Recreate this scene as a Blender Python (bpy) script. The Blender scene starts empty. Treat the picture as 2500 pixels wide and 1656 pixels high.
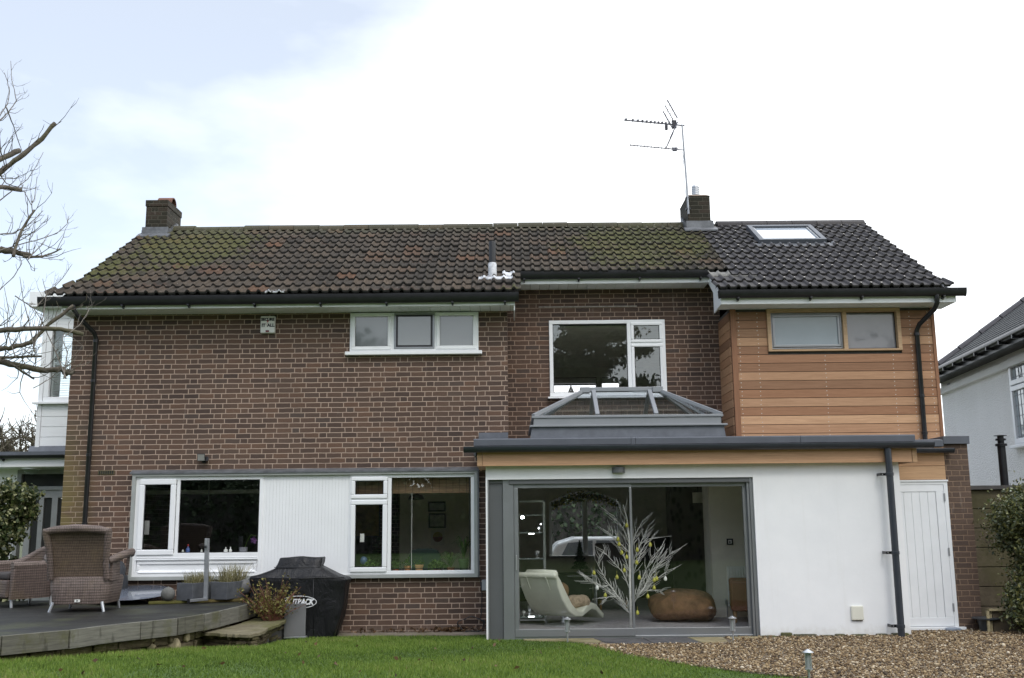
import bpy, math, random
import numpy as np
from mathutils import Vector, Matrix, Euler
random.seed(7)
SC = bpy.context.scene
COL = SC.collection
R = math.radians

# ---------------------------------------------------------------- camera
cam_d = bpy.data.cameras.new('camera')
cam_d.sensor_width = 36.0
cam_d.lens = 36.0
cam_d.clip_end = 600
cam = bpy.data.objects.new('camera', cam_d)
COL.objects.link(cam)
cam.matrix_world = (Matrix.Translation((0, -15.2, 1.594)) @ Matrix.Rotation(R(100.03), 4, 'X')
                    @ Matrix.Rotation(-0.0101, 4, 'Z'))
SC.camera = cam
SC.cycles.use_denoising = True
SC.cycles.max_bounces = 12
SC.cycles.diffuse_bounces = 7
SC.cycles.transparent_max_bounces = 16

# ---------------------------------------------------------------- view, sky, sun
SC.view_settings.view_transform = 'Standard'
SC.view_settings.look = 'None'
SC.view_settings.gamma = 1.0
SC.view_settings.exposure = 0.44
SUN_EL, SUN_AZ = 50.0, 165.0          # azimuth: degrees from +Y towards +X
world = bpy.data.worlds.new('World')
SC.world = world
world.use_nodes = True
wt = world.node_tree
wt.nodes.clear()
sky = wt.nodes.new('ShaderNodeTexSky')
sky.sky_type = 'NISHITA'
sky.sun_disc = False
sky.sun_elevation = R(SUN_EL)
sky.sun_rotation = R(SUN_AZ)
sky.dust_density = 1.0
tc = wt.nodes.new('ShaderNodeTexCoord')
mp = wt.nodes.new('ShaderNodeMapping')
mp.inputs['Scale'].default_value = (1.1, 1.1, 2.6)
mp.inputs['Location'].default_value = (0.35, 0.1, 0.55)
nz = wt.nodes.new('ShaderNodeTexNoise')
nz.inputs['Scale'].default_value = 1.9
nz.inputs['Detail'].default_value = 6
nz.inputs['Roughness'].default_value = 0.52
sep = wt.nodes.new('ShaderNodeSeparateXYZ')
ma = wt.nodes.new('ShaderNodeMath'); ma.operation = 'MULTIPLY_ADD'      # cloud thickens to the east (+X)
ma.inputs[1].default_value = 0.78; ma.inputs[2].default_value = 0.07
ad = wt.nodes.new('ShaderNodeMath'); ad.operation = 'ADD'
rp = wt.nodes.new('ShaderNodeValToRGB')
rp.color_ramp.elements[0].position = 0.38; rp.color_ramp.elements[0].color = (0.34, 0.34, 0.34, 1)
rp.color_ramp.elements[1].position = 0.78; rp.color_ramp.elements[1].color = (1, 1, 1, 1)
zz = wt.nodes.new('ShaderNodeMath'); zz.operation = 'MULTIPLY_ADD'      # and towards the horizon
zz.inputs[1].default_value = -0.42; zz.inputs[2].default_value = 0.20
ad2 = wt.nodes.new('ShaderNodeMath'); ad2.operation = 'ADD'
mixw = wt.nodes.new('ShaderNodeMixRGB')
mixw.inputs[2].default_value = (10.6, 10.9, 11.2, 1)
zen = wt.nodes.new('ShaderNodeMapRange'); zen.interpolation_type = 'SMOOTHSTEP'   # overcast: the cloud overhead is brighter than near the horizon
zen.inputs[1].default_value = 0.45; zen.inputs[2].default_value = 0.95; zen.inputs[3].default_value = 1.0; zen.inputs[4].default_value = 1.8
zmul = wt.nodes.new('ShaderNodeVectorMath'); zmul.operation = 'SCALE'
bg = wt.nodes.new('ShaderNodeBackground'); bg.inputs['Strength'].default_value = 0.12
wo = wt.nodes.new('ShaderNodeOutputWorld')
L = wt.links.new
L(tc.outputs['Generated'], mp.inputs['Vector']); L(mp.outputs[0], nz.inputs['Vector'])
L(tc.outputs['Generated'], sep.inputs[0]); L(sep.outputs['X'], ma.inputs[0])
L(sep.outputs['Z'], zz.inputs[0])
L(nz.outputs['Fac'], ad.inputs[0]); L(ma.outputs[0], ad.inputs[1])
L(ad.outputs[0], ad2.inputs[0]); L(zz.outputs[0], ad2.inputs[1])
L(ad2.outputs[0], rp.inputs[0]); L(rp.outputs[0], mixw.inputs[0])
L(sky.outputs[0], mixw.inputs[1]); L(sep.outputs['Z'], zen.inputs[0]); L(mixw.outputs[0], zmul.inputs[0]); L(zen.outputs[0], zmul.inputs['Scale']); L(zmul.outputs[0], bg.inputs['Color']); L(bg.outputs[0], wo.inputs['Surface'])

sun_d = bpy.data.lights.new('sun', 'SUN')
sun_d.energy = 0.7
sun_d.angle = R(16)
sun_d.color = (1.0, 0.96, 0.9)
sun = bpy.data.objects.new('sun', sun_d)
COL.objects.link(sun)
sv = Vector((math.sin(R(SUN_AZ)) * math.cos(R(SUN_EL)), math.cos(R(SUN_AZ)) * math.cos(R(SUN_EL)), math.sin(R(SUN_EL))))
sun.rotation_euler = sv.to_track_quat('Z', 'Y').to_euler()
sun.location = (6, -14, 14)

# ---------------------------------------------------------------- material helpers
class NT:
    def __init__(s, name):
        s.m = bpy.data.materials.new(name); s.m.use_nodes = True
        s.t = s.m.node_tree; s.t.nodes.clear()
        s.out = s.t.nodes.new('ShaderNodeOutputMaterial')
    def put(s, sock, v):
        if isinstance(v, bpy.types.NodeSocket): s.t.links.new(v, sock)
        elif isinstance(v, (tuple, list)) and len(v) == 3 and len(getattr(sock, 'default_value', (0, 0, 0))) == 4:
            sock.default_value = (*v, 1)
        else: sock.default_value = v
    def n(s, typ, ins=None, **props):
        nd = s.t.nodes.new('ShaderNode' + typ)
        for k, v in props.items(): setattr(nd, k, v)
        for k, v in (ins or {}).items(): s.put(nd.inputs[k], v)
        return nd
    def math(s, op, a, b=0.0, c=0.0, clamp=False):
        return s.n('Math', {0: a, 1: b, 2: c}, operation=op, use_clamp=clamp).outputs[0]
    def mix(s, f, a, b, blend='MIX'):
        return s.n('MixRGB', {0: f, 1: a, 2: b}, blend_type=blend).outputs[0]
    def ramp(s, f, stops, interp='LINEAR'):
        nd = s.n('ValToRGB', {0: f}); cr = nd.color_ramp; cr.interpolation = interp
        while len(cr.elements) < len(stops): cr.elements.new(0.5)
        for e, (p, c) in zip(cr.elements, stops):
            e.position = p; e.color = (*c, 1) if len(c) == 3 else c
        return nd.outputs[0]
    def obj(s): return s.n('TexCoord').outputs['Object']
    def noise(s, vec, scale, detail=4, rough=0.55, dist=0.0):
        return s.n('TexNoise', {'Vector': vec, 'Scale': scale, 'Detail': detail, 'Roughness': rough, 'Distortion': dist}).outputs['Fac']
    def scaled(s, vec, sc, loc=(0, 0, 0)):
        return s.n('Mapping', {'Vector': vec, 'Scale': sc, 'Location': loc}).outputs[0]
    def ss(s, v, a, b):
        nd = s.n('MapRange', {0: v, 1: a, 2: b, 3: 0.0, 4: 1.0}, interpolation_type='SMOOTHSTEP')
        return nd.outputs[0]
    def attr(s, name): return s.n('Attribute', attribute_name=name).outputs['Fac']
    def bump(s, h, strength=0.3, dist=0.01):
        return s.n('Bump', {'Height': h, 'Strength': strength, 'Distance': dist}).outputs[0]
    def pbr(s, col, rough=0.6, metal=0.0, normal=None, spec=0.5, **kw):
        p = s.n('BsdfPrincipled')
        s.put(p.inputs['Base Color'], col); s.put(p.inputs['Roughness'], rough)
        s.put(p.inputs['Metallic'], metal); s.put(p.inputs['Specular IOR Level'], spec)
        if normal is not None: s.put(p.inputs['Normal'], normal)
        for k, v in kw.items(): s.put(p.inputs[k.replace('_', ' ')], v)
        s.t.links.new(p.outputs[0], s.out.inputs['Surface'])
        return s.m

def plain(name, col, rough=0.5, metal=0.0, vary=0.12, scale=6.0, bump=0.0, bscale=60.0, spec=0.5):
    n = NT(name); o = n.obj()
    f = n.noise(o, scale, 5, 0.6)
    lo = tuple(c * (1 - vary) for c in col); hi = tuple(min(1, c * (1 + vary)) for c in col)
    c = n.ramp(f, [(0.3, lo), (0.7, hi)])
    nm = n.bump(n.noise(o, bscale, 4), bump, 0.004) if bump else None
    r = n.math('MULTIPLY_ADD', n.noise(o, scale * 2.3, 3), 0.2, rough - 0.1, clamp=True)
    return n.pbr(c, r, metal, nm, spec)

def brick_mat(name, tones, mortar, algae=False, dark=1.0):
    n = NT(name); o = n.obj()
    wob = n.n('TexNoise', {'Vector': o, 'Scale': 9.0, 'Detail': 2}).outputs['Color']
    wv = n.n('VectorMath', {0: wob, 1: (0.5, 0.5, 0.5)}, operation='SUBTRACT').outputs[0]
    wv = n.n('VectorMath', {0: wv, 1: (0.012, 0.012, 0.010)}, operation='MULTIPLY').outputs[0]
    p = n.n('VectorMath', {0: o, 1: wv}, operation='ADD').outputs[0]
    sp = n.n('SeparateXYZ', {0: p})
    ny = n.n('SeparateXYZ', {0: n.n('NewGeometry').outputs['True Normal']}).outputs['Y']
    face = n.math('GREATER_THAN', n.math('ABSOLUTE', ny), 0.5)
    u = n.math('ADD', n.math('MULTIPLY', n.math('SUBTRACT', sp.outputs['X'], sp.outputs['Y']), face), sp.outputs['Y'])
    u = n.math('ADD', u, 100.0)
    z = n.math('DIVIDE', n.math('ADD', sp.outputs['Z'], 10.0), 0.075)
    row = n.math('FLOOR', z); fz = n.math('FRACT', z)
    rr = n.n('TexWhiteNoise', {1: row}, noise_dimensions='1D').outputs['Value']
    par = n.math('MODULO', row, 2.0)
    uu = n.math('ADD', n.math('DIVIDE', u, 0.7875), n.math('ADD', n.math('MULTIPLY', par, 0.5), n.math('MULTIPLY', rr, 0.04)))
    grp = n.math('FLOOR', uu); q = n.math('MULTIPLY', n.math('FRACT', uu), 3.5)
    k = n.math('FLOOR', q)
    fr = n.math('FRACT', q)
    wid = n.math('SUBTRACT', 1.0, n.math('MULTIPLY', n.math('GREATER_THAN', k, 2.5), 0.5))
    du = n.math('MULTIPLY', n.math('MINIMUM', fr, n.math('SUBTRACT', wid, fr)), 0.225)
    dz = n.math('MULTIPLY', n.math('MINIMUM', fz, n.math('SUBTRACT', 1.0, fz)), 0.075)
    d = n.math('MINIMUM', du, dz)
    bm = n.ss(d, 0.0042, 0.0082)
    idv = n.n('CombineXYZ', {0: k, 1: grp, 2: row}).outputs[0]
    wn = n.n('TexWhiteNoise', {'Vector': idv}, noise_dimensions='3D')
    col = n.ramp(wn.outputs['Value'], [(i / (len(tones) - 1), t) for i, t in enumerate(tones)])
    fine = n.noise(o, 55, 6, 0.7)
    col = n.mix(0.55, col, n.ramp(fine, [(0.25, (0.45, 0.43, 0.42)), (0.75, (1.35, 1.3, 1.25))]), 'MULTIPLY')
    big = n.noise(o, 0.9, 5, 0.6)
    col = n.mix(1.0, col, n.ramp(big, [(0.3, (0.78, 0.78, 0.8)), (0.7, (1.16, 1.12, 1.08))]), 'MULTIPLY')
    mcol = n.mix(n.noise(o, 14, 5), tuple(c * .72 for c in mortar), mortar)
    mcol = n.mix(n.math('MULTIPLY', n.ss(n.noise(o, 1.3, 4), 0.54, 0.74), .7), mcol, tuple(c * .5 for c in mortar))
    c = n.mix(bm, mcol, col)
    wst = n.ss(n.noise(n.scaled(o, (5, 5, 1.1)), 1.5, 5, 0.65), 0.62, 0.78)
    c = n.mix(n.math('MULTIPLY', wst, 0.22), c, (0.42, 0.38, 0.34))
    if algae:
        s2 = n.n('SeparateXYZ', {0: o})
        ax = n.ss(s2.outputs['X'], -6.05, -6.6); az = n.ss(s2.outputs['Z'], 3.6, 1.6)
        a = n.math('MULTIPLY', n.math('MULTIPLY', ax, az), n.ss(n.noise(o, 2.6, 5), 0.25, 0.5))
        c = n.mix(n.math('MULTIPLY', a, 0.62), c, (0.20, 0.165, 0.055))
        ft = n.ss(n.math('ADD', s2.outputs['Z'], n.math('MULTIPLY', n.noise(o, 4, 4), 0.22)), 0.26, 0.06)
        c = n.mix(n.math('MULTIPLY', ft, 0.7), c, (0.17, 0.14, 0.115))
    if dark != 1.0: c = n.mix(1.0, c, (dark,) * 3, 'MULTIPLY')
    h = n.math('ADD', n.math('MULTIPLY', bm, 1.0), n.math('MULTIPLY', fine, 0.35))
    return n.pbr(c, n.math('MULTIPLY_ADD', fine, 0.2, 0.72), 0, n.bump(h, 0.75, 0.006), 0.3)

def tile_mat(name, old):
    n = NT(name); o = n.obj(); a = n.attr('rnd')
    a2 = n.n('TexWhiteNoise', {1: n.math('MULTIPLY', a, 977.0)}, noise_dimensions='1D').outputs['Value']
    fine = n.noise(o, 38, 6, 0.7); mid = n.noise(o, 5, 5, 0.6); strk = n.noise(n.scaled(o, (26, 2.2, 2.2)), 1.0, 5, 0.7)
    if old:
        c = n.ramp(a, [(0.0, (0.0302, 0.0281, 0.0259)), (0.3, (0.0418, 0.0382, 0.0346)), (0.6, (0.0547, 0.0490, 0.0432)), (0.9, (0.0634, 0.0526, 0.0432)), (0.96, (0.0792, 0.0518, 0.0374)), (1.0, (0.1008, 0.0562, 0.0360))])
        rust = n.ss(n.noise(o, 1.1, 4), 0.54, 0.72)
        c = n.mix(n.math('MULTIPLY', rust, n.math('MULTIPLY_ADD', a2, 0.6, 0.15)), c, (0.085, 0.05, 0.037))
        c = n.mix(1.0, c, n.ramp(fine, [(0.25, (0.55,) * 3), (0.75, (1.4, 1.4, 1.4))]), 'MULTIPLY')
        c = n.mix(1.0, c, (1.10, 1.0, 0.88), 'MULTIPLY')
        c = n.mix(1.0, c, n.ramp(strk, [(0.28, (0.6, 0.6, 0.6)), (0.72, (1.4, 1.38, 1.34))]), 'MULTIPLY')
        s = n.n('SeparateXYZ', {0: o})
        def spot(x, y, r):
            dx = n.math('SUBTRACT', s.outputs['X'], x); dy = n.math('SUBTRACT', s.outputs['Y'], y)
            dd = n.math('SQRT', n.math('ADD', n.math('MULTIPLY', dx, dx), n.math('MULTIPLY', dy, dy)))
            return n.ss(dd, r, r * 0.25)
        sp = n.math('MAXIMUM', spot(-5.45, 1.7, 1.9), n.math('MAXIMUM', spot(2.2, 1.6, 2.1), n.math('MAXIMUM', spot(0.0, -0.55, 0.32), spot(-6.6, .6, 1.0))))
        mo = n.math('ADD', n.math('MULTIPLY', sp, 0.34), n.noise(o, 3.0, 6, 0.7))
        mo = n.ss(n.math('ADD', mo, n.math('MULTIPLY_ADD', n.noise(o, 11, 5, 0.7), 0.5, -0.25)), 0.64, 0.86)
        c = n.mix(n.math('MULTIPLY', mo, 0.8), c, n.mix(n.noise(o, 18, 4), (0.030, 0.034, 0.012), (0.115, 0.115, 0.032)))
        rd = n.ss(n.math('ADD', s.outputs['Y'], n.math('MULTIPLY', mid, 0.9)), 2.7, 3.05)
        c = n.mix(n.math('MULTIPLY', rd, 0.6), c, (0.07, 0.07, 0.045))
        li = n.n('TexVoronoi', {'Vector': o, 'Scale': 13.0, 'Randomness': 1.0}).outputs['Distance']
        lm = n.math('MULTIPLY', n.ss(li, 0.17, 0.08), n.ss(n.noise(o, 2.2, 5, 0.7), 0.50, 0.60))
        c = n.mix(n.math('MULTIPLY', lm, 0.75), c, (0.30, 0.285, 0.25))
        return n.pbr(c, 0.78, 0, n.bump(n.math('ADD', fine, n.math('MULTIPLY', mo, 1.2)), 0.5, 0.008), 0.2)
    c = n.ramp(a, [(0.0, (0.0328, 0.0296, 0.0312)), (0.6, (0.0421, 0.0382, 0.0390)), (1.0, (0.0515, 0.0468, 0.0460))])
    c = n.mix(1.0, c, n.ramp(fine, [(0.25, (0.7,) * 3), (0.75, (1.3, 1.3, 1.3))]), 'MULTIPLY')
    c = n.mix(n.math('MULTIPLY', n.ss(mid, 0.5, 0.75), .6), c, (0.062, 0.057, 0.054))
    return n.pbr(c, 0.6, 0, n.bump(fine, 0.25, 0.004), 0.25)

def wood_mat(name, cols, grain=(1.0, 9, 22), rough=0.6, screws=False, attr=True):
    n = NT(name); o = n.obj()
    a = n.attr('rnd') if attr else 0.4
    off = n.n('CombineXYZ', {0: n.math('MULTIPLY', a, 31.0), 1: n.math('MULTIPLY', a, 7.0), 2: 0.0}).outputs[0]
    p = n.n('VectorMath', {0: o, 1: off}, operation='ADD').outputs[0]
    g = n.noise(n.scaled(p, grain), 2.2, 7, 0.62, 0.9)
    g2 = n.noise(n.scaled(p, tuple(q * 3.5 for q in grain)), 4.0, 4, 0.6)
    c = n.ramp(a, [(i / (len(cols) - 1), t) for i, t in enumerate(cols)])
    c = n.mix(1.0, c, n.ramp(g, [(0.3, (0.82, 0.78, 0.74)), (0.7, (1.12, 1.11, 1.1))]), 'MULTIPLY')
    c = n.mix(0.35, c, n.ramp(g2, [(0.3, (0.8, 0.78, 0.75)), (0.7, (1.12, 1.12, 1.12))]), 'MULTIPLY')
    return n.pbr(c, rough, 0, n.bump(n.math('ADD', g, g2), 0.2, 0.003), 0.3)

def glass_mat(name, base=0.10, tint=(0.93, 0.96, 0.95), refl=(0.95, 1, 1), rough=0.0, wave=0.0):
    n = NT(name); geo = n.n('NewGeometry')
    dn = n.n('VectorMath', {0: geo.outputs['Normal'], 1: geo.outputs['Incoming']}, operation='DOT_PRODUCT').outputs['Value']
    c1 = n.math('POWER', n.math('SUBTRACT', 1.0, n.math('ABSOLUTE', dn), clamp=True), 5.0)
    f = n.math('MULTIPLY_ADD', c1, 0.9 - base, base, clamp=True)
    tr = n.n('BsdfTransparent', {0: tint}); gl = n.n('BsdfGlossy', {0: refl, 1: rough})
    if wave:
        n.put(gl.inputs['Normal'], n.bump(n.noise(n.obj(), 2.2, 3, 0.5, 1.5), wave, 0.02))
    mx = n.n('MixShader', {0: f, 1: tr.outputs[0], 2: gl.outputs[0]})
    n.t.links.new(mx.outputs[0], n.out.inputs['Surface'])
    return n.m

def emit_mat(name, col, strength):
    n = NT(name)
    e = n.n('Emission', {0: col, 1: strength})
    n.t.links.new(e.outputs[0], n.out.inputs['Surface'])
    return n.m

def leaf_mat(name, stops, rough=0.5, spec=0.4, trans=0.25):
    n = NT(name); a = n.attr('rnd')
    c = n.ramp(a, stops)
    c = n.mix(0.4, c, n.ramp(n.noise(n.obj(), 9, 3), [(0.3, (0.6,) * 3), (0.7, (1.3, 1.3, 1.3))]), 'MULTIPLY')
    p = n.n('BsdfPrincipled', {'Base Color': c, 'Roughness': rough, 'Specular IOR Level': spec})
    t = n.n('BsdfTranslucent', {0: c})
    mx = n.n('MixShader', {0: trans, 1: p.outputs[0], 2: t.outputs[0]})
    n.t.links.new(mx.outputs[0], n.out.inputs['Surface'])
    return n.m

def wicker_mat(name, lo, hi):
    n = NT(name); o = n.obj(); s = n.n('SeparateXYZ', {0: o})
    u = n.math('ADD', s.outputs['X'], s.outputs['Y'])
    pz = n.math('MULTIPLY', s.outputs['Z'], 2 * math.pi / 0.034)
    pu = n.math('MULTIPLY', u, 2 * math.pi / 0.058)
    rib = n.ss(n.math('ABSOLUTE', n.math('SINE', pu)), 0.0, 0.55)
    f = n.math('MULTIPLY', n.math('MULTIPLY_ADD', n.math('SINE', pz), 0.22, 0.5), n.math('MULTIPLY_ADD', rib, 0.65, 0.35))
    nz = n.noise(n.scaled(o, (3, 3, 60)), 3, 4)
    nz2 = n.noise(n.scaled(o, (45, 45, 3)), 2, 3)
    f2 = n.math('ADD', f, n.math('ADD', n.math('MULTIPLY_ADD', nz, 1.1, -0.55), n.math('MULTIPLY_ADD', nz2, 1.0, -0.5)), clamp=True)
    c = n.mix(f2, lo, hi)
    c = n.mix(n.math('MULTIPLY', n.ss(n.noise(o, 3.5, 4), 0.5, 0.7), 0.4), c, (0.17, 0.125, 0.07))
    return n.pbr(c, 0.6, 0, n.bump(f, 0.8, 0.006), 0.4)

def stone_mat(name, cols, scale=7.0, bump=0.8, moss=0.4, flat=(1, 1, 1), mosscol=(0.10, 0.105, 0.025)):
    n = NT(name); o = n.obj(); p = n.scaled(o, flat)
    a = n.noise(p, scale, 8, 0.68); b = n.noise(p, scale * 0.3, 4)
    c = n.ramp(a, [(0.25 + 0.5 * i / (len(cols) - 1), t) for i, t in enumerate(cols)])
    c = n.mix(n.math('MULTIPLY', n.ss(n.math('ADD', b, n.math('MULTIPLY', n.noise(o, 21, 4), 0.25)), 0.55, 0.72), moss), c, mosscol)
    return n.pbr(c, 0.85, 0, n.bump(a, bump, 0.03), 0.25)

# ---------------------------------------------------------------- mesh helpers
class MB:
    def __init__(s): s.v = []; s.f = []; s.mi = []; s.rn = []; s.m = 0; s.r = None
    def add(s, vs, fs):
        b = len(s.v); s.v += [tuple(q) for q in vs]
        for f in fs:
            s.f.append(tuple(b + i for i in f)); s.mi.append(s.m); s.rn.append(random.random() if s.r is None else s.r)
        return s
    def quad(s, *p): return s.add(p, [tuple(range(len(p)))])
    def box(s, x0, x1, y0, y1, z0, z1):
        x0, x1 = sorted((x0, x1)); y0, y1 = sorted((y0, y1)); z0, z1 = sorted((z0, z1))
        v = [(x, y, z) for z in (z0, z1) for y in (y0, y1) for x in (x0, x1)]
        r, s.r = s.r, (random.random() if s.r is None else s.r)
        s.add(v, [(0, 2, 3, 1), (4, 5, 7, 6), (0, 1, 5, 4), (2, 6, 7, 3), (0, 4, 6, 2), (1, 3, 7, 5)])
        s.r = r; return s
    def prism(s, pts, axis, a, b):
        """closed outline pts=(u,v) swept along axis from a to b. x: (y,z)  y: (x,z)  z: (x,y)"""
        def P(t, u, v): return {'x': (t, u, v), 'y': (u, t, v), 'z': (u, v, t)}[axis]
        k = len(pts)
        vs = [P(a, *p) for p in pts] + [P(b, *p) for p in pts]
        fs = [tuple(range(k)), tuple(range(2 * k - 1, k - 1, -1))] + [(i, i + k, (i + 1) % k + k, (i + 1) % k) for i in range(k)]
        r, s.r = s.r, (random.random() if s.r is None else s.r)
        s.add(vs, fs); s.r = r; return s
    def tube(s, pts, r, n=8, caps=True):
        pts = [Vector(p) for p in pts]; k = len(pts)
        rs = r if isinstance(r, (list, tuple)) else [r] * k
        vs = []; up = Vector((0, 0, 1))
        for i, p in enumerate(pts):
            d = (pts[min(i + 1, k - 1)] - pts[max(i - 1, 0)]).normalized()
            if abs(d.z) > 0.98: up = Vector((0.02, 1, 0))
            elif i == 0: up = Vector((0, 0, 1))
            a = d.cross(up)
            if a.length < 1e-4: a = d.cross(Vector((1, 0, 0)))
            a.normalize(); b = a.cross(d).normalized()
            up = b
            for j in range(n):
                t = 2 * math.pi * j / n
                vs.append(p + (a * math.cos(t) + b * math.sin(t)) * rs[i])
        fs = []
        for i in range(k - 1):
            for j in range(n):
                fs.append((i * n + j, i * n + (j + 1) % n, (i + 1) * n + (j + 1) % n, (i + 1) * n + j))
        if caps: fs += [tuple(range(n - 1, -1, -1)), tuple((k - 1) * n + j for j in range(n))]
        rr, s.r = s.r, (random.random() if s.r is None else s.r)
        s.add(vs, fs); s.r = rr; return s
    def lathe(s, prof, c, n=20, tilt=None):
        vs = []; fs = []
        for r, z in prof:
            for j in range(n):
                t = 2 * math.pi * j / n; p = Vector((r * math.cos(t), r * math.sin(t), z))
                if tilt: p = tilt @ p
                vs.append((c[0] + p.x, c[1] + p.y, c[2] + p.z))
        for i in range(len(prof) - 1):
            for j in range(n):
                fs.append((i * n + j, i * n + (j + 1) % n, (i + 1) * n + (j + 1) % n, (i + 1) * n + j))
        fs += [tuple(range(n - 1, -1, -1)), tuple((len(prof) - 1) * n + j for j in range(n))]
        rr, s.r = s.r, (random.random() if s.r is None else s.r)
        s.add(vs, fs); s.r = rr; return s
    def loft(s, rings, caps=True):
        n = len(rings[0]); vs = [p for r in rings for p in r]; fs = []
        for i in range(len(rings) - 1):
            for j in range(n):
                fs.append((i * n + j, i * n + (j + 1) % n, (i + 1) * n + (j + 1) % n, (i + 1) * n + j))
        if caps: fs += [tuple(range(n - 1, -1, -1)), tuple((len(rings) - 1) * n + j for j in range(n))]
        return s.add(vs, fs)
    def frame(s, x0, x1, z0, z1, t, y0, y1, tb=None):
        """four butted bars of a rectangular frame facing the garden"""
        tb = t if tb is None else tb
        s.box(x0, x1, y0, y1, z0, z0 + tb); s.box(x0, x1, y0, y1, z1 - t, z1)
        s.box(x0, x0 + t, y0, y1, z0 + tb, z1 - t); s.box(x1 - t, x1, y0, y1, z0 + tb, z1 - t); return s
    def wall(s, ax, c0, c1, u0, u1, z0, z1, holes=()):
        """slab between c0 and c1 on axis 'y' or 'x', with through openings (u0,u1,z0,z1)"""
        us = sorted({u0, u1, *[h[0] for h in holes], *[h[1] for h in holes]}); us = [u for u in us if u0 <= u <= u1]
        zs = sorted({z0, z1, *[h[2] for h in holes], *[h[3] for h in holes]}); zs = [q for q in zs if z0 <= q <= z1]
        P = (lambda u, c, z: (u, c, z)) if ax == 'y' else (lambda u, c, z: (c, u, z))
        solid = {}
        for i in range(len(us) - 1):
            for j in range(len(zs) - 1):
                cu = (us[i] + us[i + 1]) / 2; cz = (zs[j] + zs[j + 1]) / 2
                solid[i, j] = not any(h[0] < cu < h[1] and h[2] < cz < h[3] for h in holes)
        for (i, j), ok in solid.items():
            if not ok: continue
            a, b, c, d = us[i], us[i + 1], zs[j], zs[j + 1]
            s.quad(P(a, c0, c), P(b, c0, c), P(b, c0, d), P(a, c0, d))
            s.quad(P(b, c1, c), P(a, c1, c), P(a, c1, d), P(b, c1, d))
            for di, dj, e in ((-1, 0, (a, a, c, d)), (1, 0, (b, b, c, d)), (0, -1, (a, b, c, c)), (0, 1, (a, b, d, d))):
                if not solid.get((i + di, j + dj), False):
                    if di: s.quad(P(e[0], c0, e[2]), P(e[0], c0, e[3]), P(e[0], c1, e[3]), P(e[0], c1, e[2]))
                    else: s.quad(P(e[0], c0, e[2]), P(e[1], c0, e[2]), P(e[1], c1, e[2]), P(e[0], c1, e[2]))
        return s
    def build(s, name, mats, parent=None, smooth=False, bevel=0.0, seg=2, angle=35):
        me = bpy.data.meshes.new(name)
        me.from_pydata(s.v, [], s.f)
        for m in (mats if isinstance(mats, (list, tuple)) else [mats]): me.materials.append(m)
        me.polygons.foreach_set('material_index', s.mi)
        at = me.attributes.new('rnd', 'FLOAT', 'FACE'); at.data.foreach_set('value', s.rn)
        if smooth: me.shade_smooth()
        me.update()
        o = bpy.data.objects.new(name, me); COL.objects.link(o)
        if smooth == 'auto': me.set_sharp_from_angle(angle=R(40))
        if bevel:
            b = o.modifiers.new('bevel', 'BEVEL'); b.width = bevel; b.segments = seg; b.limit_method = 'ANGLE'; b.angle_limit = R(angle)
        return own(o, parent)

ORIGIN = {}
def own(o, parent):
    if parent is not None:
        o.parent = parent
        if parent.name in ORIGIN: o.matrix_parent_inverse = ORIGIN[parent.name].inverted()
    return o
def tag(o, label=None, cat=None, group=None, kind=None):
    if label: o['label'] = label
    if cat: o['category'] = cat
    if group: o['group'] = group
    if kind: o['kind'] = kind
    return o
def thing(name, label, cat, loc=(0, 0, 0), rz=0.0, group=None):
    o = bpy.data.objects.new(name, None); COL.objects.link(o); o.empty_display_size = 0.1
    o.location = loc; o.rotation_euler = (0, 0, rz)
    ORIGIN[o.name] = Matrix.Translation(loc) if not rz else Matrix.Identity(4)
    return tag(o, label, cat, group)
def copy_thing(root, loc, rz=None, label=None, scale=None):
    def cp(o, par):
        c = o.copy(); COL.objects.link(c)
        if par is not None: c.parent = par
        for ch in [k for k in list(bpy.data.objects) if k.parent == o]: cp(ch, c)
        return c
    r = cp(root, None); r.location = loc
    if rz is not None: r.rotation_euler = (0, 0, rz)
    if scale: r.scale = scale
    if label: r['label'] = label
    return r
def npmesh(name, verts, faces, mats, parent=None, rnd=None, smooth=False):
    verts = np.ascontiguousarray(verts, dtype=np.float32); faces = np.ascontiguousarray(faces, dtype=np.int32)
    me = bpy.data.meshes.new(name); nf, k = faces.shape
    me.vertices.add(len(verts)); me.vertices.foreach_set('co', verts.ravel())
    me.loops.add(nf * k); me.loops.foreach_set('vertex_index', faces.ravel())
    me.polygons.add(nf); me.polygons.foreach_set('loop_start', np.arange(0, nf * k, k, dtype=np.int32))
    me.update(calc_edges=True); me.validate()
    for m in (mats if isinstance(mats, (list, tuple)) else [mats]): me.materials.append(m)
    if rnd is not None:
        at = me.attributes.new('rnd', 'FLOAT', 'FACE'); at.data.foreach_set('value', np.ascontiguousarray(rnd, dtype=np.float32))
    if smooth: me.shade_smooth()
    o = bpy.data.objects.new(name, me); COL.objects.link(o)
    return own(o, parent)
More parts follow.
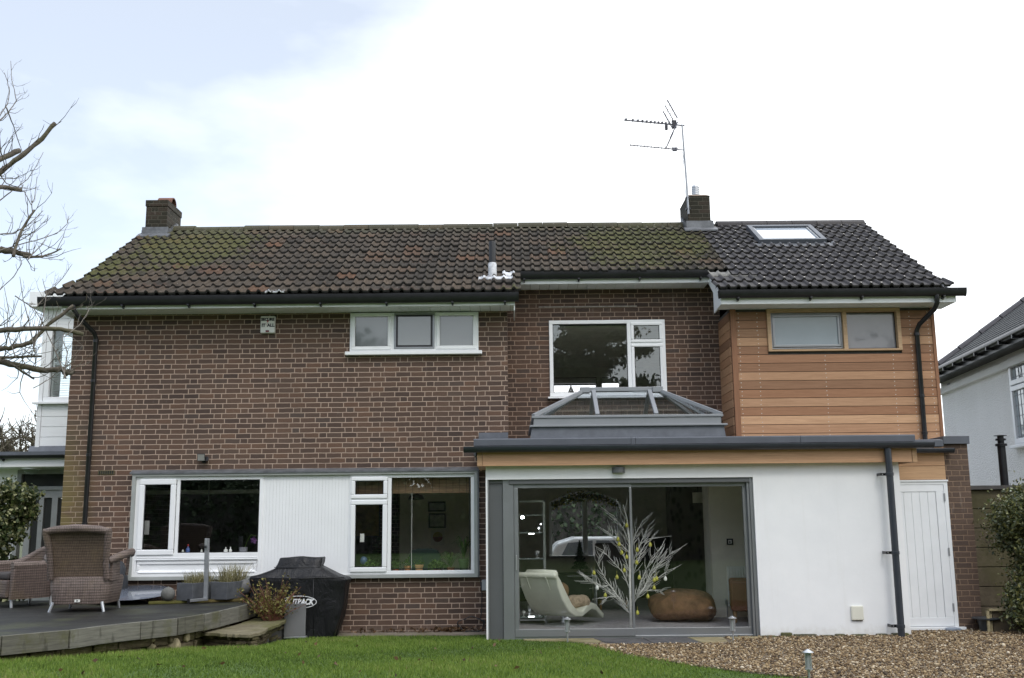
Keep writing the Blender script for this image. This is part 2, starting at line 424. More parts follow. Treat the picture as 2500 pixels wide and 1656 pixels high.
def leaves(name, pts, size, mat, parent=None, seed=1, aspect=0.55, droop=0.0, rnd=None, nrm=None):
    """leaf-shaped folded quads at pts"""
    g = np.random.default_rng(seed); n = len(pts)
    d = g.normal(size=(n, 3)); d[:, 2] -= droop; d /= np.linalg.norm(d, axis=1, keepdims=True)
    e = g.normal(size=(n, 3)); e -= d * (e * d).sum(1, keepdims=True); e /= np.linalg.norm(e, axis=1, keepdims=True)
    f = np.cross(d, e)
    s = (size * g.uniform(0.6, 1.35, size=(n, 1)))
    a = pts - d * s * 0.5; c = pts + d * s * 0.5
    b = pts + e * s * aspect * 0.5 + f * s * 0.12; dd = pts - e * s * aspect * 0.5 + f * s * 0.12
    v = np.stack([a, b, c, dd], 1).reshape(-1, 3)
    fa = np.arange(4 * n).reshape(n, 4)
    return npmesh(name, v, fa, mat, parent, g.uniform(size=n) if rnd is None else rnd)
def clumps(n, centre, rad, k, seed, cr=0.3, shell=0.55):
    """n points gathered in k clumps that fill an ellipsoid unevenly"""
    g = np.random.default_rng(seed)
    d = g.normal(size=(k, 3)); d /= np.linalg.norm(d, axis=1, keepdims=True)
    cc = d * (shell + (1 - shell) * g.uniform(size=(k, 1))) * np.array(rad)
    w = g.uniform(0.4, 1.0, size=k); idx = g.choice(k, n, p=w / w.sum())
    q = g.normal(size=(n, 3)) * cr * g.uniform(0.5, 1.2, size=k)[idx][:, None]
    return np.array(centre) + cc[idx] + q
def text(name, body, loc, size, mat, parent, bold=0.0, shear=0.0, sx=1.0, align='CENTER'):
    cu = bpy.data.curves.new(name, 'FONT'); cu.body = body; cu.size = size; cu.extrude = 0.001
    cu.align_x = align; cu.align_y = 'CENTER'; cu.offset = bold; cu.shear = shear
    cu.materials.append(mat)
    o = bpy.data.objects.new(name, cu); COL.objects.link(o)
    bpy.context.view_layer.update()
    me = bpy.data.meshes.new_from_object(o.evaluated_get(bpy.context.evaluated_depsgraph_get()))
    bpy.data.objects.remove(o)
    me.transform(Matrix.Translation(loc) @ Matrix.Rotation(R(90), 4, 'X') @ Matrix.Diagonal((sx, 1, 1, 1)))
    o = bpy.data.objects.new(name, me); COL.objects.link(o)
    return own(o, parent)
def bar(p, q, w, h):
    """a rectangular bar from p to q: returns 8 verts for MB.add"""
    p = Vector(p); q = Vector(q); d = (q - p).normalized(); a = d.cross(Vector((0, 0, 1))).normalized() * w / 2; b = a.cross(d).normalized() * h / 2
    return [p - a - b, p + a - b, p + a + b, p - a + b, q - a - b, q + a - b, q + a + b, q - a + b]
BARF = [(0, 3, 2, 1), (4, 5, 6, 7), (0, 1, 5, 4), (1, 2, 6, 5), (2, 3, 7, 6), (3, 0, 4, 7)]
# ---------------------------------------------------------------- materials
BR = [(0.074, 0.052, 0.044), (0.090, 0.061, 0.049), (0.108, 0.071, 0.055), (0.124, 0.080, 0.060), (0.098, 0.068, 0.055), (0.140, 0.085, 0.060), (0.116, 0.078, 0.060), (0.084, 0.064, 0.056)]
M = {}
M['brick'] = brick_mat('brown_brick', BR, (0.46, 0.345, 0.27), algae=True)
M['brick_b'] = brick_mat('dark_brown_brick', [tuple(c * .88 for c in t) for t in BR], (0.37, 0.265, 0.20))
M['brick_pier'] = brick_mat('pier_brick', [(0.095, 0.068, 0.055), (0.11, 0.077, 0.060), (0.125, 0.087, 0.066)], (0.24, 0.165, 0.115))
M['brick_chim'] = brick_mat('chimney_brick', [(0.022, 0.021, 0.014), (0.030, 0.027, 0.018), (0.044, 0.033, 0.024)], (0.075, 0.068, 0.05))
M['tile_old'] = tile_mat('weathered_roof_tile', True)
M['tile_new'] = tile_mat('new_roof_tile', False)
M['white'] = plain('white_plastic', (0.82, 0.83, 0.84), 0.35, vary=0.03, scale=2)
M['soffit'] = plain('soffit_plastic', (0.85, 0.85, 0.86), 0.4, vary=0.04, scale=3)
rn_ = NT('white_render'); o_ = rn_.obj(); s_ = rn_.n('SeparateXYZ', {0: o_})
c_ = rn_.ramp(rn_.noise(o_, 1.3, 6, .65), [(.25, (.755, .765, .775)), (.75, (.83, .835, .84))])
st = rn_.math('MULTIPLY', rn_.ss(rn_.noise(rn_.scaled(o_, (9, 9, .5)), 1.0, 5, .7), .52, .75), .10)
c_ = rn_.mix(st, c_, (.55, .54, .48))
sp_ = rn_.ss(rn_.math('ADD', s_.outputs['Z'], rn_.math('MULTIPLY', rn_.noise(o_, 14, 5, .75), .30)), .36, .12)
c_ = rn_.mix(rn_.math('MULTIPLY', sp_, .38), c_, (.40, .34, .24))
M['render'] = rn_.pbr(c_, .88, 0, rn_.bump(rn_.math('ADD', rn_.noise(o_, 160, 3), rn_.math('MULTIPLY', rn_.noise(o_, 7, 4), 1.5)), .3, .004), .3)
M['door_white'] = plain('white_door_paint', (0.74, 0.76, 0.78), 0.4, vary=0.04, scale=3)
M['black'] = plain('black_plastic', (0.012, 0.012, 0.014), 0.35, vary=0.3, scale=4)
M['anth'] = plain('anthracite_trim', (0.085, 0.093, 0.11), 0.5, vary=0.12, scale=3)
M['gutter'] = plain('anthracite_gutter', (0.03, 0.035, 0.045), 0.38, vary=0.15, scale=5)
M['membrane'] = plain('roof_membrane', (0.11, 0.12, 0.14), 0.5, vary=0.2, scale=5, bump=0.4, bscale=9)
M['alu'] = plain('grey_aluminium', (0.27, 0.28, 0.29), 0.33, metal=0.55, vary=0.05, scale=2)
M['alu_d'] = plain('dark_aluminium', (0.12, 0.125, 0.13), 0.4, metal=0.25, vary=0.05, scale=2)
M['lantern'] = plain('lantern_grey', (0.235, 0.245, 0.26), 0.4, vary=0.05, scale=3)
M['surround'] = plain('grey_painted_wood', (0.33, 0.345, 0.33), 0.5, vary=0.1, scale=4, bump=0.1)
M['lead'] = plain('lead', (0.135, 0.14, 0.15), 0.5, metal=0.3, vary=0.35, scale=7, bump=0.4, bscale=25)
M['silver'] = plain('silver_paint', (0.50, 0.51, 0.53), 0.5, metal=0.2, vary=0.4, scale=12, bump=0.4, bscale=40)
M['steel'] = plain('brushed_steel', (0.52, 0.53, 0.55), 0.34, metal=0.75, vary=0.08, scale=10)
M['galv'] = plain('galvanised_steel', (0.33, 0.34, 0.36), 0.4, metal=0.6, vary=0.15, scale=10)
M['cedar'] = wood_mat('cedar_board', [(0.21, 0.112, 0.066), (0.47, 0.285, 0.17), (0.31, 0.158, 0.087), (0.56, 0.345, 0.205), (0.25, 0.135, 0.078), (0.42, 0.225, 0.13)])
M['cedar_d'] = wood_mat('cedar_trim', [(0.25, 0.125, 0.07), (0.29, 0.15, 0.085)], grain=(22, 9, 1.0))
M['larch'] = wood_mat('pale_cedar_fascia', [(0.46, 0.285, 0.165), (0.52, 0.32, 0.195), (0.46, 0.30, 0.175)])
M['winwood'] = wood_mat('pale_window_timber', [(0.45, 0.31, 0.19), (0.5, 0.35, 0.22)])
M['glass'] = glass_mat('window_glass', 0.13, tint=(0.98, 0.99, 0.985))
M['glass_door'] = glass_mat('door_glass', 0.055, tint=(0.98, 0.99, 0.985))
M['glass_roof'] = glass_mat('lantern_glass', 0.15, tint=(0.84, 0.87, 0.89))
M['glass_sky'] = glass_mat('skylight_glass', 0.62, tint=(0.6, 0.65, 0.7))
M['glass_clear'] = glass_mat('clear_glass', 0.06)
def frosted(name, col, spec):
    n = NT(name); o = n.obj()
    c = n.mix(n.noise(o, 1.6, 4), tuple(q * .82 for q in col), tuple(q * 1.12 for q in col))
    return n.pbr(c, 0.05, 0, None, spec, Coat_Weight=0.5, Coat_Roughness=0.02)
M['frost'] = frosted('obscured_glass', (0.15, 0.165, 0.167), 1.0)
M['frost_b'] = frosted('frosted_blue_glass', (0.235, 0.285, 0.315), 0.45)
M['frost_g'] = frosted('frosted_grey_glass', (0.225, 0.225, 0.24), 0.45)
M['plaster'] = plain('cream_plaster', (0.74, 0.71, 0.60), 0.9, vary=0.05)
M['plaster_w'] = plain('white_plaster', (0.74, 0.74, 0.70), 0.9, vary=0.04)
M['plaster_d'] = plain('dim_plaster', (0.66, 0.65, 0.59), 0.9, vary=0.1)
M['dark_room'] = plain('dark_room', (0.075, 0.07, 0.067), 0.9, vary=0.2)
M['screw'] = plain('screw_head', (0.55, 0.51, 0.45), 0.45, metal=0.3)

# ---------------------------------------------------------------- the house
house = thing('house', 'brown brick house with old and new tiled roof, cedar cladding and white rendered extension', 'house', (0, 0, 0))
H = house
# brick walls
w = MB()
w.wall('y', 0, 0.28, -6.63, -0.07, -0.5, 4.72, [(-2.44, -0.505, 4.11, 4.72), (-5.55, -0.555, 0.83, 2.30)])
w.wall('x', -6.63, -6.35, 0.28, 5.6, -0.5, 4.72)
w.wall('x', -0.35, -0.07, 0.28, 0.83, 2.45, 5.2)
w.prism([(0, 4.72), (5.6, 4.72), (2.8, 6.74)], 'x', -6.63, -6.4)
w.build('brick_wall', M['brick'], H)
w = MB()
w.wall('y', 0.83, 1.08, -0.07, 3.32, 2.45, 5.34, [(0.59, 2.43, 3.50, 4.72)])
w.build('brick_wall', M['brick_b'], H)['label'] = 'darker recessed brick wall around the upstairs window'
w = MB(); w.wall('x', 6.1, 6.36, 0.25, 5.6, -0.3, 4.72)
w.prism([(0.1, 4.72), (5.6, 4.72), (2.8, 6.74)], 'x', 6.1, 6.34)
w.build('brick_wall', M['brick'], H)
w = MB(); w.wall('y', 5.6, 5.85, -6.63, 6.36, -0.5, 4.72, [(0.70, 2.13, 0.87, 2.16), (0.845, 1.722, 4.125, 4.458), (1.83, 2.2, 4.2, 4.458)])
w.build('brick_wall', M['brick'], H)
b = MB(); b.box(0.43, 2.0, 0.81, 0.832, 4.93, 4.948); b.build('mortar_line', plain('pale_mortar', (0.3, 0.26, 0.23), 0.9, vary=0.4, scale=20), H)
b = MB(); b.box(-6.12, -5.88, -0.012, 0.02, 2.315, 2.375)
b.m = 1
for i in range(7): b.box(-6.105 + i * .032, -6.085 + i * .032, -0.014, 0.0, 2.323, 2.367)
b.build('air_brick', [plain('air_brick_clay', (0.10, 0.085, 0.04), 0.8), M['black']], H)

# cedar cladding of the raised wing
cl = MB(); zs = [2.56 + 0.1315 * i for i in range(17)]
rng = random.Random(4)
for i in range(16):
    z0, z1 = zs[i], min(zs[i + 1] - 0.008, 4.70)
    if z0 > 4.69: break
    cl.r = rng.random()
    segs = [(3.385, 6.325)] if z0 < 4.03 - .06 else [(3.385, 3.843), (5.852, 6.325)]
    for a, c in segs:
        if z1 > 4.04 and z0 < 4.045 and len(segs) == 1: pass
        cl.box(a, c, -0.022, 0.0, z0, z1)
    cl.r = rng.random() * .5
    cl.box(3.285, 3.305, 0.02, 0.83, z0, z1)
    cl.m = 1
    for x in (3.42, 3.70, 4.69, 5.71, 6.00, 6.27):
        if len(segs) == 2 and 3.83 < x < 5.87: continue
        for dz in (0.032, 0.098):
            if z0 + dz < z1: xj = x + rng.uniform(-.006, .006); cl.box(xj - .006, xj + .006, -0.0245, -0.02, z0 + dz - .006, z0 + dz + .006)
    cl.m = 0
cl.r = 0.3
cl.build('cedar_cladding', [M['cedar'], M['screw']], H)
for xa, xb in ((3.30, 3.382), (6.325, 6.375)): b = MB(); b.box(xa, xb, -0.035, 0.02, 2.56, 4.70); b.build('corner_board', M['cedar_d'], H, bevel=0.004)
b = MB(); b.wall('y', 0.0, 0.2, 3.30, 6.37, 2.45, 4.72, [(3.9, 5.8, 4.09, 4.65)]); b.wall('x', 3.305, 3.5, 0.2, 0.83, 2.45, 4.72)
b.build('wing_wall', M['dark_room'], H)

# ---- roof tiles: each tile has a pan and a roll, laid in lapped rows
SL = 0.588; TH = math.atan(SL); CT, ST = math.cos(TH), math.sin(TH)
M['tile_edge'] = plain('shaded_tile_edge', (0.018, 0.017, 0.015), .9, vary=.5, scale=9)  # shadow line under each tile course, painted as a dark edge colour
def tiles(name, rows, mat, seed, label=None, skip=(), dots=False):
    g = random.Random(seed); V = []; F = []; RN = []; MI = []
    prof = [0, .04, .08, .12, .16, .20, .24, .28, .32, .36, .40, .44, .48, .6, .8]
    tw = 0.30; gauge = 0.31
    for k, x0, x1 in rows:
        s0 = k * gauge; s1 = min((k + 1) * gauge + 0.06, 3.83)
        if s1 <= s0: continue
        c = math.floor(x0 / tw)
        while c * tw < x1:
            a, b_ = max(c * tw, x0), min((c + 1) * tw, x1)
            c += 1
            if b_ - a < 0.02: continue
            if any(q[0] < (a + b_) / 2 < q[1] and q[2] < s0 + .1 < q[3] for q in skip): continue
            rn = g.random(); js = g.uniform(-.012, .012) if not dots else g.uniform(-.004, .004); jh = g.uniform(-.002, .005); jr = g.uniform(-.006, .006) if not dots else 0
            xs = sorted({a, b_, *[(c - 1) * tw + (t + r_) * tw / 2 for r_ in (0, 1) for t in prof if a < (c - 1) * tw + (t + r_) * tw / 2 < b_]})
            base = len(V)
            P = lambda x, s_, hh: (x, -0.5 + s_ * CT - hh * ST, 4.905 + s_ * ST + hh * CT)
            hp = lambda t: 0.036 * max(0.0, math.sin(math.pi * t / 0.46)) ** .9 if t < 0.46 else 0.0
            for x in xs:
                t = ((x / tw * 2) % 1.0 + 1) % 1.0
                h = hp(t); hh = h + jr * (x - a) / tw
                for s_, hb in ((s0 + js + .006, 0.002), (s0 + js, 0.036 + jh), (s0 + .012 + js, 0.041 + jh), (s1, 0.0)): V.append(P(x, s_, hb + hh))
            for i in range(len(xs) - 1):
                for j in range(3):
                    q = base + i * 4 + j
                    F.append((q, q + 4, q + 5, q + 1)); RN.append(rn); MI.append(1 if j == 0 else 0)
            if dots:
                for r_ in (0, 1):
                    xc = (c - 1) * tw + (r_ + .24) * tw / 2
                    if g.random() < .4 and a < xc < b_:
                        q = len(V); w_ = g.uniform(.007, .013)
                        for dx, ds in ((-w_, .004), (w_, .004), (w_, .026), (-w_, .026)): V.append(P(xc + dx, s0 + js + ds, 0.079 + jh))
                        F.append((q, q + 1, q + 2, q + 3)); RN.append(rn); MI.append(2)
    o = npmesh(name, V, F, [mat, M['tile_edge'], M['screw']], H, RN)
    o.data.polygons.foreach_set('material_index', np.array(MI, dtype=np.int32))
    if label: o['label'] = label
    return o
NR = 12
rowsA = []
for k in range(13):
    y0 = -0.5 + k * 0.31 * CT
    xr = 0.14 if y0 < 0.30 else 3.35
    rowsA.append((k, -6.86 if k == 0 else (-6.72 if k == 1 else -6.65), xr))
rt = tiles('roof', rowsA, M['tile_old'], 3, 'weathered mossy brown tiled slope')
rowsC = []
for k in range(13):
    y0 = -0.5 + k * 0.31 * CT
    rowsC.append((k, 2.99 if y0 < 0.02 else 3.35, 6.50 if k == 0 else 6.43))
rc = tiles('roof', rowsC, M['tile_new'], 5, 'new dark grey tiled slope', skip=[(4.21, 5.31, 2.38, 3.36)], dots=True)
rb = MB()
def deck(x0, x1, yf):
    zf = 4.885 + SL * (yf + .5)
    rb.prism([(yf, zf), (2.8, 4.885 + SL * 3.3), (6.1, 4.86), (6.1, 4.78), (2.8, 6.72), (yf, zf - .05)], 'x', x0, x1)
deck(-6.62, 0.10, -0.44); deck(0.10, 3.2, 0.41); deck(3.2, 6.38, -0.44)
rb.build('roof_deck', M['dark_room'], H)
rd = MB(); rd2 = MB(); x = -6.62; rng = random.Random(2)
while x < 6.38:
    e = min(x + 0.45, 6.40); old = x < 3.2
    dz = rng.uniform(-.012, .012) if old else 0
    pr = [(2.8 + .17 * math.cos(t), 6.785 + dz + .125 * math.sin(t)) for t in [math.pi * i / 8 for i in range(9)]]
    if not (-6.56 < x < -6.4 or 3.1 < x < 3.5): (rd if old else rd2).prism(pr, 'x', x, e - .008)
    x = e
rd.build('ridge_tiles', M['tile_old'], H); rd2.build('ridge_tiles', M['tile_new'], H)

# ---- eaves
def gutter(name, x0, x1, y, z, r, mat, parent=H, brackets=(), deep=1.0):
    """trough with its rim at height z, half width r and depth r * deep"""
    g = MB()
    prof = [(y + r * math.cos(t), z + r * deep * math.sin(t)) for t in [math.pi + math.pi * i / 10 for i in range(11)]]
    inn = [(y + (r - .006) * math.cos(t), z + (r - .006) * deep * math.sin(t) + .004) for t in [2 * math.pi - math.pi * i / 10 for i in range(11)]]
    g.prism(prof + inn, 'x', x0, x1)
    for xe in (x0, x1): g.prism([(y + (r + .004) * math.cos(t), z + .002 + (r + .004) * deep * math.sin(t)) for t in [math.pi + math.pi * i / 10 for i in range(11)]], 'x', xe - .004, xe + .006)
    zb = z - r * deep
    for xb in brackets:
        g.box(xb - .015, xb + .015, y - r * .7, y + r, zb - .012, zb + .01); g.box(xb - .012, xb + .012, y + .01, y + r + .01, zb - .035, zb + .01)
    return g.build(name, mat, parent, smooth='auto')
gutter('gutter', -6.95, 0.10, -0.475, 4.885, 0.060, M['black'], H, [-5.72 + i * 0.97 for i in range(6)] + [-.1], 2.2)
gutter('gutter', 0.03, 3.07, 0.355, 5.405, 0.055, M['black'], H, [0.2, 1.05, 2.0, 2.95], 2.2)
gutter('gutter', 3.05, 6.67, -0.475, 4.888, 0.058, M['black'], H, [3.33, 4.4, 5.15, 6.35], 2.0)
f = MB()
f.box(-6.62, 0.047, -0.42, -0.40, 4.715, 4.86); f.box(0.03, 0.047, -0.40, 0.40, 4.64, 4.88); f.box(-6.64, -6.62, -0.42, 0.0, 4.66, 4.86)
f.box(0.10, 3.085, 0.41, 0.43, 5.222, 5.375)
f.box(3.085, 6.556, -0.42, -0.40, 4.695, 4.86)
f.prism([(-.398, 4.697), (-.398, 4.87), (.44, 5.37), (.44, 5.20), (.12, 4.99), (.12, 4.67)], 'x', 3.085, 3.105)
f.prism([(-.398, 4.697), (-.398, 4.86), (2.78, 6.72), (2.78, 6.60), (.12, 4.70)], 'x', 6.536, 6.556)
f.build('fascia', M['white'], H, bevel=0.003)
for (x0, x1, y0, y1, z) in ((-6.62, 0.03, -0.40, 0.0, 4.715), (0.0, 3.085, 0.43, 0.83, 5.226), (3.105, 6.536, -0.40, 0.0, 4.70)):
    f = MB(); x = x0
    while x < x1: f.box(x, min(x + .145, x1), y0, y1, z, z + .012); x += .15
    if x0 > 3: f.box(6.36, 6.536, 0.0, 0.12, 4.70, 4.712)
    f.build('soffit', M['soffit'], H)

# ---- downpipes
def pipe(pts, r, mat, clips=(), clip_x=None):
    p = MB(); p.tube(pts, r, 12)
    for z in clips: p.lathe([(r, z - .022), (r + .007, z - .02), (r + .007, z + .02), (r, z + .022)], (pts[-1][0], pts[-1][1], 0), 14)
    o = p.build('downpipe', mat, H, smooth='auto')
    return o
pipe([(-6.434, -.475, 4.80), (-6.434, -.475, 4.70), (-6.40, -.40, 4.62), (-6.26, -.12, 4.42), (-6.243, -.075, 4.34), (-6.243, -.075, 0.4)], 0.034, M['black'], (4.30, 3.7, 2.6, 1.6))
pipe([(6.25, -.475, 4.80), (6.25, -.475, 4.68), (6.235, -.40, 4.60), (6.10, -.13, 4.42), (6.075, -.075, 4.33), (6.072, -.075, 2.69)], 0.036, M['black'], (4.28, 3.35, 2.8))
d = pipe([(5.032, -1.385, 2.53), (5.032, -1.385, 2.42), (5.034, -1.385, 2.34), (5.034, -1.385, 0.03)], 0.046, M['gutter'], (2.15, 1.12, 0.18))
for z in (2.15, 1.12, 0.18):
    b = MB(); b.box(4.925, 5.0, -1.345, -1.33, z - .018, z + .018); b.box(4.925, 4.94, -1.33, -1.19, z - .018, z + .018); b.m = 1; b.box(4.945, 4.957, -1.349, -1.345, z - .007, z + .007)
    own(b.build('pipe_bracket', [M['black'], M['steel']]), d)

# ---- chimneys, vent pipe, lead
def chimney(x0, x1, y0, y1, zt, label, corbel):
    c = MB(); c.wall('y', y0, y1, x0, x1, 6.35, zt); c.quad((x0, y0, zt), (x1, y0, zt), (x1, y1, zt), (x0, y1, zt))
    if corbel: c.box(x0 - .012, x1 + .012, y0 - .012, y1 + .012, zt - .11, zt)
    o = c.build('chimney', M['brick_chim'], H); o['label'] = label
    return o
ch = chimney(-6.53, -6.15, 2.45, 3.2, 7.31, 'mossy brick chimney at the gable end', True)
h = MB()
pr = [(2.82 + .14 * math.cos(t), 7.34 + .125 * math.sin(t)) for t in [math.pi * i / 10 for i in range(11)]] + [(2.82 + .12 * math.cos(t), 7.34 + .105 * math.sin(t)) for t in [math.pi - math.pi * i / 10 for i in range(11)]]
h.prism(pr, 'x', -6.42, -6.16); own(h.build('ridge_cap', plain('red_clay', (0.15, 0.07, 0.045), 0.8, vary=.3)), ch)
ch2 = chimney(3.16, 3.56, 2.40, 3.2, 7.27, 'brick chimney in the middle of the ridge', False)
h = MB(); h.loft([[(3.15, 2.39, 7.27), (3.57, 2.39, 7.27), (3.57, 3.21, 7.27), (3.15, 3.21, 7.27)], [(3.22, 2.5, 7.33), (3.5, 2.5, 7.33), (3.5, 3.1, 7.33), (3.22, 3.1, 7.33)]])
own(h.build('mortar_cap', plain('flaunching', (0.16, 0.12, 0.09), 0.9, vary=.2)), ch2)
h = MB(); pf = [(.062, 7.32)]
for i in range(5): pf += [(.062, 7.38 + i * .035), (.07, 7.385 + i * .035), (.07, 7.40 + i * .035), (.062, 7.405 + i * .035)]
h.lathe(pf + [(.058, 7.565), (.01, 7.57)], (3.372, 2.72, 0), 20); own(h.build('flue', M['steel'], None, smooth='auto'), ch2)
for x0, x1, chm, yb in ((-6.57, -6.11, ch, 2.42), (3.12, 3.60, ch2, 2.37)):
    l = MB(); l.box(x0, x1, yb - .015, yb + .02, 6.58, 6.80)
    l.prism([(yb - .015, 6.68), (yb - .015, 6.64), (yb - .14, 6.575), (yb - .145, 6.60)], 'x', x0 - .05, x1 + .05)
    for i in range(5):
        zb = 6.58 + i * .06; yy = yb + i * .10; sx = x1 if chm is ch2 or True else x0
        l.box(x1 - .02, x1 + .012, yy, yy + .11, zb, zb + .17); l.box(x0 - .012, x0 + .02, yy, yy + .11, zb, zb + .17)
    own(l.build('lead_flashing', M['lead']), chm)
vp = MB(); vp.lathe([(.054, 5.42), (.054, 5.80), (.05, 5.83), (.04, 5.83), (.04, 5.75)], (-.29, 0.10, 0), 16)
o = vp.build('vent_pipe', M['black'], H, smooth='auto')
vp = MB(); vp.lathe([(.066, 5.20), (.066, 5.47), (.058, 5.49)], (-.29, 0.10, 0), 16); own(vp.build('pipe_sleeve', M['silver'], None, smooth='auto'), o)
def patch(name, x0, x1, s0, s1, mat, lift=.05, seed=0, jag=.03):
    g = random.Random(seed); V = []; F = []; nx = int((x1 - x0) / .02) + 2
    for i in range(nx):
        x = x0 + (x1 - x0) * i / (nx - 1); t = ((x / .15) % 1.0 + 1) % 1.0
        h = (0.017 * (1 - math.cos(2 * math.pi * t / .48)) if t < .48 else 0) + lift - .012
        ja, jb = g.uniform(-jag, jag), g.uniform(-jag, jag)
        for s_, hh in ((s0 + ja, h - .02), (s0 + ja, h), ((s0 + s1) / 2, h), (s1 + jb, h), (s1 + jb, h - .02)):
            V.append((x, -0.5 + s_ * CT - hh * ST, 4.905 + s_ * ST + hh * CT))
    for i in range(nx - 1):
        for j in range(4): q = i * 5 + j; F.append((q, q + 5, q + 6, q + 1))
    o = npmesh(name, V, F, mat, None); return own(o, rt if mat is not M['lead'] else rc)
patch('flashing_patch', -.50, .02, .53, .66, M['silver'], seed=1); patch('flashing_patch', -.14, .05, .68, .86, M['silver'], seed=2)
patch('flashing_patch', -3.62, -3.34, -.01, .05, M['silver'], seed=3, jag=.012)
patch('lead_flashing', 4.08, 5.44, 2.22, 2.42, M['lead'], seed=4, lift=.045)
patch('lead_flashing', 3.03, 3.75, .60, .80, plain('mossy_mortar', (.17, .165, .15), .9, vary=.4, scale=14), seed=6, lift=.03)

# ---- roof window
def onroof(x, s_, h): return (x, -0.5 + s_ * CT - h * ST, 4.905 + s_ * ST + h * CT)
def slab(mb, x0, x1, s0, s1, h0, h1):
    mb.loft([[onroof(x0, s0, h0), onroof(x1, s0, h0), onroof(x1, s1, h0), onroof(x0, s1, h0)], [onroof(x0, s0, h1), onroof(x1, s0, h1), onroof(x1, s1, h1), onroof(x0, s1, h1)]])
rw = MB()
for a in ((4.19, 5.33, 2.40, 2.47), (4.19, 5.33, 3.32, 3.40), (4.19, 4.27, 2.47, 3.32), (5.25, 5.33, 2.47, 3.32)): slab(rw, *a, 0.0, .105)
sky_w = rw.build('skylight', M['anth'], H, bevel=.006); sky_w['label'] = 'roof window in the new tiled slope'
rw = MB(); slab(rw, 4.272, 5.248, 2.472, 3.318, .055, .065); own(rw.build('pane', frosted('skylight_glass_sky', (0.42, 0.47, 0.53), 1.0)), sky_w)
rw = MB()
for a in ((4.272, 4.30, 2.5, 3.318), (5.22, 5.248, 2.5, 3.318)): slab(rw, *a, .066, .085)
slab(rw, 4.272, 5.248, 2.472, 2.50, .066, .085); own(rw.build('sash', M['alu']), sky_w)

# ---------------------------------------------------------------- windows
def upvc(x0, x1, z0, z1, Y, label, fr=0.045, bars=(), sill=None, mat=None):
    """outer frame + vertical/horizontal bars [(x0,x1,z0,z1)]"""
    m = MB(); m.frame(x0, x1, z0, z1, fr, Y - .035, Y + .035)
    for q in bars: m.box(q[0], q[1], Y - .034, Y + .034, q[2], q[3])
    o = m.build('window', mat or M['white'], H, bevel=0.006); o['label'] = label
    if sill:
        s = MB(); s.prism([(Y + .03, sill[3]), (Y - .10, sill[3] - .012), (Y - .10, sill[2]), (Y + .03, sill[2])], 'x', sill[0], sill[1])
        own(s.build('sill', mat or M['white'], None, bevel=0.004), o)
    return o
def pane(win, x0, x1, z0, z1, Y, mat, gasket=True):
    p = MB(); p.quad((x0, Y, z0), (x1, Y, z0), (x1, Y, z1), (x0, Y, z1)); own(p.build('pane', mat), win)
    if gasket:
        g = MB(); g.frame(x0 - .004, x1 + .004, z0 - .004, z1 + .004, .009, Y - .006, Y + .006); own(g.build('gasket', M['black']), win)
def sash(win, x0, x1, z0, z1, Y, t=.05, mat=None):
    m = MB(); m.frame(x0, x1, z0, z1, t, Y - .05, Y - .005); own(m.build('sash', mat or M['white'], None, bevel=.012, seg=3), win)

# three-light bathroom window under the eaves
wa = upvc(-2.44, -0.505, 4.112, 4.70, 0.0, 'three light window of obscured glass under the eaves', .04, [(-1.82, -1.77, 4.15, 4.66), (-1.17, -1.12, 4.15, 4.66)], (-2.50, -0.452, 4.05, 4.112))
sash(wa, -2.415, -1.815, 4.13, 4.695, -.002, .055); sash(wa, -1.14, -0.535, 4.13, 4.695, -.002, .055)
pane(wa, -2.36, -1.868, 4.183, 4.642, -.02, M['frost']); pane(wa, -1.086, -.588, 4.183, 4.642, -.02, M['frost'])
g = MB(); g.frame(-1.775, -1.165, 4.14, 4.69, .03, -.045, -.01); own(g.build('sash', M['alu'], None, bevel=.004), wa)
g = MB(); g.frame(-1.745, -1.195, 4.165, 4.662, .028, -.04, -.03); own(g.build('gasket', M['black']), wa)
pane(wa, -1.718, -1.225, 4.198, 4.634, -.035, M['frost'], False)
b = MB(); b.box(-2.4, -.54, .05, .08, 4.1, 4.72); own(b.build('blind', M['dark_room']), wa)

# recessed upstairs window
wb = upvc(0.59, 2.432, 3.50, 4.715, 0.83, 'clear upstairs window above the glazed roof lantern', .058, [(1.826, 1.886, 3.565, 4.66)], (0.555, 2.47, 3.462, 3.50))
sash(wb, 1.886, 2.388, 4.345, 4.672, .832, .05); sash(wb, 1.886, 2.388, 3.55, 4.325, .832, .05)
m = MB(); m.box(1.886, 2.375, .80, .86, 4.325, 4.345); own(m.build('transom', M['white']), wb)
pane(wb, .652, 1.822, 3.562, 4.652, .83, M['glass']); pane(wb, 1.94, 2.334, 4.398, 4.62, .80, M['glass']); pane(wb, 1.94, 2.334, 3.604, 4.272, .80, M['glass'])

# long kitchen window in a grey surround
ks = MB(); ks.frame(-5.585, -0.525, 0.79, 2.325, 0.05, -0.085, 0.02)
kw = ks.build('window', M['surround'], H, bevel=.004); kw['label'] = 'long kitchen window unit in a grey timber surround'
l = MB(); l.prism([(0.0, 2.375), (-.02, 2.365), (-.10, 2.335), (-.10, 2.31), (-.09, 2.326), (0, 2.33)], 'x', -5.62, -.50); l.box(-.522, -.505, -.09, .0, .79, 2.33); own(l.build('lead_flashing', M['lead']), kw)
m = MB(); m.frame(-5.535, -3.665, 0.84, 2.275, .055, -.045, .02); m.box(-4.935, -4.888, -.044, .02, 1.15, 2.22); m.box(-5.48, -3.72, -.05, .02, 1.06, 1.172)
m.box(-5.48, -3.72, -.062, -.05, 1.075, 1.088); m.box(-5.48, -3.72, -.058, -.05, 1.10, 1.108); m.box(-5.48, -3.72, -.02, .02, .895, 1.06)
own(m.build('window_frame', M['white'], None, bevel=.006), kw)
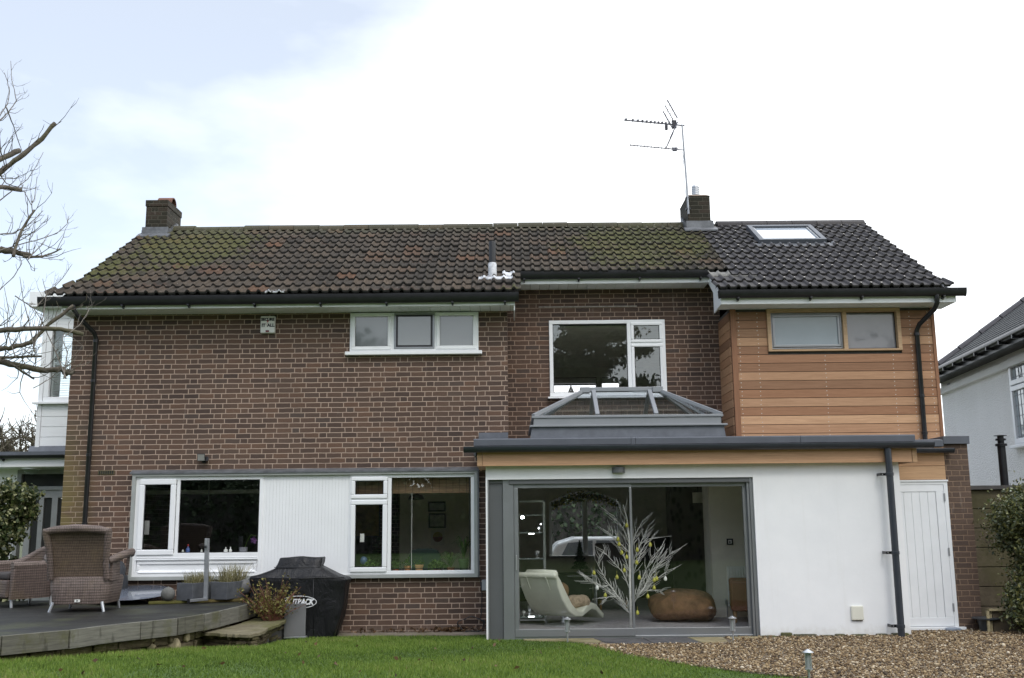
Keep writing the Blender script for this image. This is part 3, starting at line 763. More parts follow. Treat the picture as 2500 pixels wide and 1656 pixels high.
sash(kw, -5.478, -4.942, 1.145, 2.235, -.02, .078)
m = MB(); m.frame(-5.47, -3.73, .885, 1.058, .045, -.04, -.02); m.prism([(-.02, .89), (-.06, .89), (-.05, .915), (-.02, .93)], 'x', -5.45, -3.75); own(m.build('panel', M['white'], None, bevel=.012, seg=3), kw)
pane(kw, -5.392, -5.022, 1.224, 2.158, -.04, M['glass']); pane(kw, -4.885, -3.73, 1.176, 2.212, -.015, M['glass'])
m = MB(); x = -3.665
while x < -2.40: m.box(x, min(x + .043, -2.40), -.03, .02, .84, 2.275); x += .048
m.box(-3.665, -2.4, -.0235, .02, .84, 2.275); own(m.build('tongue_and_groove_panel', M['white'], None), kw)
m = MB(); m.frame(-2.40, -0.575, 0.84, 2.275, .05, -.045, .02); m.box(-1.842, -1.788, -.044, .02, .89, 2.225); m.box(-2.35, -1.842, -.044, .02, 1.895, 1.93); own(m.build('window_frame', M['white'], None, bevel=.006), kw)
sash(kw, -2.378, -1.845, 1.925, 2.243, -.02, .06); sash(kw, -2.378, -1.845, .875, 1.905, -.02, .068)
pane(kw, -2.31, -1.912, 1.99, 2.178, -.04, M['glass']); pane(kw, -2.305, -1.915, .95, 1.832, -.04, M['glass']); pane(kw, -1.786, -.645, .915, 2.228, -.015, M['glass'])

# cedar framed window of the raised wing
m = MB(); m.frame(3.845, 5.852, 4.045, 4.695, .055, -.06, .06, .028); m.box(4.985, 5.045, -.05, .06, 4.073, 4.64)
wc = m.build('window', M['winwood'], H, bevel=.003); wc['label'] = 'frosted window in a pale timber frame set in the cedar wall'
m = MB(); m.frame(3.90, 4.985, 4.075, 4.64, .03, .0, .04); m.frame(3.93, 4.95, 4.115, 4.61, .035, -.01, .03); own(m.build('sash', M['alu'], None, bevel=.004), wc)
pane(wc, 3.965, 4.915, 4.15, 4.575, .01, M['frost_b'], False); pane(wc, 5.05, 5.79, 4.08, 4.635, .03, M['frost_g'], True)

# ---------------------------------------------------------------- flat roofed extension
e = MB()
e.wall('y', -1.2, -1.0, -0.376, 5.232, -0.2, 2.34, [(-0.352, 3.245, -0.2, 2.137)])
e.box(-.376, -.352, -1.0, 0.0, -.2, 2.34)
e.box(5.05, 5.232, -1.0, -.55, -.2, 2.34)
e.build('rendered_wall', M['render'], H, bevel=.004)
t = MB(); t.r = .4; t.box(-.414, 5.372, -1.33, -1.30, 2.312, 2.50); t.r = .8; t.box(-.487, -.418, -1.335, -1.30, 2.312, 2.50); t.r = .9; t.box(5.376, 5.44, -1.335, -1.30, 2.312, 2.50)
t.r = .2; t.box(-.487, -.462, -1.30, -.002, 2.312, 2.5); t.box(5.415, 5.44, -1.30, -.62, 2.312, 2.5); t.r = .6
t.box(-.462, 5.415, -1.30, -1.202, 2.318, 2.332); t.box(-.462, -.378, -1.20, -.002, 2.318, 2.332)
t.build('timber_fascia', M['larch'], H, bevel=.003)
fr = MB()
fr.box(-.50, .45, -1.24, -.002, 2.50, 2.62); fr.box(-.05, .45, -.002, .828, 2.50, 2.62); fr.box(.45, 2.75, -1.24, -.9, 2.50, 2.62); fr.box(.45, 2.75, .4, .828, 2.50, 2.62); fr.box(2.75, 3.28, -1.24, .828, 2.50, 2.62); fr.box(3.28, 6.09, -1.24 + .62, -.03, 2.46, 2.60); fr.box(3.28, 5.44, -1.24, -.62, 2.50, 2.62)
fr.box(-.507, -.072, -.03, -.001, 2.62, 2.873); fr.box(-.07, .22, .79, .828, 2.62, 2.80)
fr.build('flat_roof', M['membrane'], H)
k = MB(); k.prism([(-1.235, 2.60), (-1.27, 2.59), (-1.27, 2.675), (-1.235, 2.69), (-1.15, 2.62)], 'x', -.535, 1.6); k.prism([(-1.235, 2.60), (-1.272, 2.588), (-1.272, 2.677), (-1.235, 2.692), (-1.15, 2.62)], 'x', 1.604, 1.66)
k.prism([(-1.235, 2.60), (-1.27, 2.59), (-1.27, 2.675), (-1.235, 2.69), (-1.15, 2.62)], 'x', 1.664, 3.9); k.prism([(-1.235, 2.60), (-1.27, 2.59), (-1.27, 2.675), (-1.235, 2.69), (-1.15, 2.62)], 'x', 3.904, 5.46)
k.box(-.535, -.505, -1.23, -.002, 2.46, 2.68)
k.prism([(-.62, 2.58), (-.67, 2.56), (-.67, 2.65), (-.62, 2.665)], 'x', 5.2, 6.088)
k.box(6.09, 6.46, -.67, .0, 2.595, 2.705)
k.build('roof_edge_trim', M['anth'], H, bevel=.003)
gutter('gutter', -.66, 5.63, -1.40, 2.565, .075, M['gutter'], brackets=[])
gutter('gutter', 5.46, 6.19, -.72, 2.525, .06, M['gutter'], brackets=[])
# annex: boards, door, pier
p = MB(); p.box(6.10, 6.44, -.62, .30, -.2, 2.595); p.box(5.4, 6.44, -.60, .0, -.2, .06); p.build('brick_pier', M['brick_pier'], H)
t = MB(); t.r = .1; t.box(5.1, 6.095, -.64, -.61, 2.292, 2.56); t.r = .95; t.box(5.1, 6.095, -.64, -.61, 2.098, 2.286); t.build('cedar_cladding', M['larch'], H, bevel=.003)
d = MB(); d.frame(5.2, 6.10, .09, 2.085, .055, -.655, -.58, .004); d.box(5.2, 6.11, -.67, -.58, 2.07, 2.092); d.box(5.2, 6.18, -.70, -.58, .055, .09)
gd = d.build('garden_door', M['door_white'], H, bevel=.004); gd['label'] = 'white boarded door beside the brick pier'
d = MB(); d.frame(5.25, 6.045, .10, 2.045, .115, -.648, -.60); x = 5.365
for i in range(5): d.box(x, x + .1105, -.64, -.60, .215, 1.93); x += .1127
own(d.build('leaf', M['door_white'], None, bevel=.004), gd)
for z in (1.85, 1.10, .35):
    d = MB(); d.box(6.036, 6.056, -.662, -.645, z - .055, z + .055); own(d.build('hinge', M['galv']), gd)
b = MB(); b.box(4.95, 6.1, -.57, -.52, 0, 2.5); b.build('inner_wall', M['dark_room'], H)

# sliding doors
s = MB(); s.box(-.350, -.335, -1.19, -1.0, .02, 2.137); s.box(-.147, -.002, -1.155, -1.02, .02, 2.137); s.frame(-.002, 3.245, .02, 2.137, .062, -1.13, -1.0, .05); s.box(3.20, 3.243, -1.165, -1.13, .02, 2.137); s.box(3.165, 3.196, -1.15, -1.13, .05, 2.09)
sd = s.build('sliding_door', M['alu'], H, bevel=.004); sd['label'] = 'wide grey aluminium sliding glass door'
s = MB(); s.box(-.335, -.149, -1.125, -1.04, .02, 2.08); s.box(-.335, -.149, -1.14, -1.03, 2.085, 2.137); own(s.build('side_panel', M['alu_d'], None, bevel=.004), sd)
s = MB(); s.box(-.06, 3.20, -1.175, -1.135, 2.072, 2.134); own(s.build('track', M['alu_d'], None, bevel=.004), sd)
for lab, x0, x1, y in (('front', .003, 1.60, -1.12), ('rear', 1.585, 3.196, -1.07)):
    s = MB(); sl, sr_ = (.055, .03) if lab == 'front' else (.012, .078); s.box(x0, x1, y - .02, y + .02, .065, .163); s.box(x0, x1, y - .02, y + .02, 2.02, 2.072); s.box(x0, x0 + sl, y - .02, y + .02, .163, 2.02); s.box(x1 - sr_, x1, y - .02, y + .02, .163, 2.02)
    lf = own(s.build('door_leaf', M['alu'], None, bevel=.003), sd)
    g = MB(); xa = x0 + sl; xb = x1 - sr_
    g.quad((xa, y, .163), (xb, y, .163), (xb, y, 2.02), (xa, y, 2.02)); own(g.build('pane', M['glass_door']), lf)
    if lab == 'front':
        hd = MB(); hd.box(.022, .038, y - .04, y - .02, .93, 1.13); own(hd.build('handle', M['steel'], None, bevel=.003), lf)

# roof lantern
u = MB(); A = [(.22, -1.0, 2.62), (2.96, -1.0, 2.62), (2.96, .46, 2.62), (.22, .46, 2.62)]; Bq = [(.268, -.98, 2.862), (2.93, -.98, 2.862), (2.93, .44, 2.862), (.268, .44, 2.862)]
for i in range(4): j = (i + 1) % 4; u.quad(A[i], A[j], Bq[j], Bq[i])
lan = u.build('roof_lantern', M['membrane'], H); lan['label'] = 'grey hipped glass roof lantern'
u = MB()
def ring(z0, z1, x0, x1, y0, y1, t):
    u.box(x0, x1, y0, y0 + t, z0, z1); u.box(x0, x1, y1 - t, y1, z0, z1); u.box(x0, x0 + t, y0 + t, y1 - t, z0, z1); u.box(x1 - t, x1, y0 + t, y1 - t, z0, z1)
ring(2.862, 2.888, .232, 2.977, -1.02, .48, .10); ring(2.888, 2.985, .29, 2.895, -.985, .445, .07)
own(u.build('kerb_frame', M['lantern'], None, bevel=.004), lan)
u = MB(); ring(2.985, 3.02, .262, 2.925, -1.0, .47, .06)
u.box(1.01, 2.17, -.29, -.21, 3.44, 3.50); u.box(.99, 1.13, -.32, -.18, 3.42, 3.50); u.box(2.05, 2.20, -.32, -.18, 3.42, 3.50)
EY0, EY1, EX0, EX1, ZB, ZR = -.98, .45, .285, 2.905, 3.02, 3.455
for q, r_ in (((EX0, EY0), 1.05), ((EX0, EY1), 1.05), ((EX1, EY0), 2.14), ((EX1, EY1), 2.14)): u.add(bar((q[0], q[1], ZB), (r_, -.25, ZR), .055, .05), BARF)
for x in (1.19, 2.01):
    for y in (EY0, EY1): u.add(bar((x - .01, y, ZB), (x, -.25, ZR), .058, .05), BARF)
for x, r_ in ((EX0, 1.05), (EX1, 2.14)): u.add(bar((x, -.25, ZB), (r_, -.25, ZR), .05, .04), BARF)
own(u.build('glazing_bars', M['lantern'], None, bevel=.005), lan)
g = MB(); zb = 3.005; zr = 3.45
g.quad((EX0, EY0, zb), (EX1, EY0, zb), (2.14, -.25, zr), (1.05, -.25, zr)); g.quad((EX1, EY1, zb), (EX0, EY1, zb), (1.05, -.25, zr), (2.14, -.25, zr)); g.quad((EX0, EY1, zb), (EX0, EY0, zb), (1.05, -.25, zr)); g.quad((EX1, EY0, zb), (EX1, EY1, zb), (2.14, -.25, zr))
own(g.build('pane', M['glass_roof']), lan)

# ---------------------------------------------------------------- white bay and porch at the side
b = MB(); b.wall('y', 1.8, 1.95, -7.9, -6.64, 2.76, 5.2, [(-7.82, -6.64, 3.62, 4.9)]); b.wall('x', -7.9, -7.75, 1.95, 4.6, 2.76, 5.2, [(2.2, 4.4, 3.62, 4.9)]); b.wall('y', 4.6, 4.7, -7.9, -6.64, 2.76, 5.2, [(-7.7, -6.64, 3.5, 5.0)])
z = 2.86
while z < 3.55: b.box(-7.84, -6.64, 1.785, 1.80, z, min(z + .162, 3.56)); z += .17
b.box(-7.84, -6.64, 1.785, 1.80, 4.93, 5.02); b.box(-7.84, -6.64, 1.785, 1.80, 5.03, 5.2); b.box(-7.915, -7.845, 1.775, 1.85, 2.80, 5.2); b.box(-7.98, -6.64, 1.70, 1.80, 3.572, 3.605)
b.box(-8.10, -6.64, 1.6, 4.8, 5.2, 5.46)
bay = b.build('side_bay', M['white'], H, bevel=.003); bay['label'] = 'white clad upper bay with venetian blind at the side of the house'
m = MB(); m.frame(-7.84, -6.64, 3.605, 4.925, .09, 1.78, 1.86); own(m.build('window_frame', M['white'], None, bevel=.008), bay)
m = MB(); z = 3.70
while z < 4.83: m.add(bar((-7.75, 1.93 + .01 * math.sin(z * 9), z), (-6.64, 1.93, z + .004), .036, .003), BARF); z += .040
own(m.build('blind', leaf_mat('blind_slats', [(0, (0.80, 0.86, 0.86)), (1, (.84, .89, .89))], .5, .3, .4)), bay)
pane(bay, -7.752, -6.64, 3.695, 4.835, 1.85, glass_mat('bay_glass', .10))
b = MB(); b.wall('y', 2.0, 2.15, -9.8, -6.64, -.3, 2.6, [(-8.26, -6.7, 0.0, 2.50)]); b.box(-10, -6.64, 1.62, 1.66, 2.53, 2.70); b.box(-10, -6.64, 1.66, 2.0, 2.52, 2.54)
po = b.build('side_porch', M['white'], H, bevel=.003); po['label'] = 'white flat roofed side porch with a grey glazed door'
b = MB(); b.box(-10, -6.64, 1.55, 4.6, 2.705, 2.775); b.prism([(1.72, 2.77), (1.80, 2.775), (1.80, 2.87), (1.785, 2.88)], 'x', -8.0, -6.64); own(b.build('porch_roof', M['membrane']), po)
own(gutter('gutter', -10, -6.64, 1.57, 2.715, .055, M['black'], None, [-8.3 - .03, -6.95]), po)
gd2 = plain('grey_door_paint', (0.25, 0.26, 0.26), .4)
b = MB(); b.frame(-8.26, -6.70, 0.0, 2.50, .07, 1.97, 2.1); b.box(-8.19, -6.77, 1.97, 2.1, 2.165, 2.225)
dr = b.build('porch_door', gd2, None, bevel=.004); own(dr, po); 
b = MB(); b.wall('y', 2.0, 2.05, -8.10, -7.0, .02, 2.16, [(-8.0, -7.88, .7, 2.04), (-7.80, -7.665, .7, 2.04), (-7.57, -7.44, .7, 2.04)])
own(b.build('leaf', gd2, None, bevel=.005), po)
b = MB(); b.prism([(-8.0, .7), (-7.88, .7), (-7.88, 2.03), (-8.0, 2.0)], 'y', 2.03, 2.035); b.prism([(-7.80, .7), (-7.665, .7), (-7.665, 2.03), (-7.73, 2.045), (-7.80, 2.03)], 'y', 2.03, 2.035); b.prism([(-7.57, .7), (-7.44, .7), (-7.44, 2.0), (-7.57, 2.03)], 'y', 2.03, 2.035); b.box(-8.19, -6.77, 2.04, 2.045, 2.225, 2.44)
own(b.build('pane', frosted('dark_door_glass', (.035, .037, .037), .6)), po)
# ---------------------------------------------------------------- rooms behind the glass
m = MB()
m.box(-.34, 5.0, -.995, 5.58, -.1, .10); m.build('floor', plain('grey_carpet', (0.26, 0.25, 0.255), .95, vary=.2, scale=12), H)
m = MB()
for q in ((-.34, .45, -.99, .8), (.45, 2.75, -.99, -.9), (.45, 2.75, .4, .8), (2.75, 4.95, -.99, .8), (-.34, 4.95, .8, 5.58)): m.box(q[0], q[1], q[2], q[3], 2.37, 2.44)
m.box(-.345, -.30, .0, 5.58, .1, 2.37)
for q in ((.40, .45, -.95, .45), (2.75, 2.80, -.95, .45)): m.box(q[0], q[1], q[2], q[3], 2.44, 2.84)
m.box(.45, 2.75, -.95, -.90, 2.44, 2.84); m.box(.45, 2.75, .40, .45, 2.44, 2.84)
m.box(3.06, 4.95, 1.0, 1.12, .1, 2.37); m.box(3.04, 4.95, .985, 1.0, .1, .22)
m.build('inner_wall', M['plaster'], H)
m = MB(); m.wall('y', 5.5, 5.59, -.3, 4.4, .1, 2.37, [(.70, 2.13, .87, 2.16)]); m.box(4.3, 4.4, 1.12, 5.5, .1, 2.37); m.box(3.06, 3.10, 1.12, 1.6, .1, 2.37)
pts = [(.70, 2.165)] + [(.70 + 1.43 * i / 12, 1.93 + .225 * math.sin(math.pi * i / 12)) for i in range(13)] + [(2.13, 2.165)]
m.prism(pts[:7] + [(1.415, 2.165)], 'y', 5.52, 5.56); m.prism([(1.415, 2.165)] + pts[7:], 'y', 5.52, 5.56)
m.build('inner_wall', M['plaster_d'], H)
m = MB(); m.box(.70, .76, 5.6, 5.66, .87, 2.16); m.box(2.07, 2.13, 5.6, 5.66, .87, 2.16); m.box(1.37, 1.47, 5.58, 5.66, .87, 2.16); m.box(.70, 2.13, 5.5, 5.66, .85, .89); aw = m.build('window', M['white'], H); aw['label'] = 'arched front window with vertical blinds seen through the living room'
m = MB(); x = .80
rng = random.Random(3)
while x < 2.06:
    a = rng.uniform(.9, 1.25); m.add(bar((x, 5.46, .95), (x, 5.46, 1.98 + .14 * math.sin(math.pi * (x - .7) / 1.43)), .018, .003), BARF); x += .075
own(m.build('vertical_blind', leaf_mat('blind_fabric', [(0, (.82, .83, .81)), (1, (.88, .88, .86))], .8, .2, .55)), aw)
pane(aw, .76, 2.07, .89, 2.15, 5.63, M['glass_clear'], False)
wp = NT('patterned_wallpaper'); o_ = wp.obj()
wp.pbr(wp.ramp(wp.n('TexVoronoi', {'Vector': wp.scaled(o_, (1, 1, .6)), 'Scale': 9.0}).outputs['Distance'], [(.2, (.10, .095, .085)), (.5, (.22, .21, .185))]), .8)
m = MB(); m.box(3.04, 4.3, 4.9, 5.49, .1, 2.37); m.build('chimney_breast', wp.m, H)
# floors between storeys, kitchen shell, upstairs shell
m = MB()
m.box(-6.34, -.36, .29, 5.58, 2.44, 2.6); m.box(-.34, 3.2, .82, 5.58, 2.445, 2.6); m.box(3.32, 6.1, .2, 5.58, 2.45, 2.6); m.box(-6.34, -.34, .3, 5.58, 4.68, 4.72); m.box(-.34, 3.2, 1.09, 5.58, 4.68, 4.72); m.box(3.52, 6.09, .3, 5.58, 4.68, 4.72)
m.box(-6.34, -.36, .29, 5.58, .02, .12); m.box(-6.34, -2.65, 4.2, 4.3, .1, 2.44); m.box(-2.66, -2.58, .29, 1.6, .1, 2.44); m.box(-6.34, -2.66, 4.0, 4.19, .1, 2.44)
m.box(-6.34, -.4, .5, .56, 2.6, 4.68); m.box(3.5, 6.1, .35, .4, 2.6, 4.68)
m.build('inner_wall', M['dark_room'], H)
m = MB(); m.box(-.02, .18, 1.09, 5.58, 2.6, 4.68); m.box(3.1, 3.2, 1.09, 5.58, 2.6, 4.68); m.box(.18, 3.1, 1.09, 5.58, 4.65, 4.679); m.box(.18, 3.1, 1.09, 5.58, 2.601, 2.62); m.wall('y', 5.56, 5.59, .18, 3.1, 2.62, 4.65, [(0.845, 1.722, 4.125, 4.458), (1.83, 2.2, 4.2, 4.458)]); m.build('inner_wall', M['plaster_d'], H)
m = MB(); m.box(-2.0, -.40, 3.0, 3.1, .1, 2.44); m.box(-.44, -.37, .29, 3.0, .1, 2.44); m.box(-2.58, -.44, .29, 3.0, 2.38, 2.435); m.build('inner_wall', plain('pale_yellow_plaster', (.86, .80, .66), .9, vary=.04), H)
m = MB(); m.box(-6.2, -3.0, 1.5, 1.54, 2.06, 2.12); m.build('ceiling_beam', M['plaster_d'], H)
m = MB(); m.box(-5.5, -.6, .02, .26, .82, .838); m.build('window_board', M['white'], H)
m = MB(); m.box(.845, 1.722, 5.70, 5.71, 4.345, 4.458); m.box(1.83, 2.2, 5.70, 5.71, 4.345, 4.458); m.build('blind', plain('white_blind', (.8, .8, .76), .6), H)
m = MB(); m.box(.845, 1.722, 5.72, 5.74, 4.314, 4.345); m.build('blind_rail', M['dark_room'], H)

def at_room(name, label, cat, loc, group=None, rz=0.0): return thing(name, label, cat, loc, rz, group)
# chaise
T = at_room('lounge_chair', 'pale leather swivel lounge chair with a curved back behind the sliding door', 'lounge chair', (.70, .0, .1))
ax = Vector((.6, .8, 0)); pp = Vector((.8, -.6, 0)); o0 = Vector((.33, -.35, .1))
prof = [(-.06, .735), (.0, .765), (.10, .66), (.24, .48), (.38, .31), (.52, .21), (.64, .20), (.76, .265), (.88, .305), (1.0, .275), (1.12, .19), (1.22, .12)]
prof2 = [(-.05, .70), (.0, .68), (.02, .58), (.14, .38), (.28, .22), (.46, .13), (.64, .12), (.78, .17), (.88, .205), (1.0, .185), (1.11, .11), (1.20, .05)]
rings = []
for w_ in (-.33, -.30, .30, .33):
    k_ = .82 if abs(w_) > .31 else 1
    rings.append([tuple(o0 + pp * w_ + ax * s_ + Vector((0, 0, z_ * 1.0))) for s_, z_ in prof + prof2[::-1]])
leather = plain('pale_leather', (0.64, 0.65, 0.55), .5, vary=.06)
m = MB(); m.loft(rings); m.build('seat', leather, T, smooth='auto', bevel=.02, seg=3, angle=60)
m = MB(); c0 = o0 + ax * .09 + Vector((0, 0, .73))
m.tube([c0 + pp * t for t in (-.27, -.24, 0, .24, .27)], [.03, .065, .07, .065, .03], 12); m.build('headrest', leather, T, smooth=True)
m = MB()
for w_ in (-.17, .17):
    q = o0 + pp * w_ + ax * (-.05) + Vector((0, 0, .70)); m.add(bar(q + Vector((0, -.012, 0)), q + ax * .09 + Vector((0, -.02, -.17)), .022, .008), BARF)
m.build('strap', leather, T)
m = MB(); m.lathe([(.28, .102), (.28, .112), (.05, .13), (.03, .16), (.03, .30)], (.70, .02, 0), 24); m.build('base', M['steel'], T, smooth='auto')
fur = plain('sheepskin', (.40, .31, .22), .95, vary=.35, scale=25, bump=1.0, bscale=70)
def lump(name, label, cat, c, r, mat, sq=2.0, seed=1, amp=.12, parent=None, flat=None):
    g = np.random.default_rng(seed); n1, n2 = 22, 14; vs = []; ph = g.uniform(0, 6.28, 6)
    mb = MB(); rgs = []
    for i in range(1, n2):
        th = math.pi * i / n2; rg = []
        for j in range(n1):
            f_ = 2 * math.pi * j / n1
            k_ = 1 + amp * (math.sin(3 * f_ + ph[0] + 2 * th) * .5 + math.sin(5 * f_ + ph[1] - 3 * th) * .3 + math.sin(2 * th * 2 + ph[2]) * .3)
            e = lambda v: math.copysign(abs(v) ** (2 / sq), v)
            x = r[0] * k_ * e(math.sin(th)) * e(math.cos(f_)); y = r[1] * k_ * e(math.sin(th)) * e(math.sin(f_)); z = -r[2] * k_ * e(math.cos(th))
            z = max(z, -r[2] * .92)
            rg.append((c[0] + x, c[1] + y, c[2] + z))
        rgs.append(rg)
    mb.loft(rgs); o = mb.build(name, mat, parent, smooth=True)
    if label: tag(o, label, cat)
    return o
lump('cushion', 'brown fur cushion on the seat of the pale lounge chair', 'cushion', (.93, .18, .42), (.17, .15, .09), fur, 2.4, 3)
lump('cushion', 'dark tan fur cushion upright against the lounge chair back', 'cushion', (.70, .16, .56), (.09, .14, .13), plain('tan_fur', (.2, .12, .06), .95, vary=.3, bump=1, bscale=60), 2.2, 4)
lump('bean_bag', 'slouched brown bean bag on the carpet', 'bean bag', (2.51, .48, .315), (.465, .40, .215), plain('brown_suede', (.21, .115, .058), .85, vary=.45, scale=6, bump=1.0, bscale=7), 3.0, 8, .17)
# glass display cabinet
T = at_room('display_cabinet', 'lit chrome and glass display cabinet', 'cabinet', (.26, .5, .1))
m = MB()
for x in (.065, .455):
    for y in (.30, .66): m.box(x - .012, x + .012, y - .012, y + .012, .10, 1.88)
for z in (.14, 1.86): m.box(.053, .467, .288, .312, z, z + .02); m.box(.053, .467, .648, .672, z, z + .02)
m.build('frame', M['steel'], T)
for z in (.18, .62, 1.02, 1.40, 1.66):
    m = MB(); m.box(.075, .445, .31, .65, z, z + .008); m.build('shelf', plain('shelf_edge', (.5, .58, .56), .15), T)
lamp = emit_mat('cabinet_led', (0.9, 0.96, 1.0), 60)
m = MB(); m.lathe([(.005, 1.615), (.022, 1.625), (.022, 1.645), (.005, 1.655)], (.13, .34, 0), 12); m.build('lamp', lamp, T, smooth=True)
m = MB(); m.box(.22, .30, .33, .345, 1.385, 1.397); m.lathe([(.004, 1.52), (.009, 1.53), (.004, 1.54)], (.40, .33, 0), 8); m.lathe([(.004, 1.46), (.009, 1.47), (.004, 1.48)], (.37, .4, 0), 8); m.box(.20, .29, .33, .345, .19, .20); m.build('lamp', emit_mat('cabinet_strip', (.95, .98, 1), 7), T)
rng = random.Random(9)
for i in range(13):
    x, y, z = rng.uniform(.11, .41), rng.uniform(.36, .58), rng.choice([.188, .628, 1.028, 1.408])
    r_ = rng.uniform(.018, .035); h_ = rng.uniform(.07, .16)
    g = MB(); g.lathe([(r_ * .8, z), (r_ * .8, z + .006), (r_ * .2, z + .012), (r_ * .2, z + h_ * .5), (r_, z + h_ * .7), (r_ * .85, z + h_)], (x, y, 0), 12)
    tag(g.build('glass', M['steel'] if i % 3 else M['plaster_w'], None, smooth='auto'), 'drinking glass or ornament on a shelf of the lit display cabinet', 'glass', 'glassware in the display cabinet')
# table with small fir tree
T = at_room('side_table', 'chrome side table with glass top in front of the arched window', 'side table', (1.13, 2.5, .1))
m = MB(); m.box(.88, 1.38, 2.3, 2.72, .655, .67); m.build('table_top', M['steel'], T)
for x in (.90, 1.36):
    for y in (2.32, 2.70): m = MB(); m.box(x - .012, x + .012, y - .012, y + .012, .1, .655); m.build('leg', M['steel'], T)
T = at_room('christmas_tree', 'small dark green artificial christmas tree on the side table', 'christmas tree', (1.11, 2.5, .67))
m = MB(); m.lathe([(.05, .67), (.045, .74), (.012, .75), (.008, 1.24)], (1.11, 2.5, 0), 10); m.build('trunk', M['dark_room'], T, smooth='auto')
g = np.random.default_rng(5); n_ = 2600; hz = g.uniform(0, 1, n_) ** 1.4
lay = np.abs(((hz * 6) % 1) - .0); rr = (1 - hz) * .15 * (1.05 - .5 * lay) * np.sqrt(g.uniform(0.15, 1, n_)); an = g.uniform(0, 6.283, n_)
pts = np.stack([1.11 + rr * np.cos(an), 2.5 + rr * np.sin(an), .78 + hz * .46], 1)
leaves('needles', pts, .035, leaf_mat('fir_needles', [(0, (.015, .035, .02)), (1, (.04, .085, .045))]), T, 4, .3)
def armchair(name, label, cat, c, w_, d_, h_, mat, rz, legm):
    T = thing(name, label, cat, c, rz)
    def P(mb, nm, mt, **k): o = mb.build(nm, mt, None, **k); o.parent = T; return o
    m = MB(); m.box(-w_ / 2 + .1, w_ / 2 - .1, -d_ / 2, d_ / 2 - .1, .2, .42); P(m, 'seat', mat, bevel=.04, seg=3)
    m = MB(); m.loft([[(-w_ / 2, d_ / 2 - .16, .16), (w_ / 2, d_ / 2 - .16, .16), (w_ / 2, d_ / 2, .16), (-w_ / 2, d_ / 2, .16)], [(-w_ / 2 - .02, d_ / 2 - .10, h_), (w_ / 2 + .02, d_ / 2 - .10, h_), (w_ / 2 + .02, d_ / 2 + .05, h_), (-w_ / 2 - .02, d_ / 2 + .05, h_)]]); P(m, 'backrest', mat, bevel=.04, seg=3)
    for s_ in (-1, 1):
        m = MB(); m.box(s_ * w_ / 2 - s_ * .11, s_ * w_ / 2, -d_ / 2, d_ / 2 - .15, .16, .60); P(m, 'armrest', mat, bevel=.04, seg=3)
        for y in (-d_ / 2 + .06, d_ / 2 - .06): m = MB(); m.lathe([(.018, 0), (.026, .17)], (s_ * (w_ / 2 - .06), y, 0), 10); P(m, 'leg', legm)
    return T
lw = plain('light_wood', (.3, .18, .08), .5)
armchair('armchair', 'rust brown leather armchair by the radiator', 'armchair', (3.565, .40, .1), .76, .74, .76, plain('rust_leather', (.18, .065, .03), .45, vary=.15), R(-100), lw)
armchair('armchair', 'black high backed armchair in the dim living room', 'armchair', (1.66, 2.75, .1), .56, .7, 1.10, M['dark_room'], R(180), lw)
armchair('sofa', 'dark green sofa beside the glass side table', 'sofa', (.55, 2.6, .1), .6, 1.5, .86, plain('dark_green_cloth', (.03, .035, .028), .9), R(90), lw)
# TV, radiator, small frame, pendant
T = at_room('television', 'black television against the dim living room wall', 'television', (2.8, 5.2, .1))
m = MB(); m.box(2.35, 3.12, 5.18, 5.22, .62, 1.25); m.build('screen', frosted('tv_black', (.006, .007, .007), .5), T, bevel=.006)
m = MB(); m.box(2.6, 2.9, 5.1, 5.4, .60, .62); m.box(2.3, 3.1, 5.05, 5.45, .1, .60); m.build('stand', M['dark_room'], T)
T = at_room('radiator', 'white panel radiator on the cream wall', 'radiator', (3.7, .96, .3))
m = MB(); m.box(3.27, 4.3, .93, .96, .26, .86); x = 3.29
while x < 4.28: m.box(x, x + .022, .918, .93, .29, .83); x += .042
m.build('panel', M['plaster_w'], T, bevel=.004)
m = MB(); m.tube([(3.25, .94, .11), (3.25, .94, .30), (3.27, .945, .31)], .008, 8); m.lathe([(.02, .30), (.022, .36), (.01, .38)], (3.235, .93, 0), 10); m.build('valve', M['steel'], T)
T = at_room('picture_frame', 'small square black and white framed picture on the cream wall', 'picture frame', (3.345, .99, 1.23))
m = MB(); m.frame(3.297, 3.393, 1.183, 1.278, .02, .975, .998); m.build('frame', M['black'], T); m = MB(); m.box(3.317, 3.373, .985, .998, 1.203, 1.258); m.build('picture', M['plaster_w'], T); m = MB(); m.box(3.335, 3.355, .982, .985, 1.21, 1.24); m.build('drawing', M['black'], T)
T = at_room('pendant_lamp', 'pale cylindrical lampshade hanging in the living room', 'lamp', (3.25, 3.0, 1.9))
m = MB(); m.lathe([(.09, 1.86), (.10, 1.86), (.10, 2.04), (.09, 2.04)], (3.24, 3.0, 0), 18); m.build('lamp_shade', M['plaster'], T, smooth='auto'); m = MB(); m.lathe([(.004, 2.0), (.004, 2.37)], (3.24, 3.0, 0), 6); m.build('cord', M['black'], T)
T = at_room('garland', 'dark green and gold leaf garland over the arched window', 'garland', (1.4, 5.4, 2.0))
g = np.random.default_rng(8); xs = g.uniform(.74, 2.1, 700); zs_ = 1.86 + .22 * np.sin(np.pi * (xs - .7) / 1.43) + g.normal(0, .05, 700) - .03
leaves('foliage', np.stack([xs, 5.40 + g.normal(0, .03, 700), zs_], 1), .06, leaf_mat('garland_leaf', [(0, (.04, .055, .02)), (.5, (.12, .13, .03)), (1, (.45, .40, .08))]), T, 3)

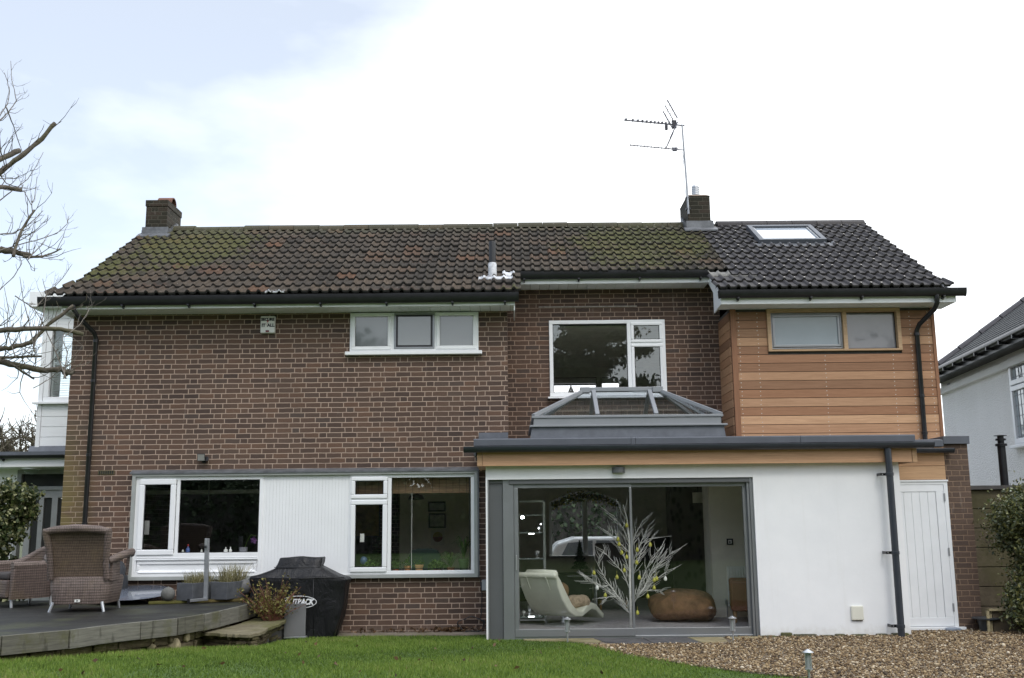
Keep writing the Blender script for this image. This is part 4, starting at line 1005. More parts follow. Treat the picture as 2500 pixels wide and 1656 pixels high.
# white twig tree with pears
T = at_room('twig_tree', 'white painted twig tree hung with yellow pears behind the glass', 'decorative tree', (1.6, -.6, .1))
TW = [[(1.599, .10), (1.604, .647), (1.612, 1.294), (1.588, 1.6), (1.538, 1.797)], [(1.604, .285), (1.457, .499), (1.288, .736), (1.162, .974), (1.187, 1.103)], [(1.562, .328), (1.371, .564), (1.155, .716), (.958, .75)], [(1.603, .626), (1.511, .863), (1.34, 1.058), (1.233, 1.178)], [(1.606, .862), (1.519, 1.121), (1.392, 1.34), (1.317, 1.427)], [(1.611, 1.251), (1.529, 1.469), (1.401, 1.645)], [(1.619, .413), (1.791, .645), (1.93, .859), (2.09, 1.029), (2.216, 1.147)], [(1.653, .455), (1.813, .667), (1.886, .859), (1.98, 1.03), (2.008, 1.203)], [(1.722, .561), (1.948, .751), (2.152, .899)], [(1.767, .603), (1.922, .623), (2.074, .579)], [(1.642, .818), (1.737, 1.033), (1.785, 1.162), (1.879, 1.313), (1.968, 1.334)], [(1.632, 1.207), (1.704, 1.38), (1.821, 1.575)], [(1.629, .948), (1.79, 1.292), (1.907, 1.509)], [(1.564, .392), (1.436, .542), (1.305, .543), (1.194, .481)], [(1.618, 1.12), (1.457, 1.295), (1.35, 1.405)], [(1.457, .499), (1.331, .693), (1.154, .673), (1.069, .781)], [(1.677, .518), (1.75, .732), (1.845, .945), (1.916, 1.096)]]
twig = plain('white_twig', (.60, .59, .56), .7, vary=.15, scale=20)
rng = random.Random(12)
for i, br in enumerate(TW):
    m = MB(); n_ = len(br); yd = rng.uniform(-.16, .16)
    P3 = [Vector((p[0], -.6 + yd * j / (n_ - 1), p[1])) for j, p in enumerate(br)]
    r0 = .020 if i == 0 else .008
    m.tube(P3, [r0 * (1 - .75 * j / (n_ - 1)) for j in range(n_)], 7)
    for j in range(1, n_):
        for q in range(9 if i else 5):
            if i == 0 and j < 2: continue
            t_ = rng.random(); b0 = P3[j - 1].lerp(P3[j], t_); d_ = (P3[j] - P3[j - 1]).normalized()
            s_ = rng.choice((-1, 1)); side = Vector((d_.z * s_, rng.uniform(-.5, .5), -d_.x * s_ * .4 + .35)).normalized()
            ln = rng.uniform(.08, .22); mid = b0 + (d_ * .55 + side * .6) * ln * .5; end = mid + (d_ * .8 + side * .35) * ln * .6
            m.tube([b0, mid, end], [.0038, .0028, .0013], 5)
    m.build('trunk' if i == 0 else 'branch', twig, T, smooth=True)
PE = [(1.575, 1.506), (1.448, 1.318), (1.461, 1.249), (1.495, 1.134), (1.562, 1.073), (1.712, 1.171), (1.895, 1.238), (1.7, .997), (1.524, .893), (1.104, .863), (1.42, .802), (1.252, .559), (1.839, .538), (1.69, .322), (1.969, .776), (1.934, .759), (1.93, .654), (1.729, .795)]
pm = plain('pear_yellow', (.42, .40, .06), .45, vary=.2, scale=30)
proto = None
for x, z in PE + [(1.143, .662), (2.09, .774)]:
    wh = (x, z) in ((1.143, .662), (2.09, .774))
    if proto is None or wh:
        m = MB(); m.lathe([(.003, -.030), (.019, -.025), (.024, -.008), (.020, .012), (.011, .028), (.004, .036)], (0, 0, 0), 14); m.lathe([(.002, .04), (.002, .085)], (0, 0, 0), 5)
        o = m.build('pear_ornament' if not wh else 'white_ornament', pm if not wh else M['plaster_w'], None, smooth=True)
        tag(o, 'small yellow pear ornament hanging on the white twig tree' if not wh else ('white ornament low on the outer branch nearer the lounge chair' if x < 1.5 else 'white ornament hanging over the bean bag'), 'ornament', 'pear ornaments on the twig tree' if not wh else None)
        if not wh: proto = o
    else: o = proto.copy(); COL.objects.link(o)
    o.location = (x, -.66, z)

# car in the front drive, seen through the arched window
T = thing('parked_car', 'white estate car parked in the front drive beyond the arched window', 'car', (2.6, 8.6, -.36))
body = [(.45, .05), (.40, .55), (.55, .80), (1.5, .88), (4.1, .88), (4.75, .80), (4.85, .45), (4.75, .05)]
cab = [(.60, .80), (.95, 1.28), (1.35, 1.40), (2.8, 1.40), (3.3, 1.28), (4.05, .86)]
m = MB(); m.prism([(x, z - .2) for x, z in body], 'y', 7.9, 9.5); m.prism([(x, z - .2) for x, z in cab], 'y', 8.05, 9.35); m.build('body', plain('white_car_paint', (.8, .8, .8), .2), T, bevel=.06, seg=3)
m = MB()
for q in ([(.98, .68), (1.2, 1.08), (1.75, 1.13), (1.75, .70)], [(1.83, .70), (1.83, 1.13), (2.7, 1.13), (2.85, .70)], [(2.93, .70), (2.8, 1.12), (3.1, 1.07), (3.6, .70)]): m.prism(q, 'y', 8.035, 8.05)
m.build('window', plain('tinted_glass', (.18, .2, .22), .1), T)
for x in (1.25, 3.95):
    m = MB(); m.lathe([(.20, -.1), (.32, -.1), (.33, 0), (.32, .1), (.20, .1)], (x, 7.95, -.05), 24, Matrix.Rotation(R(90), 4, 'X')); m.build('wheel', M['black'], T, smooth='auto')
m = MB(); m.box(1.9, 2.1, 7.88, 7.9, .56, .585); m.build('handle', M['galv'], T)

# ---- kitchen and dining room things
T = thing('roman_blind', 'woven bamboo roman blind at the top of the dining window', 'blind', (-1.2, .2, 2.1))
bam = NT('bamboo'); o_ = bam.obj(); s_ = bam.n('SeparateXYZ', {0: o_})
st = bam.math('FRACT', bam.math('MULTIPLY', s_.outputs['X'], 10.0))
c_ = bam.mix(bam.ss(st, .0, .12), (.05, .032, .018), bam.ramp(bam.noise(bam.scaled(o_, (1, 1, 30)), 4, 4), [(.3, (.12, .075, .036)), (.7, (.27, .17, .085))]))
bam.pbr(c_, .7)
m = MB()
for k_ in range(3): m.box(-1.80, -.62, .10 + .025 * k_, .12 + .025 * k_, 2.0 + .05 * k_, 2.24)
m.build('slats', bam.m, T); m = MB(); m.box(-2.38, -1.86, .12, .14, 2.0, 2.24); m.build('slats', bam.m, T)
m = MB(); m.lathe([(.003, .9), (.003, 2.0)], (-1.50, .09, 0), 6); m.build('cord', M['plaster_w'], T)
T = thing('pendant_lamp', 'wide dark pendant lampshade in the dining room', 'lamp', (-1.54, 1.2, 1.97))
m = MB(); m.lathe([(.13, 1.93), (.13, 1.935), (.10, 2.0), (.03, 2.02), (.006, 2.38)], (-1.54, 1.2, 0), 20); m.build('lamp_shade', M['dark_room'], T, smooth='auto')
for nm, lab, x0, x1, z0, z1, inn in (('picture_frame', 'black framed landscape drawing, upper picture on the dining room wall', -1.498, -1.193, 1.755, 1.928, (.42, .44, .44)), ('picture_frame', 'black framed drawing draped with a medal ribbon on the dining room wall', -1.49, -1.188, 1.471, 1.724, (.42, .43, .37))):
    T = thing(nm, lab, 'picture frame', ((x0 + x1) / 2, 2.98, z0))
    m = MB(); m.frame(x0, x1, z0, z1, .026, 2.965, 2.998); m.build('frame', M['black'], T)
    m = MB(); m.box(x0 + .026, x1 - .026, 2.98, 2.99, z0 + .026, z1 - .026); m.build('picture', plain('drawing_paper', inn, .5, vary=.3, scale=18), T)
T = thing('poster', 'white paper with a round yellow and red fruit drawing', 'poster', (-1.33, 2.98, 1.18))
m = MB(); m.box(-1.448, -1.215, 2.99, 2.998, 1.176, 1.447); m.build('paper', M['plaster'], T)
m = MB(); m.prism([(-1.33 + .085 * math.cos(t), 1.32 + .085 * math.sin(t)) for t in [math.pi * i / 12 for i in range(13)]], 'y', 2.982, 2.99); m.m = 1; m.prism([(-1.33 + .085 * math.cos(t), 1.318 + .085 * math.sin(t)) for t in [math.pi + math.pi * i / 12 for i in range(13)]], 'y', 2.982, 2.99); m.build('drawing', [plain('yellow_paint', (.4, .3, .03), .6), plain('red_paint', (.2, .04, .03), .6)], T)
T = thing('dining_chair', 'dark green rounded dining chair back', 'chair', (-1.38, 1.0, .12))
m = MB(); pr = [(-1.63, .75), (-1.63, 1.08), (-1.58, 1.155), (-1.48, 1.175), (-1.28, 1.175), (-1.19, 1.15), (-1.14, 1.07), (-1.14, .75)]
m.prism(pr, 'y', .98, 1.03); m.build('backrest', plain('green_chair', (.02, .055, .04), .4), T, bevel=.012)
m = MB(); m.box(-1.62, -1.15, 1.0, 1.42, .55, .60); m.build('seat', plain('green_seat', (.02, .055, .04), .4), T, bevel=.012)
for x in (-1.6, -1.17):
    for y in (1.02, 1.4): m = MB(); m.box(x - .015, x + .015, y - .015, y + .015, .12, .56); m.build('leg', lw, T)
terra = plain('terracotta', (.32, .15, .06), .8, vary=.2); red = plain('red_pot', (.25, .04, .03), .5)
gl = leaf_mat('pot_leaf', [(0, (.03, .07, .015)), (1, (.10, .18, .03))])
def pot(label, x, y, r_, h_, mat, leafn=0, lh=.0, lr=.0, ls=.05, strap=False, seed=1):
    T = thing('potted_plant' if leafn else 'plant_pot', label, 'plant pot' if not leafn else 'potted plant', (x, y, .84))
    m = MB(); m.lathe([(r_ * .72, .84), (r_ * .95, .84 + h_ * .78), (r_ * 1.05, .84 + h_ * .8), (r_ * 1.05, .84 + h_), (r_ * .9, .84 + h_), (r_ * .85, .84 + h_ * .85)], (x, y, 0), 18); m.build('pot', mat, T, smooth='auto')
    if leafn and not strap: leaves('foliage', clumps(leafn, (x, y, .84 + h_ + lh * .45), (lr, lr * .8, lh * .5), 9, seed, .035), ls, gl, T, seed, .7)
    if strap:
        g = random.Random(seed); m = MB()
        for i in range(leafn):
            a_ = g.uniform(0, 6.28); l_ = g.uniform(.6, 1) * lh; e_ = g.uniform(.3, 1) * lr; b0 = Vector((x, y, .84 + h_)); d_ = Vector((math.cos(a_) * e_, math.sin(a_) * e_ * .6, 0))
            for q in range(3):
                p, p2 = [b0 + d_ * t_ + Vector((0, 0, l_ * math.sin(t_ * 2.1))) for t_ in (q / 3, (q + 1) / 3)]
                m.add(bar(p, p2, .016 * (1 - q * .28), .002), BARF)
        m.build('foliage', gl, T)
pot('tan clay pot second along the dining window sill', -1.565, .16, .05, .11, terra, 60, .08, .05, .03, seed=2)
pot('paler tan clay pot third along the dining window sill', -1.395, .16, .062, .125, plain('pale_clay', (.42, .25, .11), .8), 80, .06, .05, .03, seed=3)
pot('orange clay pot at the mullion end of the dining window sill', -1.735, .16, .042, .06, plain('orange_pot', (.38, .10, .04), .6), 90, .10, .06, .035, seed=4)
pot('bushy green herb in a low red pot on the dining sill', -1.14, .16, .07, .05, red, 320, .17, .13, .05, seed=5)
pot('spider plant with arching pale leaves on the dining sill', -.93, .15, .055, .08, terra, 26, .24, .22, seed=6, strap=True)
pot('tall strap leaved plant at the far end of the dining sill', -.74, .17, .075, .20, plain('green_pot', (.05, .09, .03), .4), 30, .34, .20, seed=7, strap=True)
pot('seedling in a wide red dish behind the narrow casement', -2.1, .16, .09, .045, red, 200, .14, .11, .04, seed=8)
lump('balloon', 'small blue ball beside the dining room casement', 'ball', (-2.21, .17, 1.03), (.055, .055, .06), plain('blue_rubber', (.07, .12, .22), .4), 2, 2, .02)
T = thing('painting', 'large yellow and orange painting behind the narrow dining casement', 'painting', (-2.1, 2.9, 1.5))
m = MB(); m.box(-2.95, -2.35, 2.9, 2.93, 1.35, 2.0); m.build('canvas', plain('yellow_canvas', (.30, .20, .05), .7, vary=.9, scale=3), T)
m = MB(); m.frame(-2.97, -2.33, 1.33, 2.02, .02, 2.885, 2.94); m.build('frame', M['dark_room'], T)
m = MB(); m.box(-2.255, -2.195, .0 + .075, .085, 1.30, 1.42); tag(m.build('thermometer', M['plaster_w']), 'white paper tag hanging in the dining room casement', 'tag')
m = MB(); m.box(-5.425, -5.355, .075, .09, 1.44, 1.64); tag(m.build('thermometer', plain('tag_grey', (.33, .33, .32), .5)), 'grey tag hanging inside the left kitchen casement', 'tag')
# sill items in the dark kitchen window
def bottle(label, x, mat, prof, capm=None, nm='bottle'):
    T = thing(nm, label, 'bottle', (x, .14, 1.17))
    m = MB(); m.lathe([(r_, 1.172 - .0 + z_) for r_, z_ in prof], (x, .14, 0), 14); m.build('body', mat, T, smooth='auto')
    if capm: m = MB(); zt = 1.172 + prof[-1][1]; m.lathe([(.012, zt), (.014, zt + .025), (.006, zt + .03)], (x, .14, 0), 10); m.build('cap', capm, T)
m = MB(); m.box(-4.87, -3.74, .06, .24, 1.15, 1.172); m.build('window_board', M['white'], H)
bl = plain('blue_plastic', (.05, .10, .28), .35)
bottle('blue spray bottle on the kitchen window sill', -4.79, bl, [(.028, 0), (.03, .05), (.012, .075), (.012, .09)], plain('red_plastic', (.35, .04, .04), .4))
cg = plain('pale_glass', (.45, .46, .42), .15)
bottle('small clear bottle by the kitchen mullion', -4.865, cg, [(.018, 0), (.018, .03), (.006, .045)], None)
bottle('first of two slim pale jars left of the steel post', -4.59, cg, [(.016, 0), (.016, .02), (.006, .045)], None)
bottle('second slim pale jar nearest the steel post', -4.505, cg, [(.015, 0), (.015, .025), (.005, .05)], None)
bottle('white soap bottle, left of the pair on the kitchen sill', -4.235, M['plaster_w'], [(.03, 0), (.03, .035), (.008, .05), (.008, .075)], None)
bottle('white soap bottle, right of the pair on the kitchen sill', -4.165, M['plaster_w'], [(.022, 0), (.022, .035), (.008, .05), (.008, .075)], None)
T = thing('orchid', 'purple orchid in a grey pot on the kitchen window sill', 'orchid', (-3.95, .16, 1.17))
m = MB(); m.lathe([(.055, 1.172), (.062, 1.24), (.055, 1.24)], (-3.98, .16, 0), 16); m.build('pot', plain('grey_pot', (.2, .2, .22), .5), T, smooth='auto')
m = MB(); m.tube([(-3.96, .16, 1.23), (-3.93, .16, 1.33), (-3.88, .16, 1.42), (-3.80, .16, 1.40)], .004, 6); m.build('stem', gl, T)
leaves('flower', clumps(70, (-3.82, .16, 1.345), (.06, .03, .035), 6, 2, .014), .035, leaf_mat('orchid_petal', [(0, (.22, .07, .26)), (1, (.42, .2, .5))]), T, 3, .9)
T = thing('pendant_lamp', 'small metal pendant light in the dark kitchen', 'lamp', (-4.92, 1.5, 1.9))
m = MB(); m.lathe([(.05, 1.895), (.045, 1.91), (.012, 1.94), (.003, 2.44)], (-4.92, 1.5, 0), 16); m.build('lamp_shade', M['steel'], T, smooth='auto')
T = thing('wire_lantern', 'dark pyramid shaped ornament on the upstairs window sill', 'ornament', (.93, 1.0, 3.56))
m = MB()
for a_ in range(4):
    c_ = (.93 + .055 * (1 if a_ in (0, 1) else -1), 1.0 + .055 * (1 if a_ in (0, 3) else -1))
    m.tube([(*c_, 3.55), (.93, 1.0, 3.69)], .008, 5); 
m.lathe([(.06, 3.55), (.055, 3.565), (.01, 3.68), (.004, 3.72)], (.93, 1.0, 0), 5)
m.build('body', M['dark_room'], T)
# ---------------------------------------------------------------- ground
def lawn_z(x, y):
    s = np.clip((2.5 - x) / 5.5, 0, 1); s = s * s * (3 - 2 * s)
    return 0.0635 * np.clip(-y - .4, 0, 5.3) * s + .03 * (1 - s)
gn = NT('ground_earth'); o_ = gn.obj()
gn.pbr(gn.mix(gn.noise(o_, .3, 4), (.05, .075, .02), (.08, .075, .04)), .95)
m = MB(); m.quad((-250, -250, -.40), (250, -250, -.40), (250, 250, -.40), (-250, 250, -.40)); tag(m.build('ground', gn.m), kind='structure')
xs = np.linspace(-30, 30, 121); ys = np.concatenate([np.linspace(-40, -9, 32), np.linspace(-8.8, 0, 60), [5.9]])
X, Y = np.meshgrid(xs, ys); Z = lawn_z(X, Y)
nx_, ny_ = len(xs), len(ys); idx = np.arange(nx_ * ny_).reshape(ny_, nx_)
F = np.stack([idx[:-1, :-1], idx[:-1, 1:], idx[1:, 1:], idx[1:, :-1]], -1).reshape(-1, 4)
ln = NT('lawn_soil'); o_ = ln.obj()
ln.pbr(ln.mix(ln.noise(o_, 3, 6), (.035, .07, .010), (.08, .135, .022)), .95, 0, ln.bump(ln.noise(o_, 60, 4), .5, .02))
tag(npmesh('lawn', np.stack([X.ravel(), Y.ravel(), Z.ravel()], 1), F, ln.m, smooth=True), kind='structure')
EDGE = np.array([(.62, -1.5), (.85, -1.72), (1.3, -2.93), (1.87, -3.78), (2.51, -4.45), (3.4, -5.2), (4.6, -6.0), (6.2, -7.0)])
def gravel_left(y): return np.interp(-y, -EDGE[:, 1], EDGE[:, 0])
DK = [(-5.05, -4.81), (-4.61, -4.29), (-4.45, -3.88), (-4.18, -3.45), (-3.90, -3.05), (-3.75, -2.55), (-3.68, -2.12), (-3.62, -1.5), (-3.60, -.9), (-3.60, -.02)]
DKa = np.array(DK)
def deck_right(y):
    return np.where(y < -4.81, -5.05 + (y + 4.81) * .846, np.interp(y, DKa[:, 1], DKa[:, 0]))
gv = NT('gravel_bed'); o_ = gv.obj()
vo = gv.n('TexVoronoi', {'Vector': o_, 'Scale': 55.0}); 
gv.pbr(gv.mix(gv.n('SeparateXYZ', {0: vo.outputs['Color']}).outputs['X'], (.10, .075, .05), (.30, .24, .17)), .9, 0, gv.bump(vo.outputs['Distance'], .8, .02))
pts = [(x, y) for x, y in EDGE] + [(9.5, -7.0), (9.5, .9), (6.46, .9), (6.46, -.58), (5.25, -.58), (5.25, -1.19), (.62, -1.19)]
m = MB(); m.prism(pts, 'z', .0, .048); tag(m.build('gravel_bed', gv.m), kind='structure')
def path_mat(): return stone_mat('worn_concrete', [(.12, .10, .08), (.21, .18, .145), (.27, .235, .19)], 6, .4, .25)
m = MB(); pc = random.Random(5); x = -3.25
top = [(-3.25 + i * .2, -.40 + pc.uniform(-.03, .03)) for i in range(15)] + [(-.38, -.42)]
m.prism(top + [(-.38, .0), (-3.25, .0)], 'z', -.1, .028); m.prism([(-.38, -1.24), (.66, -1.26), (.66, -1.1), (-.38, -1.1)], 'z', -.1, .025)
tag(m.build('path', path_mat()), kind='structure')

# grass blades
g = np.random.default_rng(11); N = 330000
gy = -.35 - 8.0 * g.uniform(size=N) ** .9; gx = g.uniform(-7.2, 6.0, N)
half = (gy + 15.6) * .47 + .3
ok = (np.abs(gx) < half)
ok &= gx < gravel_left(gy) + g.normal(0, .035, N)
ok &= ~((gx > -.42) & (gy > -1.30)); ok &= ~((gx > .60) & (gy > -1.52))
ok &= gx > deck_right(gy) + .03
ok &= ~((gx < -3.02) & (gy > -2.72) & (gx > -4.2))
ok &= gy < -.40 + np.sin(gx * 9) * .02
gx, gy = gx[ok], gy[ok]; n_ = len(gx)
patch_ = np.sin(gx * 1.3 + 2 * np.sin(gy * .9)) * .5 + np.sin(gx * 3.1 - gy * 2.2) * .3 + np.sin(gx * 7 + gy * 5) * .2
hh = (.036 + .016 * patch_) * g.uniform(.55, 1.25, n_)
ang = g.uniform(0, 6.283, n_); lean = hh * g.uniform(.1, .8, n_); la = g.uniform(0, 6.283, n_)
bw = .0036 * (1 + (gy + 15.2) / 26)
z0 = lawn_z(gx, gy) - .004
V = np.empty((n_, 3, 3)); V[:, 0] = np.stack([gx - bw * np.cos(ang), gy - bw * np.sin(ang), z0], 1); V[:, 1] = np.stack([gx + bw * np.cos(ang), gy + bw * np.sin(ang), z0], 1); V[:, 2] = np.stack([gx + lean * np.cos(la), gy + lean * np.sin(la), z0 + hh], 1)
gm = leaf_mat('grass_blade', [(0, (.055, .095, .014)), (.45, (.14, .225, .034)), (.8, (.23, .31, .06)), (.95, (.26, .27, .08)), (1, (.30, .26, .13))], .55, .3, .3)
tag(npmesh('grass', V.reshape(-1, 3), np.arange(3 * n_).reshape(-1, 3), gm, None, np.clip(.42 + .28 * patch_ + g.normal(0, .2, n_), 0, 1)), 'short damp green grass of the lawn', 'grass', kind='stuff')

# gravel stones
t_ = (1 + 5 ** .5) / 2
ico = np.array([(-1, t_, 0), (1, t_, 0), (-1, -t_, 0), (1, -t_, 0), (0, -1, t_), (0, 1, t_), (0, -1, -t_), (0, 1, -t_), (t_, 0, -1), (t_, 0, 1), (-t_, 0, -1), (-t_, 0, 1)]) / 1.9
icf = np.array([(0, 11, 5), (0, 5, 1), (0, 1, 7), (0, 7, 10), (0, 10, 11), (1, 5, 9), (5, 11, 4), (11, 10, 2), (10, 7, 6), (7, 1, 8), (3, 9, 4), (3, 4, 2), (3, 2, 6), (3, 6, 8), (3, 8, 9), (4, 9, 5), (2, 4, 11), (6, 2, 10), (8, 6, 7), (9, 8, 1)])
N = 60000
sy = -1.2 - 6.0 * g.uniform(size=N) ** 1.0; sx = g.uniform(.6, 8.2, N)
sy = np.where(g.uniform(size=N) < .06, g.uniform(-1.2, -.6, N), sy)
ok = (sx > gravel_left(sy) - np.abs(g.normal(0, .05, N))) & (sx < (sy + 15.6) * .47 + .6) & ~((sx < 5.25) & (sy > -1.22)) & ~((sx < 2.75) & (sy > -1.9))
sx, sy = sx[ok], sy[ok]; n_ = len(sx)
sc = g.uniform(.0065, .0155, (n_, 1)) * np.where(g.uniform(size=(n_, 1)) < .03, 1.7, 1)
V = ico[None] * (sc * g.uniform(.75, 1.2, (n_, 3)) * np.array([1, 1, .7]))[:, None, :]
V *= 1 + .12 * g.normal(size=(n_, 12, 1))
a_ = g.uniform(0, 6.283, n_); ca, sa = np.cos(a_)[:, None], np.sin(a_)[:, None]
V = np.stack([V[..., 0] * ca - V[..., 1] * sa, V[..., 0] * sa + V[..., 1] * ca, V[..., 2] + V[..., 0] * g.normal(0, .3, (n_, 1))], -1)
V += np.stack([sx, sy, .05 + sc[:, 0] * g.uniform(.0, .8, n_)], 1)[:, None, :]
pb = NT('pebbles'); a = pb.attr('rnd')
pb.pbr(pb.ramp(a, [(0, (0.0410, 0.0277, 0.0165)), (.25, (0.1094, 0.0694, 0.0344)), (.5, (0.1961, 0.1306, 0.0654)), (.75, (0.2827, 0.1999, 0.1032)), (.93, (0.3922, 0.3101, 0.1995)), (1, (0.6202, 0.5386, 0.4128))]), .75, 0, None, .35)
tag(npmesh('gravel', V.reshape(-1, 3), (icf[None] + (np.arange(n_) * 12)[:, None, None]).reshape(-1, 3), pb.m, None, np.repeat(g.uniform(size=n_), 20)), 'loose tan and grey pea gravel', 'gravel', kind='stuff')
# fallen leaves
N = 260
lx = np.concatenate([g.uniform(-2.4, -.45, 110), g.normal(-.95, .14, 90), g.uniform(-4, 3, 60)]); ly = np.concatenate([g.uniform(-.10, -.02, 110), g.normal(-.06, .04, 90), g.uniform(-6.5, -1.6, 60)])
ok = (lx > deck_right(ly) + .1) & (lx < np.where(ly < -1.5, gravel_left(ly) + .5, 9)); lx, ly = lx[ok], np.minimum(ly[ok], -.015)
leaves('fallen_leaves', np.stack([lx, ly, lawn_z(lx, ly) + np.where(ly < -.4, .035, .03 + g.uniform(0, .05, len(lx)))], 1), .055, leaf_mat('dead_leaf', [(0, (.05, .032, .018)), (.6, (.11, .06, .028)), (1, (.20, .12, .06))], trans=.1), None, 2, .6)
tag(bpy.data.objects['fallen_leaves'], 'brown fallen leaves along the wall base and on the lawn', 'leaves', kind='stuff')

# stone slabs below the sliding door
ys_ = stone_mat('yellow_flagstone', [(.17, .14, .08), (.26, .22, .13), (.33, .29, .2)], 5, .5, .3)
sl_ = stone_mat('dark_slate', [(.045, .045, .05), (.085, .082, .085), (.13, .12, .115)], 8, .9, .05)
for lab, pts, mt in (('long yellow flagstone below the sliding door', [(.10, -1.3), (1.02, -1.3), (1.10, -1.60), (1.06, -1.74), (.66, -1.55), (.12, -1.42)], ys_), ('dark slate slab nearer the yellow flagstone', [(1.03, -1.3), (1.66, -1.3), (1.72, -1.84), (1.32, -1.86), (1.14, -1.72)], sl_), ('dark slate slab under the middle of the right door', [(1.67, -1.3), (2.26, -1.3), (2.33, -1.88), (1.74, -1.86)], sl_), ('small yellow flagstone at the path light', [(2.27, -1.3), (2.72, -1.3), (2.70, -1.72), (2.38, -1.86), (2.34, -1.8)], ys_), ('mossy flagstone edge at the door corner', [(2.74, -1.3), (3.25, -1.26), (3.22, -1.40), (2.76, -1.45)], ys_)):
    m = MB(); m.prism(pts, 'z', .0, .062); tag(m.build('stone_slab', mt, None, bevel=.012), lab, 'paving slab', 'slabs below the sliding door')
m = MB(); x = 3.25; q = random.Random(8)
while x < 5.2:
    w_ = q.uniform(.12, .4); m.box(x, x + w_, -1.26 - q.uniform(0, .04), -1.205, .0, .05 + q.uniform(.01, .05)); x += w_ + q.uniform(0, .1)
tag(m.build('edging_stones', stone_mat('edging', [(.05, .05, .035), (.12, .11, .07)], 9, .8, .6), None, bevel=.012), 'mossy low edging stones along the foot of the white wall', 'edging')

# ---------------------------------------------------------------- deck, wall below it, planter
dk = NT('deck_boards'); o_ = dk.obj(); s_ = dk.n('SeparateXYZ', {0: o_})
yy = dk.math('DIVIDE', s_.outputs['Y'], .145); fr_ = dk.math('FRACT', yy)
gap = dk.ss(dk.math('MINIMUM', fr_, dk.math('SUBTRACT', 1.0, fr_)), .02, .06)
bd = dk.n('TexWhiteNoise', {1: dk.math('FLOOR', yy)}, noise_dimensions='1D').outputs['Value']
c_ = dk.mix(bd, (.011, .011, .010), (.022, .022, .019)); gr = dk.noise(dk.scaled(o_, (1, 14, 1)), 3, 6, .7)
c_ = dk.mix(1.0, c_, dk.ramp(gr, [(.3, (.6,) * 3), (.7, (1.5, 1.5, 1.4))]), 'MULTIPLY'); c_ = dk.mix(dk.math('MULTIPLY', dk.ss(dk.noise(o_, 1.6, 5), .48, .66), .6), c_, (.05, .055, .022))
dk.pbr(dk.mix(gap, (.008, .008, .007), c_), dk.math('MULTIPLY_ADD', dk.noise(o_, 2.5, 4), .5, .32), 0, dk.bump(dk.math('ADD', gap, dk.math('MULTIPLY', gr, .2)), .6, .008), .45)
deck_t = thing('deck', 'raised dark timber deck with a curved grey plank edge', 'deck', (-5.5, -2, .3))
m = MB(); m.prism([(-3.60, -.005)] + DK[::-1][1:] + [(-7.2, -7.35), (-9.6, -3.5), (-9.6, -.005)], 'z', .47, .52); m.build('deck_boards', dk.m, deck_t)
fb = NT('weathered_plank'); o_ = fb.obj(); a = fb.attr('rnd')
gr = fb.noise(fb.scaled(o_, (1.2, 1.2, 16)), 3, 7, .65, .5)
c_ = fb.mix(a, (.105, .10, .082), (.17, .165, .145)); c_ = fb.mix(1.0, c_, fb.ramp(gr, [(.3, (.62,) * 3), (.7, (1.3, 1.3, 1.25))]), 'MULTIPLY')
c_ = fb.mix(fb.math('MULTIPLY', fb.ss(fb.noise(o_, 2.4, 6, .7), .5, .66), .7), c_, (.085, .085, .035)); c_ = fb.mix(fb.math('MULTIPLY', fb.ss(fb.noise(fb.scaled(o_, (1, 1, .3)), 7, 5), .60, .70), .7), c_, (.03, .028, .02))
fb.pbr(c_, .8, 0, fb.bump(gr, .4, .006), .3)
line = [(-7.2, -7.35), (-6.1, -6.05)] + DK
def seg_board(a, b, z0, z1, th, name, mt, par, gap=.006, rn=None):
    a = Vector((*a, 0)); b = Vector((*b, 0)); d_ = (b - a).normalized(); n2 = Vector((d_.y, -d_.x, 0)) * th
    a = a + d_ * gap * .5; b = b - d_ * gap * .5
    m = MB(); m.r = rn
    m.prism([(a.x, a.y), (b.x, b.y), ((b + n2).x, (b + n2).y), ((a + n2).x, (a + n2).y)], 'z', z0, z1)
    return m.build(name, mt, par, bevel=.006)
brd = [(0, 1), (1, 2), (2, 3), (3, 5), (5, 6), (6, 7), (7, 8), (8, 9), (9, 11)]
q = random.Random(21)
for i, j in brd:
    m = MB(); m.r = q.random(); dz = q.uniform(-.008, .008)
    for k_ in range(i, j):
        a = Vector((*line[k_], 0)); b = Vector((*line[k_ + 1], 0)); d_ = (b - a).normalized(); n2 = Vector((d_.y, -d_.x, 0)) * .04
        if k_ == i: a = a + d_ * .005
        if k_ == j - 1: b = b - d_ * .005
        m.prism([(a.x, a.y), (b.x, b.y), ((b + n2).x, (b + n2).y), ((a + n2).x, (a + n2).y)], 'z', .335 + dz, .525 + dz * .4)
    m.build('fascia_board', fb.m, deck_t, bevel=.005)
st_w = stone_mat('stacked_stone', [(.045, .035, .022), (.10, .08, .05), (.17, .14, .085), (.26, .21, .13)], 7, 1.0, .5, flat=(1, 1, 3.2))
wl = thing('stone_wall', 'rough mossy stacked stone wall under the deck edge', 'stone wall', (-4.6, -3.5, .15))
m = MB()
